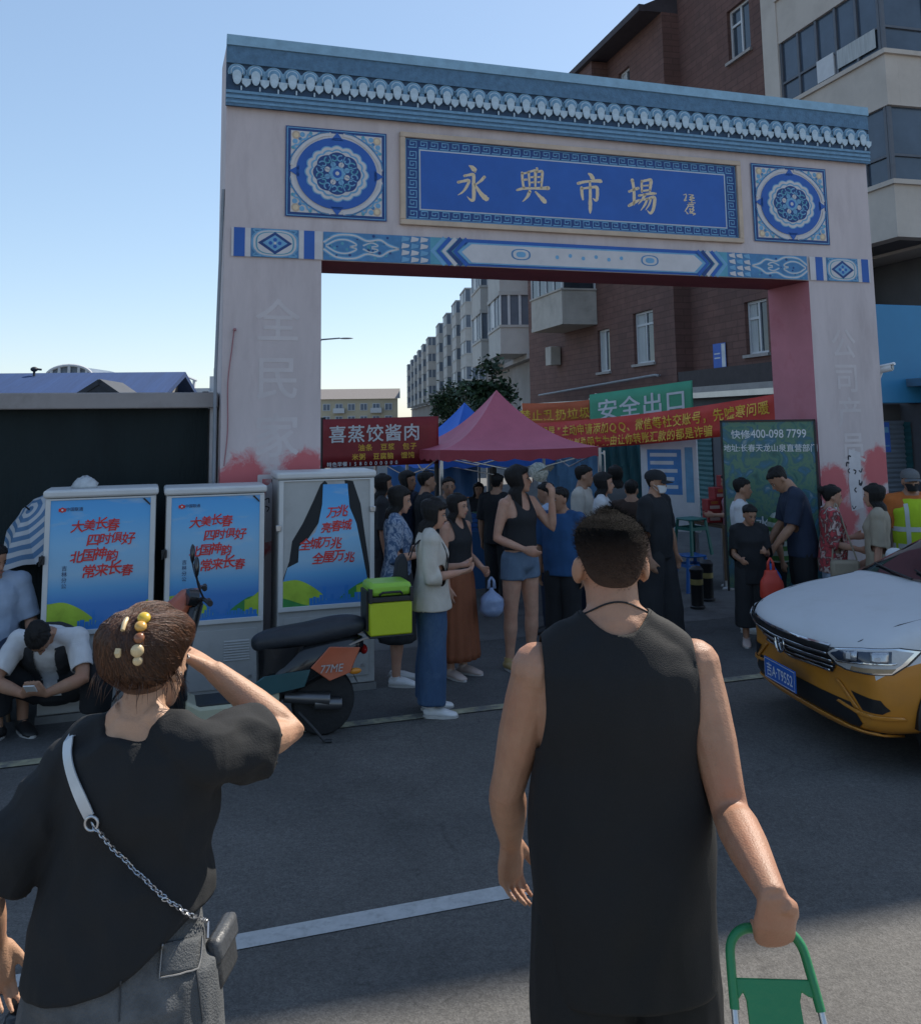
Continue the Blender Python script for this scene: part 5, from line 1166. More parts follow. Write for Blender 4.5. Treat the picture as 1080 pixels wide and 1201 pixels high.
banner('street_banner', 'short faded red banner with one row of yellow characters beside the green sign', A, B, .42, [('禁止乱扔垃圾文明经商', .05, .30, .21, 0)], [mat('banner_faded_red', (.58, .13, .05), .6, .12, 4)], .02)
A, B = at(620, 497, 16.9), at(690, 500, 16.9)
banner('street_banner', 'small red notice strip with white characters under the short faded banner', A, B, .26, [('诚信经营', .2, .2, .17, 1)], [m_red], .01)
A, B = at(691, 463, 16.2), at(811, 446, 15.4)
t = banner('exit_sign', 'green exit sign board with large white characters above the long red banner', A, B, .66, [('安全出口', .10 + .22, .44, .38, 1)], [m_grn], 0, 'sign', True)
L_, _ = flatframe(A, B)
for x in (.1, L_ - .1): mb = MB(); mb.tube([(x, .06, 0), (x, .06, 2.6)], .025, 6); mb.build('post', m_steel, t)
# red dumpling signboard on a food cart behind the left pillar
A, B = at(379, 492, 11.6), at(514, 488, 11.9)
t = banner('stall_signboard', 'dark red stall signboard with pale block characters beside the left pillar', A, B, .60, [('喜蒸饺酱肉', .16 + .02, .275, .225, 1), ('油条 豆浆 包子', .48, .40, .09, 0), ('米粥 豆腐脑 馄饨', .40, .51, .085, 0), ('特色早餐1580000000', .08, .585, .062, 1)], [mat('signboard_maroon', (.26, .025, .03), .5, .12)], 0, 'sign', True)
for x in (0.0, flatframe(A, B)[0] - .02): mb = MB(); mb.tube([(x, .05, 0), (x, .05, 2.22)], .03, 6); mb.build('post', m_blk, t)
tm = MB(); 
for i in range(5): pass

# big advert board between the gate pillars on the right
def mottled(name, cols, sc, rough=.45):
    m = bpy.data.materials.new(name); m.use_nodes = True; n = m.node_tree; L = n.links.new
    p = [x for x in n.nodes if x.type == 'BSDF_PRINCIPLED'][0]; p.inputs['Roughness'].default_value = rough
    tc = n.nodes.new('ShaderNodeTexCoord'); nz = n.nodes.new('ShaderNodeTexNoise'); nz.inputs['Scale'].default_value = sc; nz.inputs['Detail'].default_value = 6; nz.inputs['Distortion'].default_value = 1.2
    L(tc.outputs['Object'], nz.inputs['Vector']); cr = n.nodes.new('ShaderNodeValToRGB'); L(nz.outputs[0], cr.inputs[0]); e = cr.color_ramp.elements
    e[0].position = .3; e[0].color = (*cols[0], 1); e[1].position = .72; e[1].color = (*cols[-1], 1)
    for i, c in enumerate(cols[1:-1]): k = e.new(.3 + .42 * (i + 1) / (len(cols) - 1)); k.color = (*c, 1)
    L(cr.outputs[0], p.inputs['Base Color']); return m
A, B = at(846, 496, 10.1), at(953, 489, 9.75)
L_, rz = flatframe(A, B); t = thing('advert_board', 'tall green landscape advert board with a phone number standing by the right pillar', 'sign', (A.x, A.y, 0), rz)
mb = MB(); mb.box((0, 0, .35), (L_, .05, 2.10)); bd = mb.build('panel', mottled('landscape_print', [(.03, .09, .08), (.05, .16, .13), (.10, .20, .12), (.04, .13, .15), (.04, .15, .24), (.22, .30, .30)], 6.5), t, bevel=.004)
pr = Print(-.006); pr.text('快修', .19, 1.93, .10, 0, 0, offset=.015); pr.text('400-098 7799', L_ * .62, 1.93, .125, 0, 0, offset=.012, width=.8); pr.text('地址:长春天龙山泉直营部门', L_ * .52, 1.79, .085, 0, 0, offset=.012, width=.92)
pr.text('送水到家', L_ * .48, .98, .15, 0, 0, offset=.02)
pr.build('lettering', [m_wt], bd)
mb = MB(); mb.box((-.02, -.01, .32), (0, .06, 2.12)); mb.box((L_, -.01, .32), (L_ + .02, .06, 2.12)); mb.box((-.02, -.01, 2.101), (L_ + .02, .06, 2.12)); mb.box((.05, .01, 0), (.09, .05, .345)); mb.box((L_ - .09, .01, 0), (L_ - .05, .05, .345)); mb.build('frame', m_blk, t, smooth=False)
# white notice board
A, B = at(750, 514, 13.2), at(816, 512, 12.8); L_, rz = flatframe(A, B)
t = thing('notice_board', 'white notice board with blue printed rows under the long red banner', 'sign', (A.x, A.y, 0), rz)
mb = MB(); mb.box((0, 0, .6), (L_, .05, 1.90)); mb.build('panel', m_wt, t, bevel=.006); pr = Print(-.003)
pr.rect(.10, 1.10, L_ - .22, 1.72, 0, 0)
for i in range(5): pr.rect(.14, 1.62 - .11 * i, L_ - .28 - .05 * (i % 2), 1.67 - .11 * i, 1, 1)
pr.rect(L_ - .17, 1.0, L_ - .06, 1.75, 0, 2); pr.build('print', [mat('notice_mid_blue', (.08, .25, .55), .5), m_wt, m_lblue], t)
for x in (.05, L_ - .09): mb = MB(); mb.box((x, .055, 0), (x + .04, .09, 1.8)); mb.build('post', m_steel, t)

# ================================================================ MARKET GOODS
m_wood = mat('stall_wood', (.12, .08, .05), .8, .2, 4); m_tarp = mat('blue_tarpaulin', (.04, .13, .30), .6, .15, 2, .3, 5); m_teal2 = mat('teal_shelf', (.03, .12, .13), .6, .15, 3)
def stall(name, label, loc, rz, w, d, h, mtop, goods, gcols, cat='stall'):
    t = thing(name, label, cat, loc, rz)
    mb = MB(); mb.box((-w / 2, -d / 2, h - .04), (w / 2, d / 2, h)); mb.build('table_top', m_wood, t, bevel=.005)
    for sx in (-1, 1):
        for sy in (-1, 1): mb = MB(); x, y = sx * (w / 2 - .04), sy * (d / 2 - .04); mb.box((x - .02, y - .02, 0), (x + .02, y + .02, h - .041)); mb.build('leg', m_steel, t)
    mb = MB(); N = 26; mb.loft([[V((-w / 2 - .01 + (w + .02) * i / N, -d / 2 - .012 - .012 * sin(i * 1.7) * k, h + .004 - k * (h - .12))) for i in range(N + 1)] for k in (1, .5, 0)] + [[V((-w / 2 - .01 + (w + .02) * i / N, d / 2, h + .004)) for i in range(N + 1)]], closed=False)
    mb.build('table_cloth', mtop, t)
    return t
def crate(loc, rz, label, mcol, mgood, kind='round', n=14, size=(.46, .32, .2), seed=1):
    rnd = random.Random(seed); t = thing('produce_crate', label, 'crate', loc, rz, 'crates on the market stalls'); w, d, h = size
    mb = MB(); mb.box((-w / 2, -d / 2, 0), (w / 2, d / 2, .02)); 
    for k in range(3):
        z = .03 + k * (h - .03) / 3; e = (h - .03) / 3 - .012
        mb.box((-w / 2, -d / 2, z), (w / 2, -d / 2 + .012, z + e)); mb.box((-w / 2, d / 2 - .012, z), (w / 2, d / 2, z + e)); mb.box((-w / 2, -d / 2 + .013, z), (-w / 2 + .012, d / 2 - .013, z + e)); mb.box((w / 2 - .012, -d / 2 + .013, z), (w / 2, d / 2 - .013, z + e))
    mb.build('basket', mcol, t, smooth=False)
    mb = MB()
    for i in range(n):
        x = (rnd.random() - .5) * (w - .1); y = (rnd.random() - .5) * (d - .1); r = .035 + .012 * rnd.random(); mb.ball((x, y, h - .02 + .04 * rnd.random()), (r, r, r * .95), 10, 6)
    mb.build('produce', mgood, t); return t
def W2(px, py, Y): p = at(px, py, Y); return (p.x, p.y, p.z)
gd1, gd2, gd3 = mat('tomato_red', (.32, .03, .02), .35), mat('leaf_green', (.06, .16, .03), .5, .3, 10), mat('orange_fruit', (.5, .18, .02), .45)
cr_b, cr_g, cr_w = mat('crate_blue', (.03, .12, .35), .5), mat('crate_green', (.03, .2, .10), .5), mat('crate_white', (.5, .5, .5), .5)
k = 0
for (x, y, rz, w, mt, lab) in ((.35, 12.0, .30, 1.5, m_tarp, 'market stall table with hanging blue cloth under the red-pink tent'), (-.6, 13.6, .3, 1.7, mat('stall_white_cloth', (.40, .41, .42), .8), 'market stall table with pale cloth under the blue canopy'), (3.6, 12.4, .35, 1.0, m_wood, 'low wooden stall table stacked with red cartons below the notice board')):
    stall('market_stall', lab, (x, y, 0), rz, w, .75, .8, mt, 0, 0)
    if k < 2:
        for i in range(3):
            c = V((x, y, .806)) + Matrix.Rotation(rz, 3, 'Z') @ V((-w / 2 + .28 + (w - .5) / 2 * i, -.02, 0))
            crate(c, rz + .05 * i, ('%s plastic crate of %s on the %s stall table' % (('blue', 'green', 'white')[(i + k) % 3], ('red tomatoes', 'green leaves', 'orange fruit')[i], ('blue-clothed', 'pale-clothed')[k])), (cr_b, cr_g, cr_w)[(i + k) % 3], (gd1, gd2, gd3)[i], seed=i + 5 * k)
    k += 1
# stacked red cartons
m_carton = [mat('carton_red', (.36, .04, .04), .5, .1), mat('carton_print', (.5, .38, .32), .5), mat('carton_orange', (.45, .14, .03), .5)]
p0 = V((3.42, 12.25, .806)); kk = 0
names = ['bottom left', 'bottom middle', 'bottom right', 'second row left', 'second row middle', 'second row right', 'third row left', 'third row right', 'top']
for (i, j) in ((-1, 0), (0, 0), (1, 0), (-1, 1), (0, 1), (1, 1), (-.5, 2), (.5, 2), (.1, 3)):
    mb = MB(); mb.cbox((0, 0, .075), (.19, .16, .146)); mb.quad((-.07, -.0815, .03), (.07, -.0815, .03), (.07, -.0815, .07), (-.07, -.0815, .07), 1); mb.quad((-.05, -.0815, .09), (.05, -.0815, .09), (.05, -.0815, .125), (-.05, -.0815, .125), 2)
    o = mb.build('goods_carton', m_carton, None, smooth=False, bevel=.004); o.location = p0 + V((i * .2, i * .06, .148 * j)); o.rotation_euler.z = .3 + .04 * ((kk * 7) % 5 - 2)
    tag(o, 'red goods carton, ' + names[kk] + ' of the carton stack', 'carton', 'stacked red cartons'); kk += 1
sc.scale = (.93, .93, .98)
# stools
def stool(loc, rz, mcol, label):
    t = thing('plastic_stool', label, 'stool', loc, rz, 'plastic stools by the carton stall')
    mb = MB(); mb.box((-.14, -.14, .42), (.14, .14, .45)); mb.build('seat', mcol, t, bevel=.015)
    for sx in (-1, 1):
        for sy in (-1, 1): mb = MB(); mb.tube([(sx * .12, sy * .12, .419), (sx * .165, sy * .165, 0)], [(.025, .015), (.028, .016)], 8); mb.build('leg', mcol, t)
    mb = MB()
    for s_ in (-1, 1): mb.box((-.14, s_ * .137 - .006, .30), (.14, s_ * .137 + .006, .34)); mb.box((s_ * .138 - .006, -.128, .301), (s_ * .138 + .006, .128, .339))
    mb.build('stretcher', mcol, t); return t
ms = mat('stool_blue', (.03, .14, .42), .4, .06); mg = mat('stool_green', (.02, .14, .12), .4, .06)
stool((2.86, 11.9, 0), .3, ms, 'blue plastic stool standing on the ground beside the black bollards')
stool((2.88, 11.9, .45), .45, mg, 'dark green plastic stool stacked upside above the blue stool').rotation_euler.z = .5
# bollards
for (px, py, lab) in ((818, 714, 'black banded bollard with a pale stripe, nearer of the pair by the stools'), (830, 705, 'black banded bollard, farther of the pair by the stools')):
    p = ground(px, py); t = thing('bollard', lab, 'bollard', (p.x, p.y, 0), 0, 'black bollards at the market mouth')
    mb = MB(); mb.lathe((0, 0, 0), [(.085, 0), (.085, .03), (.07, .04), (.07, .40), (.078, .41), (.078, .44), (.05, .47), (.01, .48)], 18); mb.build('post', m_blk, t)
    mb = MB(); mb.lathe((0, 0, 0), [(.0705, .27), (.0725, .271), (.0725, .33), (.0705, .331)], 18); mb.build('band', mat('bollard_band', (.35, .28, .10), .5), t)
# backdrops under the tents
for (px0, px1, Y, zt, zb, m_, lab) in ((455, 560, 16.5, 1.55, .0, m_tarp, 'blue tarpaulin sheet hung behind the blue canopy'), (640, 705, 14.6, 1.62, 0, mat('tarp_pale_blue', (.10, .22, .36), .6, .2, 3), 'pale blue tarpaulin sheet hung behind the red-pink tent'), (705, 760, 15.2, 1.75, 0, m_teal2, 'dark teal shop shutter sheet left of the white notice board')):
    a, b = at(px0, 494, Y), at(px1, 494, Y - .6); L_, rz = flatframe(a, b); t = thing('tarpaulin', lab, 'tarpaulin', (a.x, a.y, 0), rz)
    mb = MB(); N = 24; mb.loft([[V((L_ * i / N, .04 * sin(i * 1.3 + k) + .03 * noise.noise((i * .4, k, 1)), zb + (zt - zb) * k / 5)) for i in range(N + 1)] for k in range(6)], closed=False); mb.build('sheet', m_, t)
    mb = MB(); 
    for x in (0, L_): mb.tube([(x, .05, 0), (x, .05, zt + .06)], .018, 6)
    mb.tube([(0, .05, zt + .02), (L_, .05, zt + .02)], .014, 6); mb.build('frame', m_steel, t)
# shop units along the foot of the brick house
t = thing('shop_row', 'low row of grey shop fronts with steel shutters along the foot of the brick house', 'shop', (4.75, 24, 0), BA)
mb = MB(); mb.box((-6, -1.0, 0), (11.5, -.02, 2.55)); mb.build('wall', mat('shop_grey', (.13, .13, .14), .8, .15, 1.5), t, smooth=False)
mb = MB(); mb.box((-6.1, -1.3, 2.551), (11.6, -.02, 2.66)); mb.build('canopy', m_steel, t, smooth=False)
for i in range(6):
    x = -5.5 + 2.8 * i; mb = MB(); rr = [[V((x, -1.02 - .012 * (j % 2), .05 + 2.0 * j / 40)), V((x + 2.1, -1.02 - .012 * (j % 2), .05 + 2.0 * j / 40))] for j in range(41)]; mb.loft(rr, closed=False); mb.build('shutter', [MATS['steel_shutter'], m_teal2][i % 2], t, smooth=False)

# ================================================================ TREE behind the tent
def tree(name, label, loc, H_, cw, seed, nleaf=5200):
    rnd = random.Random(seed); t = thing(name, label, 'tree', loc)
    mb = MB(); mb.tube([(0, 0, 0), (.05, .02, H_ * .3), (0, .05, H_ * .6), (.08, 0, H_ * .9)], [.14, .11, .07, .02], 8)
    tips = []
    for i in range(16):
        z = H_ * (.3 + .5 * rnd.random()); a = rnd.random() * 2 * pi; l = cw * (.5 + .5 * rnd.random()) * (1.15 - z / H_ * .7)
        e = V((l * cos(a), l * sin(a), z + l * .5)); mb.tube([(0, 0, z), tuple((V((0, 0, z)) + e) / 2 + V((0, 0, .1))), tuple(e)], [.045, .03, .01], 5); tips += [e, (V((0, 0, z)) + e) / 2 + V((0, 0, .15))]
    tips.append(V((0, 0, H_ * .95))); mb.build('trunk', mat('bark', (.06, .045, .035), .9, .2, 8), t)
    mb = MB(); per = nleaf // len(tips)
    for c in tips:
        for i in range(per):
            d_ = V((rnd.gauss(0, 1), rnd.gauss(0, 1), rnd.gauss(0, .7))) * (cw * .21); p = c + d_
            u = V((rnd.gauss(0, 1), rnd.gauss(0, 1), rnd.gauss(0, .6))).normalized() * .10; v = u.orthogonal().normalized() * .045
            v = Matrix.Rotation(rnd.random() * 6.28, 3, u.normalized()) @ v
            mb.add([p - u, p + v, p + u, p - v], [(0, 1, 2, 3)], 0 if rnd.random() < .6 else 1)
    mb.build('crown', [mat('leaf_dark', (.025, .05, .025), .6, .3, 2), mat('leaf_mid', (.04, .075, .03), .6, .3, 2)], t, smooth=False)
pt = at(575, 494, 27); tree('street_tree', 'dark green leafy tree rising behind the red-pink tent peak', (pt.x, pt.y, 0), 3.9, .95, 3)
pt = at(528, 494, 40); tree('street_tree', 'smaller dark bushy tree left of the tent peak, before the apartment row', (pt.x, pt.y, 0), 3.8, 1.0, 4, 3000)
# ================================================================ PEOPLE
def skin(name, c): return mat(name, c, .48, .14, 14, .16, 260, spec=.35, dirt=(c[0] * 1.02, c[1] * .80, c[2] * .76), dscale=5, dth=(.45, .8))
SK1, SK2, SK3 = skin('skin_light', (.46, .26, .18)), skin('skin_tan', (.35, .195, .125)), skin('skin_warm', (.37, .205, .13))
HB = mat('hair_black', (.012, .0105, .010), .55, .25, 8, .5, 60, stretch=(6, 6, .8), spec=.3); HBR = mat('hair_brown', (.055, .022, .012), .38, .35, 7, .5, 60, stretch=(6, 6, .8), spec=.6)
M_EYE = mat('eye_dark', (.012, .01, .009), .2, 0); M_EYW = mat('eye_white', (.55, .53, .5), .3, 0); M_LIP = mat('lip', (.30, .10, .085), .5, 0); M_BROW = mat('eyebrow', (.02, .016, .014), .7, 0)
def cloth(name, c, rough=.85, **k): return mat(name, c, rough, k.pop('var', .12), k.pop('scale', 5), k.pop('bump', .25), k.pop('bscale', 160), **k)
HEADR = [(0.0, .018, .018, .062), (.012, .036, .040, .047), (.042, .053, .066, .024), (.085, .0655, .086, .008), (.125, .072, .094, .000), (.160, .0745, .0965, -.003), (.188, .067, .088, -.005), (.210, .047, .064, -.006), (.223, .018, .025, -.006)]
def headr(z):
    z = min(max(z, 0), .223)
    for a, b in zip(HEADR, HEADR[1:]):
        if z <= b[0]:
            t = (z - a[0]) / (b[0] - a[0]); t = t * t * (3 - 2 * t) * .3 + t * .7
            return tuple(a[i] + (b[i] - a[i]) * t for i in (1, 2, 3))
    return HEADR[-1][1:]
def smooth01(x): x = min(max(x, 0), 1); return x * x * (3 - 2 * x)

_tmp_mat = None
def fuse(mb, voxel, it=3, fac=.5):
    """one continuous surface from overlapping closed shapes"""
    me = bpy.data.meshes.new('fuse_source'); me.from_pydata([tuple(p) for p in mb.v], [], mb.f)
    bm = bmesh.new(); bm.from_mesh(me); bmesh.ops.recalc_face_normals(bm, faces=bm.faces); bm.to_mesh(me); bm.free()
    o = bpy.data.objects.new('fuse_source', me); COL.objects.link(o)
    r = o.modifiers.new('r', 'REMESH'); r.mode = 'VOXEL'; r.voxel_size = voxel; r.use_smooth_shade = True
    if it: s = o.modifiers.new('s', 'SMOOTH'); s.factor = fac; s.iterations = it
    dg = bpy.context.evaluated_depsgraph_get(); dg.update()
    out = bpy.data.meshes.new_from_object(o.evaluated_get(dg))
    bpy.data.objects.remove(o); bpy.data.meshes.remove(me)
    return out
def mesh_obj(me, name, m, parent=None, fold=0.0, ff=(5, 5, 2), seed=0, opens=(), thick=.004, cut=None, warp=None, sub=0):
    import numpy as np
    me.name = name; me.materials.clear()
    for q in (m if isinstance(m, (list, tuple)) else [m]): me.materials.append(q)
    if fold or warp:
        nrm = [n.vector.copy() for n in me.vertex_normals]
        for v, n in zip(me.vertices, nrm):
            p = v.co
            if fold:
                q = V((p.x * ff[0] + seed, p.y * ff[1], p.z * ff[2] + seed * 2)); a = noise.noise(q) ; b = 1 - abs(noise.noise(q * 1.9 + V((7, 3, 1)))) * 2.2
                v.co = p + n * (fold * (a * .7 + b * .45 + .22 * noise.noise(q * 4.3) - .2))
            if warp: v.co = warp(v.co.copy(), n)
    if opens or cut:
        bm = bmesh.new(); bm.from_mesh(me)
        if opens:
            kill = [f for f in bm.faces if any((f.calc_center_median() - c).length < r and -q * .42 < (f.calc_center_median() - c).dot(d) < q for c, d, r, q in opens)]
            bmesh.ops.delete(bm, geom=kill, context='FACES')
            for _ in range(14):
                B = [(v, sum((e.other_vert(v).co for e in v.link_edges if e.is_boundary), V()) / 2) for v in bm.verts if v.is_boundary and sum(e.is_boundary for e in v.link_edges) == 2]
                for v, c in B: v.co = v.co.lerp(c, .5)
        bm.to_mesh(me); bm.free()
    me.polygons.foreach_set('use_smooth', [True] * len(me.polygons)); me.update()
    o = bpy.data.objects.new(name, me); COL.objects.link(o)
    if parent is not None: o.parent = parent
    if opens:
        s = o.modifiers.new('solid', 'SOLIDIFY'); s.thickness = thick; s.offset = -1
    return o

class Body:
    def __init__(s, H, sex='m', bulk=1.0, lean=0.0, sway=0.0, head=(0, 0, 0), armR=None, armL=None, legR=None, legL=None, twist=0.0, belly=1.0, handR=None, handL=None, feet=(10, 10), armw=1.0, sw=None, shd=(0, 0)):
        s.shd = {'R': shd[0], 'L': shd[1]}
        s.H, s.sex, s.bulk, s.lean, s.head, s.twist, s.sway, s.belly, s.armw = H, sex, bulk, radians(lean), head, radians(twist), radians(sway), belly, armw
        s.sw = sw or (.112 if sex == 'm' else .098) * (1 + (bulk - 1) * .6)
        D = {'R': (legR or ((.02, .0, -1), (0, -.03, -1))), 'L': (legL or ((.02, .0, -1), (0, -.03, -1)))}
        s.leg = {}
        for k, sg in (('R', 1), ('L', -1)):
            hp = V((sg * .052, 0, 0)); d1 = V((D[k][0][0] * sg, *D[k][0][1:])).normalized(); d2 = V((D[k][1][0] * sg, *D[k][1][1:])).normalized()
            kn = hp + d1 * .245; an = kn + d2 * .24; s.leg[k] = [hp, kn, an]
        s.hz = .045 - min(s.leg['R'][2].z, s.leg['L'][2].z)
        for k in s.leg: s.leg[k] = [p + V((0, 0, s.hz)) for p in s.leg[k]]
        s.feet = feet
        # spine table
        s.tab = []; p = V((0, 0, s.hz)); N = 48
        for i in range(N + 1):
            h = .40 * i / N; a = s.lean * smooth01(h / .22); b = s.sway * smooth01(h / .22)
            s.tab.append((h, p.copy(), a, b)); p = p + Matrix.Rotation(b, 3, 'Y') @ V((0, sin(a), cos(a))) * (.40 / N)
        s.arm = {}; s.hand = {'R': handR or {}, 'L': handL or {}}
        A = {'R': armR or ((.16, -.03, -1), (.04, .16, -1)), 'L': armL or ((.16, -.03, -1), (.04, .16, -1))}
        for k, sg in (('R', 1), ('L', -1)):
            sh = s.T((sg * s.sw, -.006, .283 - s.shd[k])); a = A[k]
            if a[0] == 'pts':
                el = sh + (V(a[1]) / H - sh).normalized() * .172; wr = el + (V(a[2]) / H - el).normalized() * .15
            elif a[0] == 'ik':
                tgt = V(a[1]) / H; pole = V(a[2]); L1, L2 = .172, .15; d = tgt - sh; L = min(d.length, (L1 + L2) * .999); dn = d.normalized()
                ca = (L1 * L1 + L * L - L2 * L2) / (2 * L1 * L); pp = (pole - dn * pole.dot(dn)).normalized()
                el = sh + dn * (L1 * ca) + pp * (L1 * sqrt(max(0, 1 - ca * ca))); wr = sh + dn * L
            else:
                el = sh + V((a[0][0] * sg, *a[0][1:])).normalized() * .172; wr = el + V((a[1][0] * sg, *a[1][1:])).normalized() * .15
            s.arm[k] = [sh, el, wr]
        s.hp = s.T((0, .004, .338)); R = s.R(.34)
        s.hR = R @ Matrix.Rotation(radians(head[0]), 3, 'Z') @ Matrix.Rotation(radians(head[2]), 3, 'Y') @ Matrix.Rotation(radians(-head[1]), 3, 'X')
    def R(s, h):
        i = min(max(int(h / .40 * 48), 0), 48); return Matrix.Rotation(s.twist * smooth01(h / .25), 3, 'Z') @ Matrix.Rotation(s.tab[i][3], 3, 'Y') @ Matrix.Rotation(-s.tab[i][2], 3, 'X')
    def T(s, p):
        x, y, h = p
        if h < 0: return V((x, y, s.hz + h))
        i = min(int(h / .40 * 48), 47); f = h / .40 * 48 - i; c = s.tab[i][1].lerp(s.tab[i + 1][1], f)
        return c + s.R(h) @ V((x, y, 0))
    def rings(s):
        b = s.bulk; B = s.belly
        if s.sex == 'm': r = [(-.058, .045, .04, 0), (-.03, .086, .062, 0), (.0, .097, .069, -.005), (.05, .093 * B, .061 * B, .002), (.10, .089 * B, .058 * B, .006), (.16, .094, .063, .004), (.22, .105, .067, 0), (.265, .107, .060, -.004), (.295, .088, .047, -.008), (.315, .055, .039, -.010), (.335, .036, .037, -.008)]
        else: r = [(-.058, .045, .04, 0), (-.03, .090, .063, 0), (.0, .099, .071, -.006), (.05, .086 * B, .058 * B, .0), (.10, .075 * B, .050 * B, .004), (.16, .081, .055, .006), (.215, .090, .066, .010), (.262, .091, .053, -.002), (.292, .077, .042, -.008), (.312, .047, .035, -.010), (.335, .031, .032, -.008)]
        return [(h, rx * (b if h < .3 else 1 + (b - 1) * .45), ry * (b if h < .3 else 1 + (b - 1) * .45), cy) for h, rx, ry, cy in r]
    def ringpts(s, h, rx, ry, cy, n=28, pw=.88):
        P = []
        for k in range(n):
            a = 2 * pi * k / n; c, q = cos(a), sin(a)
            P.append(s.T((rx * abs(c) ** pw * (1 if c > 0 else -1), cy + ry * abs(q) ** pw * (1 if q > 0 else -1), h)) * s.H)
        return P
    def hd(s, p): return (s.hp + s.hR @ (V(p) / 1.7)) * s.H       # head-space (metres at 1.7 m) to local
    def limb(s, pts, rad, n=14, mb=None): mb.tube([p * s.H for p in pts], [(r * s.H if not isinstance(r, tuple) else (r[0] * s.H, r[1] * s.H)) for r in rad], n)
    def armpts(s, k, ext=0.0, f=1.0):
        sh, el, wr = s.arm[k]; u = (el - sh); l = wr - el
        P = [sh, sh + u * .25, sh + u * .55, sh + u * .85, el, el + l * .2, el + l * .45, el + l * .75, wr]; return P
    AR = [.0345, .0345, .0318, .0258, .0246, .0272, .0258, .0200, .0160]
    def hand_mesh(s, k, mb, fine=1.0):
        sh, el, wr = s.arm[k]; hp = s.hand[k]; H = s.H; sg = 1 if k == 'R' else -1
        d = V(hp.get('dir', (wr - el).normalized())).normalized()
        n = V(hp.get('palm', (-sg, 0, 0))); n = (n - d * n.dot(d)).normalized()      # palm facing
        sd = d.cross(n) * sg                                                        # towards the thumb side
        if hp.get('flip'): sd = -sd
        curl = hp.get('curl', .45); sp = hp.get('spread', .0)
        w = wr
        fd_ = (wr - el).normalized(); mb.tube([p * H for p in (w - fd_ * .03, w - fd_ * .004 + d * .002, w + d * .03, w + d * .054, w + d * .06)], [(.0165 * H, .0150 * H), (.0178 * H, .0130 * H), (.0245 * H, .0125 * H), (.0235 * H, .0105 * H), (.018 * H, .007 * H)], 12, side=sd)
        for i, (o, L, r) in enumerate(((.0186, .044, .0052), (.0064, .049, .0054), (-.0062, .046, .0052), (-.0180, .036, .0047))):
            c = curl * (1 + .12 * i) + .08 * ((i * 7) % 3 - 1); b = w + d * (.050 - .003 * abs(i - 1)) + sd * o; q = (d + sd * (o * 8 * sp)).normalized(); P = [b - q * .012, b]
            for f, seg in zip(hp.get('joints', (.6, 1.0, .8)), (.45, .32, .25)):
                q = (q * cos(c * f) + n * sin(c * f)).normalized(); P.append(P[-1] + q * (L * seg))
            r *= hp.get('fr', 1.0); mb.tube([p * H for p in P], [r * 1.05 * H, r * 1.08 * H, r * H, r * .93 * H, r * .72 * H], 8)
        b = w + d * .012 + sd * .017; tc = hp.get('thumb', .5); q = (d * .72 + sd * (.68 - .42 * tc) + n * .25 * tc).normalized(); P = [b - q * .012 - sd * .006, b, b + q * .022]
        q = (q + n * .5 * tc + d * .35).normalized(); P.append(P[-1] + q * .020); q = (q + n * .3 * tc).normalized(); P.append(P[-1] + q * .012)
        mb.tube([p * H for p in P], [.0095 * H, .0095 * H, .0072 * H, .0062 * H, .0046 * H], 8)
    def body_mesh(s, voxel, it=3, barefeet=False):
        mb = MB(); H = s.H
        mb.loft([s.ringpts(*r) for r in s.rings()])
        nk = [s.T((0, -.012, .30)), s.T((0, -.010, .325)), s.T((0, -.002, .352)), s.hp + s.hR @ V((0, .0, .035)), s.hp + s.hR @ V((0, -.004, .06))]; nr = .0345 if s.sex == 'm' else .0285; nr *= 1 + (s.bulk - 1) * .5
        s.limb(nk, [nr * 1.25, nr * 1.04, nr, nr, nr], 16, mb)
        # trapezius slopes
        for sg in (1, -1): s.limb([s.T((sg * .015, -.014, .338)), s.T((sg * .05, -.012, .312 - s.shd['R' if sg > 0 else 'L'] * .4)), s.T((sg * s.sw * .9, -.008, .288 - s.shd['R' if sg > 0 else 'L']))], [.022, .024 if s.sex == 'm' else .019, .024], 10, mb)
        # head
        rr = []
        for i in range(25):
            z = .223 * i / 24; rx, ry, cy = headr(z)
            rr.append([s.hd((rx * cos(a), cy + ry * sin(a) * (1 if sin(a) > 0 else .98), z)) for a in [2 * pi * k / 24 for k in range(24)]])
        mb.loft(rr)
        mb.tube([s.hd(p) for p in ((0, .088, .118), (0, .100, .098), (0, .112, .074), (0, .098, .064))], [.008 * H / 1.7, .0105 * H / 1.7, .0145 * H / 1.7, .010 * H / 1.7], 8)
        mb.ball(s.hd((0, .086, .042)), [.024 * H / 1.7, .016 * H / 1.7, .012 * H / 1.7], R=s.hR); mb.ball(s.hd((0, .075, .012)), .020 * H / 1.7)
        mb.ball(s.hd((0, .082, .128)), [.052 * H / 1.7, .016 * H / 1.7, .011 * H / 1.7], R=s.hR)
        for sg in (1, -1):
            E = s.hR @ Matrix.Rotation(sg * radians(-28), 3, 'Z') @ Matrix.Rotation(radians(12), 3, 'X')
            mb.ball(s.hd((sg * .080, -.012, .098)), [.0085 * H / 1.7, .019 * H / 1.7, .030 * H / 1.7], 10, 8, R=E); mb.ball(s.hd((sg * .077, .0, .078)), [.008 * H / 1.7, .012 * H / 1.7, .015 * H / 1.7], 8, 6, R=E)
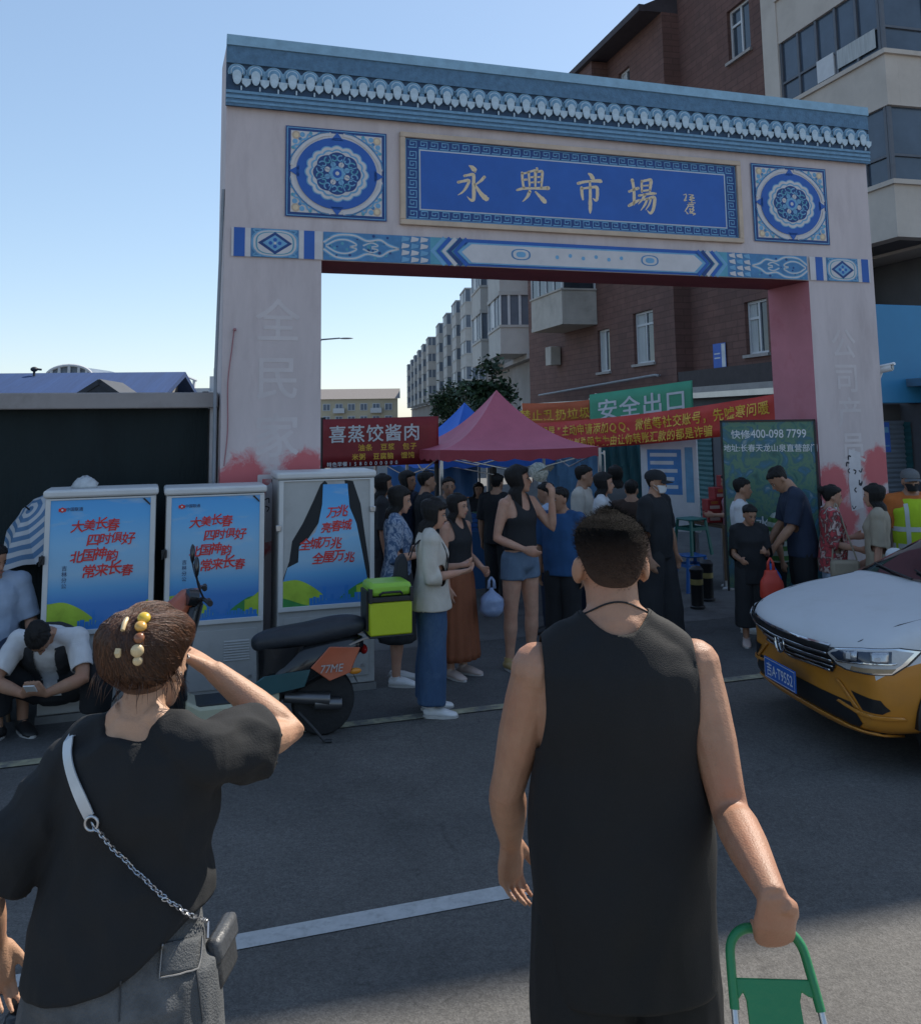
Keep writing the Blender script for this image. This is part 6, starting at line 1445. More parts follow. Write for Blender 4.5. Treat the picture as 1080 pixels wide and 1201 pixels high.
        for k in 'RL':
            w = s.armw * (1 if s.sex == 'm' else .84) * (1 + (s.bulk - 1) * .8)
            s.limb(s.armpts(k), [r * w if i < 7 else r * (1 + (w - 1) * .4) for i, r in enumerate(s.AR)], 14, mb); mb.ball(s.arm[k][0] * H, .037 * w * H, 12, 8)
            s.hand_mesh(k, mb)
            hp, kn, an = s.leg[k]; u = kn - hp; l = an - kn; f = s.bulk
            s.limb([hp + V((0, 0, .02)), hp + u * .12, hp + u * .5, hp + u * .85, kn, kn + l * .12, kn + l * .35, kn + l * .7, an], [.050 * f, .053 * f, .048 * f, .038, .036, .034, .036, .0255, .0215], 14, mb)
            fa = radians(s.feet[0 if k == 'R' else 1]) * (1 if k == 'R' else -1); fd = V((sin(fa), cos(fa), 0)); g = V((an.x, an.y, 0))
            z0 = an.z - .045
            mb.tube([p * H for p in (g - fd * .026 + V((0, 0, z0 + .022)), g + V((0, 0, z0 + .028)), g + fd * .045 + V((0, 0, z0 + .022)), g + fd * .085 + V((0, 0, z0 + .014)), g + fd * .110 + V((0, 0, z0 + .011)))], [(.018 * H, .020 * H), (.022 * H, .026 * H), (.025 * H, .020 * H), (.026 * H, .012 * H), (.018 * H, .009 * H)], 12, side=(fd.y, -fd.x, 0)); mb.tube([an * H, (g + V((0, 0, z0 + .022))) * H], .022 * H, 10)
        return fuse(mb, voxel, it)
    def shoe(s, k, mup, msole, par, high=.0, w=1.0):
        an = s.leg[k][2]; H = s.H; fa = radians(s.feet[0 if k == 'R' else 1]) * (1 if k == 'R' else -1); fd = V((sin(fa), cos(fa), 0)); g = V((an.x, an.y, an.z - .045)); sd = V((fd.y, -fd.x, 0)); P = lambda a, z: (g + fd * a + V((0, 0, z))) * H
        mb = MB(); mb.tube([P(-.036, .020), P(-.028, .024), P(0, .028), P(.045, .024), P(.085, .016), P(.112, .013), P(.120, .012)], [(.012 * H, .010 * H), (.024 * H, .021 * H), (.027 * H, .027 * H), (.030 * H, .022 * H), (.031 * H, .0155 * H), (.023 * H, .0115 * H), (.010 * H, .006 * H)], 14, side=sd)
        mb.tube([P(0, .02), P(-.004, .052 + high)], [.026 * H, .0265 * H], 14)
        o = mb.build('shoe', mup, par, angle=70)
        mb = MB(); n = 18; out = []
        for j in range(n): a = 2 * pi * j / n; r = .031 if cos(a) > 0 else .027; out.append((g + fd * (.042 + .083 * cos(a)) + sd * (r * sin(a))) * H)
        mb.prism([V((p.x, p.y, g.z * H + .0005)) for p in out], (0, 0, .012 * H)); mb.build('sole', msole, o, angle=60)
    # ---- clothes
    def top(s, name, m, par, hem=-.06, neck=.318, ease=.010, sleeve=.5, sleeve_r=.012, flare=.0, voxel=.011, fold=.008, ff=(7, 7, 3.4), it=3, seed=1, strap=None, loose=0.0, open_neck=False):
        if voxel > .01: ease *= .8; sleeve_r *= .85
        mb = MB(); H = s.H; R = s.rings(); rr = []
        def at_(h):
            for a, b in zip(R, R[1:]):
                if a[0] <= h <= b[0]: t = (h - a[0]) / (b[0] - a[0]); return [a[i] + (b[i] - a[i]) * t for i in (1, 2, 3)]
            return R[0][1:] if h < R[0][0] else R[-1][1:]
        hs = [hem + (neck - hem) * i / 16 for i in range(17)]
        mxr = max(r[1] for r in R if -.04 < r[0] < .1); mxy = max(r[2] for r in R if -.04 < r[0] < .1)
        chest = max(r[1] for r in R); chy = max(r[2] for r in R)
        for h in hs:
            if h < -.02: rx, ry, cy = at_(-.01)
            else: rx, ry, cy = at_(h)
            k = smooth01((.20 - h) / .12) * loose
            rx = rx + (max(chest, mxr) - rx) * k; ry = ry + (max(chy, mxy) - ry) * k
            e = ease + flare * smooth01((.1 - h) / .2); e2 = e if h < .27 else e * (.45 + .55 * smooth01((.325 - h) / .05))
            if strap is not None and h > .235: rx = min(rx, strap + (.02 * smooth01((.262 - h) / .03)))
            rr.append(s.ringpts(h, rx + e2, ry + e2, cy, 32))
        mb.loft(rr); opens = []
        up = s.R(.0) @ V((0, 0, 1)); c0 = sum(rr[0], V()) / len(rr[0]); opens.append((c0, V((0, 0, -1)), .17 * H, .028 * H))
        if strap is None and neck > .3:
            for sg in (1, -1): s.limb([s.T((sg * .03, -.012, neck - .006)), s.T((sg * .06, -.010, .308 - s.shd['R' if sg > 0 else 'L'] * .4)), s.T((sg * s.sw * .9, -.008, .288 - s.shd['R' if sg > 0 else 'L']))], [.024 + ease * .4, .026 + ease * .6, .028 + ease], 12, mb)
        if sleeve:
            for k in 'RL':
                P = s.armpts(k); w = s.armw * (1 if s.sex == 'm' else .84) * (1 + (s.bulk - 1) * .8); tot = (sleeve[k] if isinstance(sleeve, dict) else sleeve) * 8; pts = []; rad = []
                for i in range(9):
                    if i <= tot + 1e-6: pts.append(P[i]); rad.append(s.AR[i] * w + ease * .6 + sleeve_r * min(1, i / max(tot, 1)))
                fr = tot - int(tot)
                if fr > .05 and int(tot) < 8: i = int(tot); pts.append(P[i].lerp(P[i + 1], fr)); rad.append((s.AR[i] + (s.AR[i + 1] - s.AR[i]) * fr) * w + ease * .6 + sleeve_r)
                s.limb(pts, rad, 16, mb); mb.ball(s.arm[k][0] * H, (.037 * w + ease * .8) * H, 14, 10); d = (pts[-1] - pts[-2]).normalized(); opens.append((pts[-1] * H, d, (rad[-1] + .01) * H, .03 * H))
        return mesh_obj(fuse(mb, voxel, it), name, m, par, fold, ff, seed, opens)
    def tank(s, name, m, par, hem=-.06, strap=.088, inner=.05, back=.300, front=.265, gap=.0045, ease=.006, loose=.5, voxel=.011, fold=.004, ff=(6, 6, 2.4), seed=3, it=4, arm=.215, thick=.003):
        H = s.H; o = s.top(name, m, par, hem, .325, ease, 0, 0, 0, voxel, fold, ff, it, seed, None, loose)
        me = o.data; bv = BVHTree.FromPolygons([v.co.copy() for v in par.data.vertices], [tuple(p.vertices) for p in par.data.polygons])
        bm = bmesh.new(); bm.from_mesh(me)
        hh = [(s.T((0, 0, .335 * i / 12)), s.R(.335 * i / 12).transposed(), .335 * i / 12) for i in range(13)]
        def loc(c):
            c = c / H; k = min(hh, key=lambda q: abs((q[1] @ (c - q[0])).z)); q = k[1] @ (c - k[0]); return q.x, q.y, k[2] + q.z
        def cut(c):
            x, y, h = loc(c)
            if h > arm and abs(x) > strap + .006 * smooth01((arm + .05 - h) / .05): return True
            lim = (back if y < 0 else front) + .06 * (abs(x) / inner) ** 3
            return abs(x) < inner * 1.25 and h > lim or h > .36
        bmesh.ops.delete(bm, geom=[f for f in bm.faces if cut(f.calc_center_median())], context='FACES')
        isl = []; seen = set()
        for f in bm.faces:
            if f in seen: continue
            st = [f]; seen.add(f); comp = []
            while st:
                q = st.pop(); comp.append(q)
                for e in q.edges:
                    for g in e.link_faces:
                        if g not in seen: seen.add(g); st.append(g)
            isl.append(comp)
        isl.sort(key=len); bmesh.ops.delete(bm, geom=[f for c in isl[:-1] for f in c], context='FACES')
        for v in bm.verts:
            c, n, _, d = bv.find_nearest(v.co)
            if c is None: continue
            if abs(loc(c)[0]) > .112 and loc(c)[2] > .10: continue
            if (v.co - c).dot(n) < gap: v.co = c + n * gap
        for _ in range(30):
            B = [(v, sum((e.other_vert(v).co for e in v.link_edges if e.is_boundary), V()) / 2) for v in bm.verts if v.is_boundary and sum(e.is_boundary for e in v.link_edges) == 2]
            for v, c in B: v.co = v.co.lerp(c, .5)
            for v in bm.verts:
                if not v.is_boundary and len(v.link_edges): v.co = v.co.lerp(sum((e.other_vert(v).co for e in v.link_edges), V()) / len(v.link_edges), .12)
        for v in bm.verts:
            c, n, _, d = bv.find_nearest(v.co)
            if c is not None and not (abs(loc(c)[0]) > .112 and loc(c)[2] > .10) and (v.co - c).dot(n) < gap * .8: v.co = c + n * gap * .8
        bm.to_mesh(me); bm.free()
        for q in list(o.modifiers): o.modifiers.remove(q)
        q = o.modifiers.new('solid', 'SOLIDIFY'); q.thickness = thick; q.offset = 1
        return o
    def legs(s, name, m, par, length=1.0, ease=.012, flare=0.0, voxel=.012, fold=.008, ff=(7, 7, 2.5), it=3, seed=2, waist=.085):
        if voxel > .01: ease *= .75
        mb = MB(); H = s.H; R = s.rings(); opens = []
        rr = [s.ringpts(h, rx + ease * .6, ry + ease * .6, cy, 28) for h, rx, ry, cy in R if h <= waist]; mb.loft(rr)
        for k in 'RL':
            hp, kn, an = s.leg[k]; u = kn - hp; l = an - kn; f = s.bulk
            P = [hp + V((0, 0, .03)), hp + u * .12, hp + u * .5, hp + u * .85, kn, kn + l * .15, kn + l * .4, kn + l * .7, kn + l * .98]; rad = [.047 * f, .052 * f, .050 * f, .043, .041, .041, .041, .036, .034]
            tot = length * 8; pts = [P[i] for i in range(9) if i <= tot + 1e-6]; rd = [rad[i] + ease + flare * (i / 8) for i in range(9) if i <= tot + 1e-6]; fr = tot - int(tot)
            if fr > .05 and int(tot) < 8: i = int(tot); pts.append(P[i].lerp(P[i + 1], fr)); rd.append(rad[i] + ease + flare * (i / 8))
            s.limb(pts, rd, 16, mb); d = (pts[-1] - pts[-2]).normalized(); opens.append((pts[-1] * H, d, (rd[-1] + .012) * H, .03 * H))
        return mesh_obj(fuse(mb, voxel, it), name, m, par, fold, ff, seed, opens)
    def skirt(s, name, m, par, z1, waist=.095, flare=.05, pleats=14, depth=.012, ease=.008):
        mb = MB(); H = s.H; R = s.rings(); rr = []; n = pleats * 6
        zt = s.hz + waist; N = 16
        wr = [r for r in R if r[0] <= .1]; hx = max(r[1] for r in wr); hy = max(r[2] for r in wr); wx, wy, wc = [(r[1], r[2], r[3]) for r in R if r[0] >= .09][0]
        for i in range(N + 1):
            t = i / N; z = zt + (z1 - zt) * t; k = smooth01((zt - z) / .09); rx = wx + (hx - wx) * k + ease + flare * t; ry = wy + (hy - wy) * k + ease + flare * t * .85
            rr.append([V(((rx + depth * t * sin(pleats * a + .6 * sin(a * 3))) * cos(a), wc * (1 - k) + (ry + depth * t * sin(pleats * a + .6 * sin(a * 3))) * sin(a), z)) * H for a in [2 * pi * j / n for j in range(n)]])
        mb.loft(rr, cap0=False, cap1=False); o = mb.build(name, m, par, angle=180); q = o.modifiers.new('solid', 'SOLIDIFY'); q.thickness = .003; return o
    def face(s, par, fem=False):
        def fy(x, z): rx, ry, cy = headr(z); return cy + ry * sqrt(max(0, 1 - (x / rx) ** 2))
        for sg in (1, -1):
            mb = MB(); c = (sg * .031, fy(.031, .108) + .001, .108); mb.ball(s.hd(c), [.0125 * s.H / 1.7, .005 * s.H / 1.7, .0052 * s.H / 1.7], 10, 6, R=s.hR); o = mb.build('eye', M_EYW, par)
            mb = MB(); mb.ball(s.hd((sg * .031, fy(.031, .108) + .0045, .108)), [.0062 * s.H / 1.7, .0028 * s.H / 1.7, .0058 * s.H / 1.7], 10, 6, R=s.hR); mb.tube([s.hd((sg * x, fy(x, .113) + .0035, z)) for x, z in ((.017, .1095), (.026, .1145), (.036, .1145), (.045, .110))], .0018 * s.H / 1.7, 5); mb.build('iris', M_EYE, o)
            mb = MB(); mb.tube([s.hd((sg * x, fy(x, z) + .004, z)) for x, z in ((.014, .126), (.028, .131), (.046, .127))], [.0028, .0036, .0018], 6); mb.build('eyebrow', M_BROW, par)
        mb = MB(); mb.tube([s.hd((x, fy(x, .043) + .0115 - abs(x) * .25, z)) for x, z in ((-.022, .0425), (-.008, .045), (0, .0435), (.008, .045), (.022, .0425))], [.002, .0042, .0046, .0042, .002], 8); mb.build('mouth', M_LIP, par)
    def hair(s, m, par, style='short', thick=.014, seed=0, amp=.004):
        mb = MB(); n = 72; rr = []
        long_ = style in ('long', 'bob', 'ponytail')
        zend = {'bob': -.055, 'long': -.21, 'ponytail': .02}.get(style, .03); Z = [zend + (.236 - zend) * i / 40 for i in range(41)]
        if style == 'short': amp *= 1.8
        for z in Z:
            row = []
            for k in range(n):
                a = 2 * pi * k / n; f = sin(a); zc = min(max(z, .04), .222); rx, ry, cy = headr(zc)
                fr = smooth01((f + 1) / 2); zl = (.035 + (f + 1) * .075) if f < 0 else (.11 + f ** .6 * (.062 if long_ else .072))
                if style == 'short' and abs(f) < .5: zl += .010
                zl += .009 * noise.noise((a * 5 + seed, 3, seed)) + .006 * noise.noise((a * 14 + seed, 3, 1))
                t = (z - zl) / .018
                side = thick * ((.22 + .42 * smooth01((z - .07) / .11) + (.2 * smooth01((z - .17) / .05))) if style == 'short' else 1)
                if long_ and style != 'ponytail' and f < .36: t = 2; side = thick + .009 * (1 - abs(f)) * (z < .15)
                e = side * smooth01(t * .5 + .5) - .010 * (1 - smooth01(t * .5 + .5))
                nz_ = noise.noise((cos(a) * 6 + seed, sin(a) * 6, z * 5)) + .6 * noise.noise((cos(a) * 22 + seed, sin(a) * 22, z * 9))
                if z >= .222: q = (.236 - z) / .014; sc_ = max(.02, q) ** .5
                else: sc_ = 1
                x = (rx + e + amp * nz_ * (e > 0)) * cos(a); y = cy + (ry + e + amp * nz_ * (e > 0)) * f; zz = z
                if long_ and z < .07:
                    w = smooth01((.07 - z) / .08)
                    if f < .36: wx = (.098 if style == 'bob' else .096) - .02 * smooth01((-.06 - z) / .15); x = x * (1 - w) + wx * cos(a) * (1 + .10 * nz_) * w; y = y * (1 - w) + (-.012 + (.088 - .012 * smooth01((-.02 - z) / .15)) * f) * (1 + .06 * nz_) * w
                    else: x *= 1 - .75 * w; y = y * (1 - w) + .01 * w
                if z >= .222: zz = .222 + thick * (1 - max(0, (.236 - z) / .014) ** 2) ; x = x * sc_; y = cy + (y - cy) * sc_
                row.append(s.hd((x, y, zz)))
            rr.append(row)
        mb.loft(rr)
        if style == 'bun':
            mb.ball(s.hd((0, -.115, .16)), .042 * s.H / 1.7, 14, 10)
        if style == 'ponytail':
            mb.tube([s.hd(p) for p in ((0, -.10, .15), (0, -.135, .14), (0, -.14, .05), (0, -.125, -.08), (0, -.12, -.16))], [.02, .03, .032, .026, .006], 12)
        return mb.build('hair', m, par, angle=180)
    def cap(s, m, par, brim=.075, yaw=0):
        mb = MB(); n = 40; rr = []
        for i in range(12):
            z = .135 + .10 * i / 11; zc = min(z, .222); rx, ry, cy = headr(zc); q = sqrt(max(.0, 1 - (max(0, z - .16) / .0755) ** 2)); rr.append([s.hd(((.0745 + .017) * max(q, .05) * cos(a), cy + (.0965 + .017) * max(q, .05) * sin(a), z + .006)) for a in [2 * pi * k / n for k in range(n)]])
        mb.loft(rr); mb.X = None; yw = Matrix.Rotation(radians(yaw), 3, 'Z')
        def B(u, v, dz): p = yw @ V((.082 * u, .085 + (brim + .028) * v * (1 - .75 * u * u), 0)); return s.hd((p.x, p.y, .143 - .022 * v - .014 * u * u + dz))
        top_ = [[B(-1 + i / 7, j / 5, 0) for i in range(15)] for j in range(6)]; bot = [[B(-1 + i / 7, j / 5, -.004) for i in range(15)] for j in range(6)]
        mb.loft(top_, closed=False); mb.loft(bot[::-1], closed=False); o = mb.build('cap', m, par, angle=50); return o
    def mask(s, m, par):
        mb = MB(); rows = []
        for i in range(7):
            z = .008 + .078 * i / 6; row = []
            for j in range(15):
                a = radians(20 + 140 * j / 14); rx, ry, cy = headr(max(z, .03)); bul = .010 + .014 * sin(a) ** 6 * sin(pi * i / 6) + (.006 if i == 6 else 0) * sin(a) ** 8; row.append(s.hd(((rx + .006) * cos(a), cy + (ry + bul) * sin(a), z)))
            rows.append(row)
        mb.loft(rows, closed=False)
        for sg in (1, -1): mb.tube([s.hd((sg * .062, .042, .07)), s.hd((sg * .083, -.005, .10))], .0018, 5); mb.tube([s.hd((sg * .055, .045, .025)), s.hd((sg * .083, -.01, .08))], .0018, 5)
        o = mb.build('face_mask', m, par); q = o.modifiers.new('solid', 'SOLIDIFY'); q.thickness = .002; return o

def person(label, px, py, Y, heading, skinm, hairm, hair='short', group=None, H=None, x=None, voxel=.0115, face=True, hthick=.016, seed=0, **kw):
    """stands at depth Y with the crown of the head at pixel (px, py)"""
    p = at(px, py, Y); H = H or p.z; b = Body(H, **kw); me = b.body_mesh(voxel)
    o = mesh_obj(me, 'person', skinm); hp = b.hd((0, 0, .1)); rz = radians(heading) - pi / 2
    off = Matrix.Rotation(rz, 3, 'Z') @ V((hp.x, hp.y, 0))
    o.location = (p.x - off.x, Y - off.y, 0); o.rotation_euler.z = rz
    tag(o, label, 'person', group)
    if face: b.face(o)
    if hair: b.hair(hairm, o, hair, hthick, seed)
    b.o = o; b.M = Matrix.Translation(o.location) @ Matrix.Rotation(rz, 4, 'Z'); return b
def shoes(b, up, sole, high=0.0):
    for k in 'RL': b.shoe(k, up, sole, b.o, high)
def worldpt(b, p): return b.M @ V(p)

# ---- cloth colours
c_black = cloth('cloth_black', (.014, .015, .018)); c_black2 = cloth('cloth_soft_black', (.02, .021, .024)); c_navy = cloth('cloth_navy', (.018, .028, .055)); c_blue = cloth('cloth_royal_blue', (.02, .075, .19)); c_white = cloth('cloth_white', (.56, .56, .57)); c_cream = cloth('cloth_cream', (.50, .46, .40)); c_rust = cloth('cloth_rust', (.22, .07, .03)); c_denim = cloth('cloth_denim', (.035, .075, .15), dirt=(.07, .12, .20), dscale=4); c_ldenim = cloth('cloth_light_denim', (.10, .15, .22), dirt=(.17, .22, .29), dscale=5); c_pink = cloth('cloth_pink', (.38, .18, .22)); c_lblue = cloth('cloth_light_blue', (.34, .42, .55)); c_beige = cloth('cloth_beige', (.32, .27, .20)); c_brown = cloth('cloth_brown', (.05, .03, .022)); c_orange = cloth('cloth_orange', (.50, .14, .03)); c_hiviz = cloth('cloth_hi_vis_lime', (.42, .58, .02)); c_grey = cloth('cloth_grey', (.12, .125, .13)); c_refl = mat('reflective_tape', (.5, .52, .5), .35, .05)
s_white = mat('shoe_white', (.60, .60, .60), .5, .06); s_black = mat('shoe_black', (.02, .02, .021), .5, .1); s_tan = mat('shoe_tan', (.40, .28, .12), .5, .1); s_sole = mat('shoe_sole', (.45, .44, .42), .6, .08); s_nude = mat('shoe_nude', (.46, .36, .32), .45, .05)
def pattern(name, cols, sc, kind='noise'):
    m = mottled(name, cols, sc, .85); return m
c_floral = pattern('cloth_red_floral', [(.40, .03, .04), (.45, .06, .07), (.10, .03, .03), (.55, .45, .40), (.45, .05, .06)], 14); c_bluepat = pattern('cloth_blue_pattern', [(.03, .06, .13), (.06, .11, .20), (.30, .34, .42), (.05, .09, .17)], 22)
def striped(name, a, b, n):
    m = bpy.data.materials.new(name); m.use_nodes = True; N_ = m.node_tree; p = [x for x in N_.nodes if x.type == 'BSDF_PRINCIPLED'][0]; p.inputs['Roughness'].default_value = .85
    tc = N_.nodes.new('ShaderNodeTexCoord'); w = N_.nodes.new('ShaderNodeTexWave'); w.bands_direction = 'Z'; w.inputs['Scale'].default_value = n; N_.links.new(tc.outputs['Object'], w.inputs[0])
    r = N_.nodes.new('ShaderNodeValToRGB'); r.color_ramp.interpolation = 'CONSTANT'; r.color_ramp.elements[0].color = (*a, 1); r.color_ramp.elements[1].color = (*b, 1); r.color_ramp.elements[1].position = .5; N_.links.new(w.outputs[0], r.inputs[0]); N_.links.new(r.outputs[0], p.inputs['Base Color']); return m
c_stripe = striped('cloth_green_stripe', (.08, .20, .05), (.42, .45, .40), 3.2)

def strap_on(b, obj_list, pts, w, m, name, off=.006, par=None):
    """ribbon laid on the figure: pts are (local origin, direction) casts"""
    trees = []
    dg = bpy.context.evaluated_depsgraph_get(); dg.update()
    for o in obj_list: me = o.data; trees.append(BVHTree.FromPolygons([v.co.copy() for v in me.vertices], [tuple(p.vertices) for p in me.polygons]))
    out = []
    for o, d in pts:
        best = None
        for t in trees:
            h, n, _, L = t.ray_cast(V(o), V(d).normalized(), 5)
            if h is not None and (best is None or L < best[2]): best = (h, n, L)
        if best: n = best[1] if best[1].dot(V(d)) < 0 else -best[1]; out.append((best[0] + n * off, n))
    return out
def ribbon(P, w, m, name, par, th=.003):
    mb = MB(); rings = []
    for i, (p, n) in enumerate(P):
        t = (P[min(i + 1, len(P) - 1)][0] - P[max(i - 1, 0)][0]).normalized(); sd = t.cross(n).normalized()
        rings.append([p + sd * w / 2, p - sd * w / 2, p - sd * w / 2 + n * th, p + sd * w / 2 + n * th])
    mb.loft(rings); return mb.build(name, m, par)
def backstrap(b, objs, a, c, w, m, name, n=16, front=True):
    """strap from point a to c (local x,z) over the back"""
    pts = []
    for i in range(n + 1): t = i / n; x = a[0] + (c[0] - a[0]) * t; z = a[1] + (c[1] - a[1]) * t; pts.append(((x, -1 if front else 1, z), (0, 1 if front else -1, 0)))
    P = strap_on(b, objs, pts, w, m, name)
    return ribbon(P, w, m, name, b.o)
def plastic_bag(loc, w, d, h, m, label, seed=0, cat='bag', rz=0.0, neck=.25):
    mb = MB(); n = 24; rr = []
    for i in range(13):
        t = i / 12; z = -h + h * .72 * t; k = (smooth01(t / .18) * .35 + .65) * (1 - (1 - neck) * smooth01((t - .55) / .45))
        rr.append([V((w / 2 * k * cos(a) * (1 + .12 * noise.noise((cos(a) * 2 + seed, sin(a) * 2, t * 3)) + .07 * noise.noise((cos(a) * 7 + seed, sin(a) * 7, t * 8))), d / 2 * k * sin(a) * (1 + .15 * noise.noise((cos(a) * 3 + seed, sin(a) * 3, t * 4))), z)) for a in [2 * pi * j / n for j in range(n)]])
    mb.loft(rr)
    for sg in (1, -1): mb.tube([(sg * w * .12, 0, -h * .30), (sg * w * .10, .004, -h * .1), (0, .006, .0)], [(.016, .004), (.012, .003), (.008, .003)], 8)
    o = mb.build('plastic_bag', m, None, angle=180); o.location = loc; o.rotation_euler.z = rz; tag(o, label, cat); return o
# ================================================================ THE CROWD
CROWD = 'shoppers at the market mouth'
# woman in white cardigan, seen in profile
b = person('woman in cream cardigan and blue wide jeans with a black backpack, looking at her phone', 508, 585, 7.15, 8, SK1, HB, 'bob', CROWD, sex='f', bulk=1.02, head=(-10, 12, 0), armR=((.12, -.05, -1), (-.2, .95, .12)), armL=((.12, .05, -1), (-.25, .95, .15)), handR=dict(curl=.9, palm=(-.2, 0, 1)), handL=dict(curl=.9, palm=(.2, 0, 1)), seed=3, hthick=.022)
b.top('cardigan', c_cream, b.o, -.05, ease=.019, flare=.024, sleeve=.72, sleeve_r=.012, loose=.6, fold=.008); b.legs('jeans', c_denim, b.o, 1.0, .016, .022); shoes(b, s_white, s_sole)
t = thing('backpack', 'black backpack slung on the back of the woman in cream cardigan', 'backpack', b.o.location, b.o.rotation_euler.z)
mb = MB(); mb.loft([[V((x * .13 * k + .0, -.20 - .085 * k2 * y, z)) for x, y in ((-1, -.3), (-.8, 1), (.8, 1), (1, -.3))] for z, k, k2 in ((.72, .8, .5), (.75, 1, .9), (.95, 1.05, 1), (1.12, .9, .7), (1.16, .6, .3))]); mb.build('pack_body', c_black2, t, bevel=.02)
for sg in (1, -1): mb = MB(); mb.tube(spline([(sg * .07, -.16, 1.14), (sg * .085, -.12, 1.24), (sg * .09, -.02, 1.30), (sg * .10, .075, 1.25), (sg * .105, .12, 1.10), (sg * .12, .06, .95), (sg * .11, -.1, .84)], 5), [(.018, .005)] * 31, 8, side=(1, 0, 0)); mb.build('strap', c_black, t)
# orange skirt
b = person('woman in black sleeveless top and rust-orange long skirt facing right', 536, 579, 8.15, -38, SK1, HB, 'bob', CROWD, sex='f', head=(12, 4, 0), armR=((.14, .02, -1), (.0, .25, -1)), armL=((.16, 0, -1), (-.25, .75, -.35)), handL=dict(curl=1.0), seed=7)
b.tank('tank_top', c_black, b.o, .02, strap=.070, inner=.038, front=.272); b.skirt('skirt', c_rust, b.o, .10, flare=.035, pleats=16, depth=.006); shoes(b, s_nude, s_sole)
hb_ = worldpt(b, b.arm['L'][2] * b.H + V((0, .06, -.06)))
plastic_bag(hb_ + V((.02, -.02, .0)), .20, .16, .32, mat('bag_grey_blue', (.22, .28, .42), .3, .15, 10), 'small grey-blue tied plastic bag held by the woman in the rust-orange skirt', 4, neck=.12)
# blue pattern blouse
b = person('woman in blue patterned blouse and dark skirt standing behind the delivery box', 468, 570, 7.95, 5, SK1, HB, 'long', CROWD, sex='f', head=(-5, 10, 0), armR=((.12, -.05, -1), (-.2, .9, .1)), armL=((.12, .0, -1), (-.2, .9, .2)), seed=5)
b.top('blouse', c_bluepat, b.o, -.03, ease=.016, sleeve=.6, sleeve_r=.014, loose=.4); b.skirt('skirt', c_black2, b.o, .22, flare=.02, pleats=10, depth=.003); shoes(b, s_white, s_sole)
# tall woman in tank top and shorts
b = person('tall long-haired woman in black tank top and denim shorts raising a patterned cap', 607, 546, 8.35, -48, SK1, HB, 'long', CROWD, sex='f', head=(46, -4, 0), armR=((.26, -.10, -1), (-.55, .75, -.35)), armL=((.28, .55, -.75), (-.10, .10, 1)), handL=dict(curl=.8, palm=(.1, -.5, .3)), handR=dict(curl=.5), legL=((.04, .06, -1), (0, -.05, -1)), legR=((.04, -.04, -1), (0, -.06, -1)), seed=9, hthick=.02)
b.tank('tank_top', c_black, b.o, .045, strap=.062, inner=.046, front=.245, back=.25); b.legs('shorts', c_ldenim, b.o, .22, .012, .004, waist=.09); shoes(b, s_tan, s_sole, .01)
hc = b.hd((.0, .0, .0)); t = thing('patterned_cap', 'grey patterned cap held up before the face of the tall tank-top woman', 'cap', b.o.location, b.o.rotation_euler.z)
w_ = b.arm['L'][2] * b.H; hc = b.hd((.0, .12, .16)); c_cap = pattern('cap_pattern', [(.25, .26, .24), (.4, .4, .36), (.18, .20, .17), (.45, .44, .4)], 30)
mb = MB(); mb.lathe(hc + V((-.03, .06, .0)), [(.088, -.03), (.09, .0), (.08, .04), (.055, .07), (.01, .08)], 20, axis=Matrix.Rotation(radians(-50), 3, 'X')); mb.build('crown', c_cap, t)
mb = MB(); mb.loft([[hc + V((-.03 + .09 * cos(a), .08 + .085 * sin(a) * k + .02, -.01 + .05 * k * sin(a))) for a in [pi * i / 12 for i in range(13)]] for k in (.6, 1.0, 1.5)], closed=False); mb.build('brim', c_cap, t)
# blue polo man
b = person('man in royal blue polo shirt and black trousers turning left', 656, 572, 8.75, -120, SK2, HB, 'short', CROWD, sex='m', bulk=1.06, belly=1.08, head=(-28, 4, 0), armR=((.18, .02, -1), (.0, .12, -1)), armL=((.16, .02, -1), (0, .1, -1)), seed=2)
b.top('polo_shirt', c_blue, b.o, -.06, ease=.014, sleeve=.5, sleeve_r=.014, loose=.7); b.legs('trousers', c_black, b.o, 1.0, .014, .012); shoes(b, s_black, s_black)
# far row behind them
b = person('man in cream shirt with dark hair under the red-pink tent, facing right', 684, 546, 10.2, -20, SK2, HB, 'short', CROWD, sex='m', head=(20, 6, 0)); b.top('shirt', c_cream, b.o, ease=.014, loose=.6); b.legs('trousers', c_navy, b.o); shoes(b, s_black, s_black)
b = person('woman in white blouse with a black shoulder strap, looking right', 707, 554, 9.6, -12, SK1, HB, 'long', CROWD, sex='f', head=(5, 0, 0), armL=((.14, .02, -1), (-.2, .8, .1)), seed=11); bl = b.top('blouse', c_white, b.o, ease=.014, loose=.5, sleeve=.6); b.legs('trousers', c_black2, b.o, 1, .016); shoes(b, s_white, s_sole)
backstrap(b, [bl], (.09 * b.H / 1.0 * .6, b.H * .82), (-.10, b.H * .58), .03, c_black, 'bag_strap', 12, False)
b = person('person in pale blue shirt half hidden behind the blue polo man', 640, 566, 9.7, 160, SK2, HB, 'short', CROWD, sex='m', head=(0, 10, 0), face=False); b.top('shirt', c_lblue, b.o, ease=.014, loose=.6); b.legs('trousers', c_navy, b.o); shoes(b, s_black, s_black)
b = person('man in black cap, white face mask and long black clothes walking right', 768, 552, 9.2, -40, SK2, HB, 'short', CROWD, sex='m', head=(8, 2, 0), armR=((.22, -.05, -1), (.05, .35, -1)), armL=((.24, .08, -1), (.05, .2, -1)), legL=((.06, .10, -1), (.02, -.02, -1)), legR=((.05, -.08, -1), (.0, -.12, -1)), seed=6)
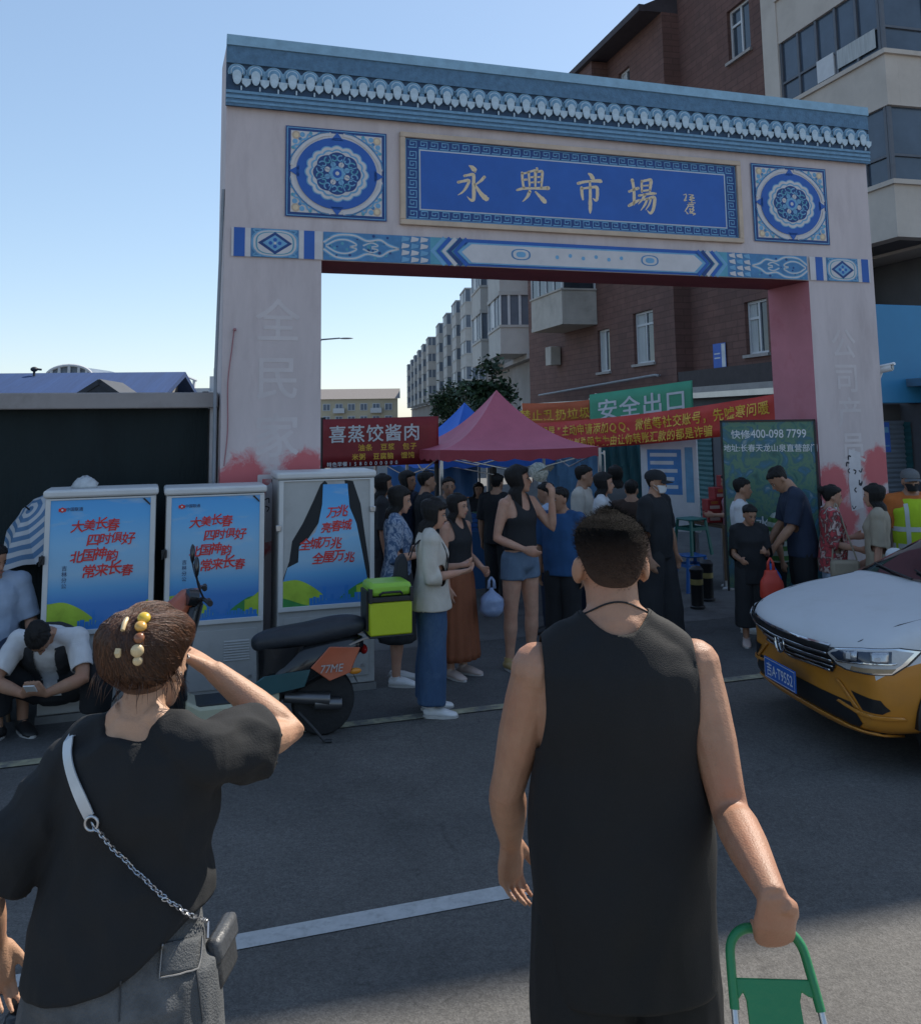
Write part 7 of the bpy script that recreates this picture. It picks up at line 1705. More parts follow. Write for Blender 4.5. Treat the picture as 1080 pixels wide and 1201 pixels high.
b.cap(c_black, b.o); b.mask(mat('mask_white', (.62, .63, .64), .7, .05), b.o); b.top('t_shirt', c_black, b.o, -.05, ease=.016, sleeve=.5, loose=.8); b.legs('wide_trousers', c_black2, b.o, 1.0, .022, .04); shoes(b, s_black, s_black)
b = person('woman with black hair seen from behind between white blouse and capped man', 721, 546, 11.0, 95, SK1, HB, 'bob', CROWD, sex='f', face=False); b.top('shirt', c_grey, b.o, ease=.014); b.legs('trousers', c_black, b.o); shoes(b, s_black, s_black)
b = person('man in dark brown shirt seen from behind, just left of the capped man', 740, 563, 10.1, 70, SK2, HB, 'short', CROWD, sex='m', face=False); b.top('shirt', c_brown, b.o, ease=.014, loose=.5); b.legs('trousers', c_black, b.o); shoes(b, s_black, s_black)
b = person('woman in pink top and dark shorts at the stall left of the advert board', 853, 555, 12.0, 170, SK1, HB, 'bun', CROWD, sex='f', head=(-10, 12, 0), armR=((.1, .1, -1), (-.1, .9, 0)), armL=((.1, .1, -1), (-.1, .9, .0))); b.top('t_shirt', c_pink, b.o, ease=.014, loose=.5); b.legs('shorts', c_black2, b.o, .45, .012, .01); shoes(b, s_white, s_sole)
# right-hand group
b = person('man in white t-shirt with black hair before the advert board, facing right', 869, 561, 9.65, -15, SK2, HB, 'short', CROWD, sex='m', head=(8, 4, 0), armR=((.14, 0, -1), (-.1, .6, -.5)), seed=4); b.top('t_shirt', c_white, b.o, ease=.016, loose=.7); b.legs('trousers', c_black, b.o); shoes(b, s_white, s_sole)
b = person('child in black t-shirt and loose black trousers holding a red bag', 878, 592, 9.05, -95, SK2, HB, 'short', CROWD, sex='f', head=(15, 18, 0), armL=((.12, .12, -1), (-.25, .8, .2)), armR=((.12, .05, -1), (-.1, .7, -.1)), handL=dict(curl=1.1), hthick=.022, seed=8); b.top('t_shirt', c_black, b.o, -.10, ease=.022, sleeve=.55, loose=1.0); b.legs('trousers', c_black2, b.o, .86, .024, .02); shoes(b, s_nude, s_sole)
hb_ = worldpt(b, b.arm['L'][2] * b.H + V((0, .05, -.02))); m_rbag = mat('bag_red', (.50, .05, .03), .5, .1, 4)
plastic_bag(hb_ + V((.02, -.03, -.02)), .22, .12, .40, m_rbag, 'red shopping bag hanging from the hand of the child in black', 2, neck=.5)
b = person('man in green and white striped shirt half hidden behind the navy t-shirt man', 908, 580, 10.0, -10, SK2, HB, 'short', CROWD, sex='m', bulk=1.1, belly=1.2, face=False); b.top('striped_shirt', c_stripe, b.o, -.06, ease=.018, loose=.9); b.legs('trousers', c_black, b.o); shoes(b, s_black, s_black)
b = person('stooping man in navy t-shirt and shorts looking down at a blue bag', 914, 565, 9.3, 172, SK2, HB, 'short', CROWD, sex='m', lean=16, head=(5, 28, 0), armR=((.12, .25, -1), (-.1, .55, -.8)), armL=((.12, .25, -1), (-.05, .6, -.7)), handL=dict(curl=1.1), handR=dict(curl=1.1), seed=5, H=1.70); b.top('t_shirt', c_navy, b.o, -.07, ease=.018, loose=.9); b.legs('shorts', c_black, b.o, .5, .018, .014); shoes(b, s_black, s_black)
hb_ = worldpt(b, b.arm['L'][2] * b.H + V((0, .05, -.03)))
plastic_bag(hb_ + V((-.05, -.04, 0)), .28, .16, .42, mat('bag_blue', (.03, .14, .42), .5, .12, 5), 'bright blue shopping bag held by the stooping man in navy', 6, neck=.55)
b = person('woman in white top with dark hair beside the red floral woman, facing away', 955, 566, 9.9, 75, SK1, HB, 'bob', CROWD, sex='f', face=False); b.top('blouse', c_white, b.o, ease=.015, loose=.5); b.legs('trousers', c_navy, b.o); shoes(b, s_white, s_sole)
b = person('woman in red floral blouse with her hair in a dark bun, facing right', 974, 569, 9.0, -8, SK1, HB, 'bun', CROWD, sex='f', head=(0, 8, 0), armR=((.12, 0, -1), (-.1, .85, -.2)), armL=((.12, .1, -1), (-.1, .8, .1)), seed=3); b.top('floral_blouse', c_floral, b.o, -.08, ease=.02, sleeve=.55, sleeve_r=.02, loose=.8); b.legs('trousers', c_lblue, b.o, .9, .016, .012); shoes(b, s_white, s_sole)
t = thing('shoulder_bag', 'beige shoulder bag carried low by the woman in the red floral blouse', 'bag', b.o.location, b.o.rotation_euler.z); mb = MB(); mb.cbox((.20, .05, .72), (.09, .26, .20)); mb.build('pouch', c_beige, t, bevel=.03); mb = MB(); mb.tube(spline([(.20, -.06, .82), (.17, -.02, 1.1), (.11, .02, 1.33), (.17, .08, 1.1), (.20, .16, .82)], 5), .008, 6); mb.build('strap', c_beige, t)
b = person('woman in beige blouse with a short black bob standing at the right gate pillar', 1024, 568, 8.7, 150, SK1, HB, 'bob', CROWD, sex='f', head=(0, 5, 0), armR=((.14, .05, -1), (-.1, .5, -.7)), seed=12, hthick=.020); bt = b.top('blouse', c_beige, b.o, -.03, ease=.02, sleeve=.55, sleeve_r=.018, loose=.7); b.legs('trousers', c_black, b.o, 1, .016); shoes(b, s_black, s_black)
backstrap(b, [bt], (.10, b.H * .81), (-.13, b.H * .58), .025, c_brown, 'bag_strap', 12, True)
b = person('worker in lime reflective vest over orange sleeves, grey cap and black face cover', 1066, 551, 9.25, -100, SK2, HB, 'short', CROWD, sex='m', bulk=1.05, head=(0, 0, 0)); b.cap(c_grey, b.o, .06); b.mask(c_black, b.o)
b.top('orange_shirt', c_orange, b.o, -.05, ease=.013, sleeve=.55, loose=.7); v_ = b.top('hi_vis_vest', c_hiviz, b.o, -.06, neck=.30, ease=.022, sleeve=0, strap=.075, loose=.8); b.legs('trousers', c_navy, b.o); shoes(b, s_black, s_black)
for z in (.50, .60): 
    P = strap_on(b, [v_], [((1.0 * cos(a), 1.0 * sin(a), b.H * (z + .05)), (-cos(a), -sin(a), 0)) for a in [2 * pi * k / 24 for k in range(25)]], .04, c_refl, 'x', .003); ribbon(P, .045, c_refl, 'reflective_band', v_, .001)
for sg in (1, -1): P = strap_on(b, [v_], [((sg * .085, 1, b.H * (.56 + .24 * k / 10)), (0, -1, 0)) for k in range(11)], .04, c_refl, 'x', .003); ribbon(P, .04, c_refl, 'reflective_band', v_, .001)
# shaded figures behind on the left
for (px, py, Y, hd_, sex, hs, top, lab) in ((449, 556, 9.8, 10, 'f', 'bob', c_black2, 'dark-clothed woman with a bob at the back left, behind the torn poster cabinet'), (478, 552, 10.4, -30, 'f', 'long', c_navy, 'long-haired woman in navy at the back, above the patterned blouse woman'), (500, 553, 10.2, 15, 'm', 'short', c_black, 'man in black at the back, above the cream cardigan woman'),
                                          (526, 560, 10.6, -80, 'm', 'short', c_grey, 'man in grey facing the street behind the rust-orange skirt woman'), (561, 566, 12.4, -90, 'f', 'bob', c_black2, 'stall keeper in dark clothes standing behind the pale-clothed stall'), (583, 556, 11.0, 60, 'm', 'short', c_black, 'man in black facing into the market left of the tall tank-top woman')):
    b = person(lab, px, py, Y, hd_, SK2, HB, hs, CROWD, sex=sex, seed=int(px), voxel=.013); b.top('shirt', top, b.o, ease=.016, loose=.6); b.legs('trousers', c_black2, b.o, 1, .016); shoes(b, s_black, s_black)

# squatting man with a phone
p = ground(47, 868); b = Body(1.72, 'm', 1.02, lean=54, head=(6, 22, 0), legR=((.62, .60, .52), (-.06, -.10, -1)), legL=((.62, .60, .52), (-.06, -.10, -1)), armR=('ik', (.06, .46, .36), (1, -.1, .1)), armL=('ik', (-.06, .46, .36), (-1, -.1, .1)), handR=dict(dir=(-.5, .5, .35), palm=(-.5, -.3, .8), curl=.7), handL=dict(dir=(.5, .5, .35), palm=(.5, -.3, .8), curl=.7), feet=(24, 24))
o = mesh_obj(b.body_mesh(.010), 'person', SK2); o.location = (p.x, p.y + .25, 0); o.rotation_euler.z = radians(-84) - pi / 2; b.o = o; b.M = Matrix.Translation(o.location) @ Matrix.Rotation(o.rotation_euler.z, 4, 'Z')
tag(o, 'man in black waistcoat and white tee squatting with a phone', 'person'); b.face(o); b.hair(HB, o, 'short', .014, 3)
b.top('white_tee', c_white, o, -.02, ease=.018, sleeve=.36, sleeve_r=.006); b.legs('trousers', c_black, o, .92, .018, .012); b.shoe('R', s_black, s_sole, o); b.shoe('L', s_black, s_sole, o)
for k in 'RL':
    an = b.leg[k][2] * b.H; fa = radians(24) * (1 if k == 'R' else -1); fd = V((sin(fa), cos(fa), 0)); mb = MB()
    mb.tube([an + fd * .05 + V((0, 0, -.005)), an + fd * .09 + V((0, 0, -.022))], [(.034, .022), (.030, .016)], 10); mb.ball(an + fd * .175 + V((0, 0, -.052)), (.036, .036, .016)); mb.build('shoe_patch', s_white, o)
vest = b.top('waistcoat', c_black2, o, .01, neck=.305, ease=.033, sleeve=0, strap=.088)
bm = bmesh.new(); bm.from_mesh(vest.data); Ri = [(b.R(.30 * i / 8).transposed(), b.T((0, 0, .30 * i / 8)) * b.H) for i in range(9)]
def openfront(c):
    h = min(range(9), key=lambda i: (Ri[i][1] - c).length); q = Ri[h][0] @ (c - Ri[h][1]); return abs(q.x) < .045 + .03 * h / 8 and q.y > .02
bmesh.ops.delete(bm, geom=[f for f in bm.faces if openfront(f.calc_center_median())], context='FACES'); bm.to_mesh(vest.data); bm.free()
wr = (b.arm['R'][2] + b.arm['L'][2]) / 2 * b.H; t = thing('phone', 'white mobile phone held in both hands by the squatting man', 'phone', b.o.location, b.o.rotation_euler.z)
R = Matrix.Rotation(radians(38), 3, 'X'); mb = MB(); mb.cbox(wr + V((0, .075, .045)), (.072, .15, .009), R=R); mb.build('phone_body', s_white, t, bevel=.003); mb = MB(); mb.cbox(wr + V((0, .0718, .0495)), (.066, .142, .001), R=R); mb.build('screen', mat('phone_screen', (.02, .025, .03), .1), t)

# seated man at the left edge
p = at(2, 632, 7.0); b = Body(1.70, 'm', 1.08, belly=1.15, lean=10, head=(25, 8, 0), legR=((.22, .95, -.05), (.02, .02, -1)), legL=((.22, .95, -.05), (.02, .05, -1)), armR=((.25, .12, -1), (-.1, .8, -.35)), armL=((.30, .12, -1), (-.05, .8, -.45)))
o = mesh_obj(b.body_mesh(.011), 'person', SK2); o.rotation_euler.z = radians(-55) - pi / 2; o.location = (p.x - .12, 7.1, 0); b.o = o
tag(o, 'man in pale shirt sitting at the left edge by the striped umbrella', 'person'); b.face(o); b.hair(HB, o, 'short'); b.top('shirt', c_lblue, o, .0, ease=.018, loose=.7); b.legs('shorts', c_navy, o, .46, .016, .012); b.shoe('R', s_black, s_sole, o); b.shoe('L', s_black, s_sole, o)
q = b.M = Matrix.Translation(o.location) @ Matrix.Rotation(o.rotation_euler.z, 4, 'Z'); sp_ = q @ V((0, 0, 0)); sz_ = (b.hz - .062) * b.H
t = thing('wooden_stool', 'small dark wooden stool under the man sitting at the left edge', 'stool', (sp_.x, sp_.y, 0), o.rotation_euler.z)
mb = MB(); mb.box((-.16, -.15, sz_ - .03), (.16, .13, sz_)); mb.build('seat', m_wood, t, bevel=.006)
for sx in (-1, 1):
    for sy in (-1, 1): mb = MB(); mb.tube([(sx * .12, sy * .10 - .01, sz_ - .031), (sx * .15, sy * .13 - .01, 0)], .016, 8); mb.build('leg', m_wood, t)
# ================================================================ FOREGROUND MAN
c_tank = cloth('tank_black_knit', (.006, .0065, .0075), .8, bscale=420, bump=.2)
HBZ = mat('hair_buzz', (.009, .008, .0075), .9, .35, 60, .8, 420, spec=.1)
n_ = HBZ.node_tree; p_ = [x for x in n_.nodes if x.type == 'BSDF_PRINCIPLED'][0]; src_ = p_.inputs['Base Color'].links[0].from_socket
tc_ = [x for x in n_.nodes if x.type == 'TEX_COORD'][0]; sp_ = n_.nodes.new('ShaderNodeSeparateXYZ'); n_.links.new(tc_.outputs['Generated'], sp_.inputs[0]); mr_ = n_.nodes.new('ShaderNodeMapRange')
for i_, v_ in ((1, .15), (2, .72), (3, 1), (4, 0)): mr_.inputs[i_].default_value = v_
n_.links.new(sp_.outputs[2], mr_.inputs[0]); mx_ = n_.nodes.new('ShaderNodeMix'); mx_.data_type = 'RGBA'; mx_.inputs['B'].default_value = (.13, .085, .066, 1)      # clipped short over the scalp at the sides
n_.links.new(mr_.outputs[0], mx_.inputs['Factor']); n_.links.new(src_, mx_.inputs['A']); n_.links.new(mx_.outputs['Result'], p_.inputs['Base Color'])
YM = 2.2
pm = at(716, 600, YM); HM = pm.z - .20; hdg = 92; rz = radians(hdg) - pi / 2
org = V((pm.x, YM, .20))
Lm = lambda px, py, Y: Matrix.Rotation(-rz, 3, 'Z') @ (at(px, py, Y) - org)
b = Body(HM, 'm', 1.05, belly=1.10, lean=3, head=(4, 0, 0), armw=.92, sw=.104, shd=(.014, .014), armL=('pts', Lm(597, 914, YM + .06), Lm(599, 984, YM + .24)), armR=('pts', Lm(856, 955, YM - .08), Lm(908, 1056, YM - .34)), handL=dict(dir=(.0, .22, -1), palm=(.7, -.7, 0), curl=.6, thumb=.3, fr=.86), handR=dict(dir=(.10, .40, -.9), palm=(.0, .9, .4), curl=1.15, thumb=1.1, joints=(.25, 1.45, 1.1), fr=.84), legR=((.06, .05, -1), (0, -.05, -1)), legL=((.06, -.04, -1), (0, -.10, -1)))
o = mesh_obj(b.body_mesh(.0046, 4), 'person', SK3); off = Matrix.Rotation(rz, 3, 'Z') @ b.hd((0, -.02, .1)); o.location = (pm.x - off.x, YM - off.y, .2); o.rotation_euler.z = rz; b.o = o; b.M = Matrix.Translation(o.location) @ Matrix.Rotation(rz, 4, 'Z')
tag(o, 'broad man in black sleeveless top seen from behind in the foreground, pulling a green trolley', 'person'); b.face(o)
# cropped hair: shell plus bristles
mb = MB(); n = 96; rr = []; hs = []
rnd = random.Random(5)
for i in range(44):
    z = .028 + .209 * i / 43; row = []
    for k in range(n):
        a = 2 * pi * k / n; f = sin(a); zc = min(max(z, .03), .222); rx, ry, cy = headr(zc)
        zl = (.048 + (f + 1) * .062) if f < 0 else (.11 + f ** .6 * .070)
        if abs(f) < .45: zl += .012 * (1 - abs(f) / .45)
        t = (z - zl) / .05; e = .0075 * smooth01(t + .25) - .006 * (1 - smooth01(t * 3 + .6)); q = 1
        if z >= .222: q = max(.03, (.237 - z) / .015) ** .5
        x = (rx + e) * cos(a) * q; y = cy + (ry + e) * f * q; zz = min(z, .222) + (.0095 * (1 - ((.237 - z) / .015) ** 2) if z > .222 else 0)
        row.append(b.hd((x, y, zz)))
        if t > -.25 and rnd.random() < .12 + .85 * smooth01(t * .8): hs.append((row[-1], (b.hR @ V((cos(a) * .5, f * .5, -.25 + 1.05 * smooth01((z - .08) / .14)))).normalized()))
    rr.append(row)
mb.loft(rr)
for p, d in hs:
    for _ in range(3):
        q = p + V((rnd.gauss(0, 1), rnd.gauss(0, 1), rnd.gauss(0, 1))) * .0035; e = (d + V((rnd.gauss(0, 1), rnd.gauss(0, 1), rnd.gauss(0, 1))) * .28).normalized(); s_ = e.orthogonal().normalized() * .0006
        mb.add([q - s_, q + s_, q + e * .0075], [(0, 1, 2)])
mb.build('hair', HBZ, o, angle=180)
def clean_sag(p, n): return p
tk = b.tank('tank_top', c_tank, o, -.115, strap=.098, inner=.046, back=.316, front=.27, gap=.005, ease=.007, loose=.55, voxel=.0065, fold=.012, it=5, arm=.175)
st = b.legs('shorts', c_tank, o, .62, .009, .014, .007, .008, ff=(6, 6, 2), waist=.03)
b.shoe('R', s_black, s_sole, o); b.shoe('L', s_black, s_sole, o)
# neck cord and collar binding
dg = bpy.context.evaluated_depsgraph_get(); dg.update(); bt_ = BVHTree.FromPolygons([v.co.copy() for v in o.data.vertices], [tuple(p.vertices) for p in o.data.polygons])
mb = MB(); P = []
for k in range(40):
    a = 2 * pi * k / 40; z = .343 + .016 * (-sin(a)) * 1.0 - .012 * (1 + sin(a)) ; c = b.T((0, -.004, min(z, .39))) * HM; d = V((cos(a), sin(a), 0)); h = bt_.ray_cast(c + d * .3, -d, 1)[0]
    if h is not None: P.append(h + d * .002)
mb.tube(P, .0022, 6, closed=True); mb.build('neck_cord', c_black, o)
tt = BVHTree.FromPolygons([v.co.copy() for v in tk.data.vertices], [tuple(p.vertices) for p in tk.data.polygons])
mb = MB(); R_ = V((0, 0, 0)); zc = b.T((0, 0, .27)).z * HM
for (dx, dz0, dz1) in ((-.006, .012, -.016), (.006, .012, -.016), (0, .012, .0)):
    pass
# ================================================================ GREEN TROLLEY
hw = worldpt(b, b.arm['R'][2] * HM); hd_ = V((.10, .40, -.9)).normalized(); gripc = worldpt(b, b.arm['R'][2] * HM + (hd_ * .062 * HM) + V((.0, .013 * HM, .009 * HM)))
g = mat('trolley_green', (.02, .19, .07), .4, .08, 4, .1, 40)
tr = thing('folding_trolley', 'green plastic folding trolley with steel tubes pulled by the man in black', 'trolley', (gripc.x - .012, gripc.y, gripc.z), radians(-4))
# local: x right, tilted back towards the viewer going down
tr.scale = (.82, .82, .82)
A = radians(24); dn = V((0, -sin(A), -cos(A)))
def q(x, s_, y=0.0): return V((x, 0, 0)) + dn * s_ + V((0, y, 0))
mb = MB(); mb.tube(spline([q(-.088, .155), q(-.086, .08), q(-.080, .03), (q(-.05, .003)), q(0, 0), q(.05, .003), q(.080, .03), q(.092, .08), q(.104, .155)], 5), [(.0145, .011)] * 41, 12, side=(0, 1, 0))
mb.build('handle', g, tr)
mb = MB(); rows = [[q(-.083, .10, .006), q(.088, .10, .006)], [q(-.083, .115, .006), q(.090, .115, .006)]]
out = [q(-.086, .098), q(.090, .098), q(.098, .135), q(.080, .13), q(.066, .122), q(.060, .14), q(.072, .50), q(-.058, .50), q(-.060, .14), q(-.066, .125), q(-.075, .135), q(-.088, .15)]
mb.prism([p + V((0, .004, 0)) for p in out], dn.cross(V((1, 0, 0))) * .010); mb.build('back_panel', g, tr, bevel=.003)
for sg, x0, x1 in ((-1, -.088, -.10), (1, .104, .15)):
    mb = MB(); mb.tube([q(x0, .15), q(x1, .56), q(x1 * 1.02, 1.06)], .0085, 10); mb.build('tube', m_steel, tr)
zb_ = (-gripc.z + .2) / .82
ax = q(0, 1.06); mb = MB(); mb.box((-.17, ax.y - .02, ax.z - .03), (.19, ax.y + .26, ax.z - .01)); mb.build('platform', g, tr, bevel=.006)
for sg in (-1, 1):
    R2 = Matrix.Rotation(pi / 2, 3, 'Y'); r_ = max(.05, min(.09, ((gripc.z - .2) / .82 + ax.z))); mb = MB(); mb.lathe((sg * .17, ax.y - .02, zb_ + r_), [(r_ * .5, -.018), (r_, -.014), (r_, .014), (r_ * .5, .018)], 20, axis=R2); mb.build('wheel', m_tyre, tr)

HBR2 = mat('hair_chestnut', (.060, .025, .013), .30, .35, 7, .25, 60, stretch=(6, 6, .8), spec=.7)
# ================================================================ FOREGROUND WOMAN
YW = 2.05
pw = at(172, 706, YW); HW = pw.z - .215; hdg = 86; rz = radians(hdg) - pi / 2; org = V((pw.x, YW, .20))
Lw = lambda px, py, Y: Matrix.Rotation(-rz, 3, 'Z') @ (at(px, py, Y) - org)
SKF = skin('skin_foreground', (.45, .265, .17))
b = Body(HW, 'f', 1.05, belly=1.08, lean=2, sway=4, twist=-6, head=(-14, 4, -3), armw=1.04, sw=.094, shd=(-.012, .036), armR=('pts', Lw(346, 860, YW + .18), Lw(258, 780, YW + .20)), armL=('pts', Lw(24, 1010, YW - .02), Lw(6, 1090, YW + .08)), handR=dict(dir=(-.9, .25, .42), palm=(-.1, -.35, -.9), curl=.32, thumb=.2, fr=.86), handL=dict(dir=(.08, .12, -1), palm=(.7, -.6, 0), curl=.5, fr=.86), legR=((.05, .02, -1), (0, -.04, -1)), legL=((.05, .04, -1), (0, -.04, -1)))
o = mesh_obj(b.body_mesh(.0046, 4), 'person', SKF); off = Matrix.Rotation(rz, 3, 'Z') @ b.hd((0, -.02, .1)); o.location = (pw.x - off.x, YW - off.y, .2); o.rotation_euler.z = rz; b.o = o; b.M = Matrix.Translation(o.location) @ Matrix.Rotation(rz, 4, 'Z')
tag(o, 'foreground woman in black t-shirt with clipped brown hair shading her eyes', 'person'); b.face(o)
# hair swept up into a twist: shell, roll and strands
mb = MB(); n = 90; rr = []; st_ = []
def hshape(a, z):
    f = sin(a); zc = min(max(z, .03), .222); rx, ry, cy = headr(zc)
    zl = (.030 + (f + 1) * .055) if f < 0 else (.085 + f ** .6 * .100)
    t = (z - zl) / .02; bk = smooth01((-f + .15) / 1.1); e = (.019 + .026 * bk * smooth01((z - .02) / .07) * (1 - .35 * smooth01((z - .16) / .06))) * smooth01(t * .5 + .5) - .008 * (1 - smooth01(t * .5 + .5))
    return rx, ry, cy, f, e
for i in range(46):
    z = .020 + .220 * i / 45; row = []
    for k in range(n):
        a = 2 * pi * k / n; rx, ry, cy, f, e = hshape(a, z); g_ = noise.noise((cos(a) * 14 + z * 22, sin(a) * 14, z * 3)) * .0022 + noise.noise((cos(a) * 40 + z * 60, sin(a) * 40, 2)) * .0014
        q_ = 1
        if z > .222: q_ = max(.02, (.240 - z) / .018) ** .5
        e += g_ * (e > 0); x = (rx + e) * cos(a) * q_; y = cy + (ry + e) * f * q_; zz = min(z, .222) + (.016 * (1 - ((.240 - z) / .018) ** 2) if z > .222 else 0)
        row.append(b.hd((x, y, zz)))
    rr.append(row)
mb.loft(rr); nb_ = len(mb.f)
hbv = BVHTree.FromPolygons(mb.v, mb.f); cc_ = b.hd((0, -.01, .12)); rnd = random.Random(11)
def onhair(dirv, lift):
    d = (b.hR @ V(dirv)).normalized(); h, nn, _, _ = hbv.ray_cast(cc_ + d * .4, -d, 1); return None if h is None else h + d * lift
tip = V((.04, -.78, .50)).normalized()
for _ in range(3400):                    # strands combed from the hairline up to the clip
    az = rnd.uniform(-pi, pi); f_ = sin(az); el = (-.75 + .25 * (f_ + 1)) if f_ < 0 else (-.30 + .95 * f_ ** .7); el += rnd.uniform(0, .5) * rnd.random()
    d0 = V((cos(az) * cos(el), sin(az) * cos(el), sin(el))); d1 = (tip + V((rnd.gauss(0, .10), rnd.gauss(0, .05), rnd.gauss(0, .22)))).normalized()
    if d0.dot(d1) > .97 or d0.dot(d1) < -.95: continue
    P = []; an = d0.angle(d1); lift = rnd.random() ** 3 * .0026; tmax = rnd.uniform(.6, 1)
    for k in range(11):
        t = k / 10 * tmax; dd = (d0 * sin((1 - t) * an) + d1 * sin(t * an)) / sin(an); dd.x += .10 * sin(pi * t) * (1 if d0.x > 0 else -1) * rnd.uniform(.3, .6)
        p = onhair(dd, .0003 + lift * sin(pi * t))
        if p is None: break
        P.append(p)
    if len(P) > 5: mb.tube(P, [.0002] + [.0004 + .0003 * rnd.random()] * (len(P) - 2) + [.0002], 3, 1 if rnd.random() < .25 else 0)
for _ in range(60):                      # stray ends by the ear and nape
    a0 = rnd.choice([rnd.uniform(-.5, .45), rnd.uniform(-2.6, -.6)]); z0 = rnd.uniform(-.55, -.25); p = onhair((cos(a0) * cos(z0), sin(a0) * cos(z0), sin(z0)), .001)
    if p is None: continue
    dv = b.hR @ V((cos(a0) * .02, sin(a0) * .02, 0)); mb.tube([p, p + dv * .5 + V((0, 0, -.015)), p + dv * .7 + V((rnd.gauss(0, .006), rnd.gauss(0, .006), -.035 - .02 * rnd.random()))], [.0009, .0007, .0002], 3)
hair_o = mb.build('hair', [HBR2, mat('hair_light_brown', (.14, .058, .024), .4, .3, 7, spec=.6)], o, angle=180)
# beaded claw clip
cl = thing('hair_clip', 'beaded yellow claw clip in the brown hair of the foreground woman', 'hair clip', o.location, rz)
m_b = [mat('bead_yellow', (.62, .42, .03), .3, .1, 40, coat=.5), mat('bead_amber', (.55, .30, .06), .25, .15, 40, coat=.5), mat('bead_brown', (.22, .08, .03), .3, .2, 40, coat=.5), mat('bead_cream', (.58, .44, .24), .3, .15, 40, coat=.5)]
def hairpt(px, py):
    oW = V((0, 0, CAMH)); dW = ray(px, py); iM = b.M.inverted(); h, nn, _, _ = hbv.ray_cast(iM @ oW, (iM.to_3x3() @ dW).normalized(), 9); return h, nn
for (px, py, r, k) in ((169, 727, .0135, 0), (165, 737, .0125, 1), (163.5, 749, .011, 2), (161.5, 762, .0135, 3), (162, 774, .010, 3)):
    h, nn = hairpt(px, py)
    if h is None: continue
    mb = MB(); zq = nn.normalized(); xq = zq.orthogonal().normalized(); R = Matrix((xq, zq.cross(xq), zq)).transposed(); mb.ball(h + nn * .006, (r, r, r * .72), 16, 10, R=R); mb.build('bead', m_b[k], cl)
for (p0, p1, r) in (((150, 727), (145, 740), .0055), ((140.5, 760), (140, 769), .0075)):
    a_, n1 = hairpt(*p0); c_, n2 = hairpt(*p1)
    if a_ is not None and c_ is not None: mb = MB(); mb.tube([a_ + n1 * .004, (a_ + c_) / 2 + n1 * .007, c_ + n2 * .004], [r * .8, r, r * .8], 10); mb.build('prong', m_b[3], cl)
P = [hairpt(166, 722 + 7 * i) for i in range(9)]; mb = MB(); mb.tube([h + n_ * .001 for h, n_ in P if h is not None], .006, 8); mb.build('clip_bar', mat('clip_tortoise', (.05, .02, .01), .3), cl)
# clothes
c_tee = cloth('tee_black_cotton', (.012, .013, .0145), .9, bscale=300, bump=.15)
c_washed = mat('washed_grey_denim', (.075, .080, .085), .9, .2, 6, .4, 260, dirt=(.16, .165, .17), dscale=9, dth=(.45, .8))
tee = b.top('t_shirt', c_tee, o, -.03, neck=.312, ease=.016, sleeve={'R': .29, 'L': .43}, sleeve_r=.017, loose=.8, flare=.002, voxel=.0068, fold=.019, ff=(6, 6, 4), it=5, seed=4)
jn = b.legs('jeans', c_washed, o, 1.0, .022, .02, .008, .010, ff=(7, 7, 3), waist=.115, seed=6); b.shoe('R', s_white, s_sole, o); b.shoe('L', s_white, s_sole, o)
# the raised arm lifts the hem on the right
hemp = sorted([(Lw(x, y, YW).x + (pw.x - o.location.x), Lw(x, y, YW).z) for x, y in ((-20, 1146), (35, 1140), (120, 1128), (165, 1113), (195, 1094), (225, 1064), (243, 1048), (300, 1046))])
def hemz(x):
    for a_, c_ in zip(hemp, hemp[1:]):
        if x <= c_[0]: t = min(1, max(0, (x - a_[0]) / (c_[0] - a_[0]))); return a_[1] + (c_[1] - a_[1]) * t
    return hemp[-1][1]
bm = bmesh.new(); bm.from_mesh(tee.data)
bmesh.ops.delete(bm, geom=[f for f in bm.faces if f.calc_center_median().z < hemz(f.calc_center_median().x) and abs(f.calc_center_median().x + .02) < .30], context='FACES')
for _ in range(16):
    B = [(v, sum((e.other_vert(v).co for e in v.link_edges if e.is_boundary), V()) / 2) for v in bm.verts if v.is_boundary and sum(e.is_boundary for e in v.link_edges) == 2]
    for v, c in B: v.co = v.co.lerp(c, .5)
bm.to_mesh(tee.data); bm.free()
# shoulder strap, chain and bag
tv = [BVHTree.FromPolygons([v.co.copy() for v in q_.data.vertices], [tuple(p.vertices) for p in q_.data.polygons]) for q_ in (tee, jn)]
def clothpt(px, py, off=.006):
    iM = b.M.inverted(); o_, d_ = iM @ V((0, 0, CAMH)), (iM.to_3x3() @ ray(px, py)).normalized(); best = None
    for t_ in tv:
        h, nn, _, L_ = t_.ray_cast(o_, d_, 9)
        if h is not None and (best is None or L_ < best[2]): best = (h, nn if nn.dot(d_) < 0 else -nn, L_)
    return None if best is None else (best[0] + best[1] * off, best[1])
bag = thing('crossbody_bag', 'grey bag on silver strap and chain on the right hip of the foreground woman', 'bag', o.location, rz)
P = [clothpt(x, y) for x, y in spline([(84, 868), (82, 885), (88, 910), (98, 936), (108, 956)], 4)]; P = [p for p in P if p]
if P:
    for _ in range(6): P = [P[0]] + [((P[i - 1][0] + P[i][0] * 2 + P[i + 1][0]) / 4, (P[i - 1][1] + P[i][1] * 2 + P[i + 1][1]).normalized()) for i in range(1, len(P) - 1)] + [P[-1]]
    top_ = P[0][0] + V((0, .05, -.012)); P = [(P[0][0] + V((0, .03, .004)), V((0, 0, 1)))] + P
    ribbon(P, .024, mat('strap_silver', (.50, .53, .56), .35, .08, 20, metal=.3), 'strap', bag, .003)
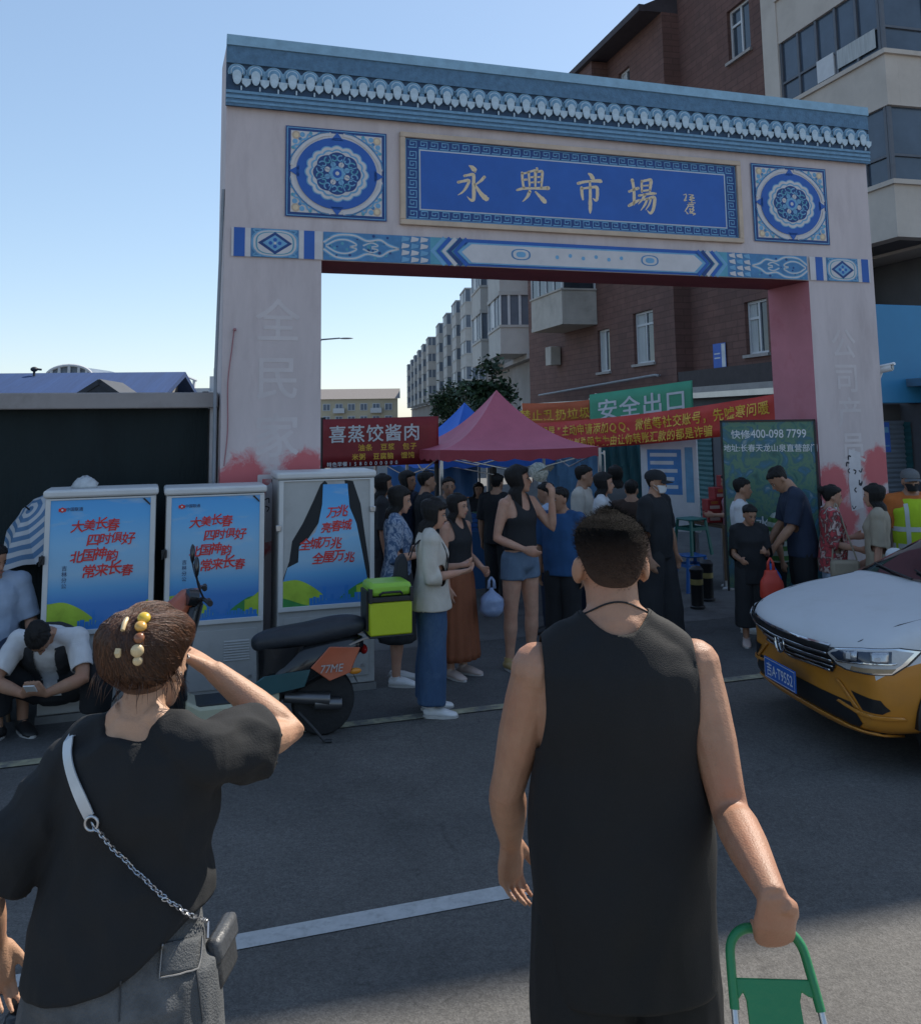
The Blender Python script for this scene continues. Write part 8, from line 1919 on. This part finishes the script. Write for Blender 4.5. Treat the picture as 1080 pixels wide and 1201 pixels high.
P2 = [clothpt(x, y, .010) for x, y in spline([(112, 963), (130, 985), (155, 1013), (185, 1046), (215, 1069), (238, 1083)], 16)]; P2 = [p for p in P2 if p]
if len(P2) > 3:
    mb = MB(); c0 = P2[0][0]; R = (P2[0][1], ); mb.tube([c0 + V((.013 * cos(a), 0, .013 * sin(a))) for a in [2 * pi * k / 20 for k in range(20)]], .0028, 8, closed=True); mb.build('ring', m_steel, bag)
    mb = MB(); L_ = [0]
    for a_, c_ in zip(P2, P2[1:]): L_.append(L_[-1] + (c_[0] - a_[0]).length)
    nlink = int(L_[-1] / .0085)
    for k in range(nlink):
        s_ = L_[-1] * (k + .5) / nlink; i = max(j for j in range(len(L_)) if L_[j] <= s_); i = min(i, len(P2) - 2); f = (s_ - L_[i]) / max(1e-6, L_[i + 1] - L_[i]); c = P2[i][0].lerp(P2[i + 1][0], f); t_ = (P2[i + 1][0] - P2[i][0]).normalized(); nn = P2[i][1]; sd = t_.cross(nn).normalized()
        if k % 2: sd = (sd * .5 + nn * .86).normalized()
        else: sd = (sd * .86 - nn * .5).normalized()
        mb.tube([c + t_ * (.0066 * cos(a)) + sd * (.0042 * sin(a)) for a in [2 * pi * j / 8 for j in range(8)]], .0012, 4, closed=True)
    mb.build('chain', m_steel, bag); e = P2[-1][0]
    mb = MB(); Rb = Matrix.Rotation(radians(-9), 3, 'Y'); cb = Lw(261, 1116, YW + .05) + Matrix.Rotation(-rz, 3, 'Z') @ (org - o.location); mb.cbox(cb, (.028, .12, .10), R=Rb); mb.build('pouch', mat('bag_grey_leather', (.035, .037, .04), .5, .12, 12, .2, 80), bag, bevel=.014)
    mb = MB(); mb.cbox(cb + Rb @ V((.005, -.002, .028)), (.033, .126, .05), R=Rb); mb.build('flap', mat('bag_silver_leather', (.06, .064, .07), .42, .12, 12, .2, 80), bag, bevel=.012)
    mb = MB(); mb.tube([e, cb + Rb @ V((-.004, -.06, .058))], .004, 6); mb.build('clasp', m_steel, bag)
# pocket and seams on the jeans
rows = []
for j in range(7):
    row = []
    for i in range(7):
        u, v = i / 6, j / 6; row.append(clothpt(190 + 44 * u - 3 * v, 1106 + 40 * v - 8 * u, .0045))
    rows.append(row)
if all(p is not None for r in rows for p in r):
    mb = MB(); mb.loft([[p[0] for p in r] for r in rows], closed=False); pk = mb.build('pocket', c_washed, jn, angle=180); q_ = pk.modifiers.new('solid', 'SOLIDIFY'); q_.thickness = .003; q_.offset = 0
    ed = [r[0] for r in rows] + rows[-1][1:] + [r[-1] for r in rows[::-1]][1:]
    mb = MB(); mb.tube([p[0] + p[1] * .003 for p in ed], .0016, 5); mb.build('stitching', mat('denim_stitch', (.20, .20, .20), .8), pk)
for xa, xb, ya_ in ((142, 140, 1150), (228, 238, 1120)):
    P = [clothpt(xa + (xb - xa) * k / 14, ya_ + (1198 - ya_) * k / 14, .001) for k in range(15)]; P = [p for p in P if p]
    if len(P) > 4: mb = MB(); mb.tube([p[0] for p in P], .0018, 5); mb.build('seam', mat('denim_seam', (.045, .048, .052), .9), jn)
# black bag hanging from the left hand
wl_ = worldpt(b, b.arm['L'][2] * HW + V((.01, .01, -.09 * HW))); plastic_bag(wl_ + V((.03, .06, .02)), .15, .12, .22, mat('bag_black', (.015, .016, .018), .35, .2, 8), 'small black bag hanging from the left hand of the foreground woman', 9, neck=.5)
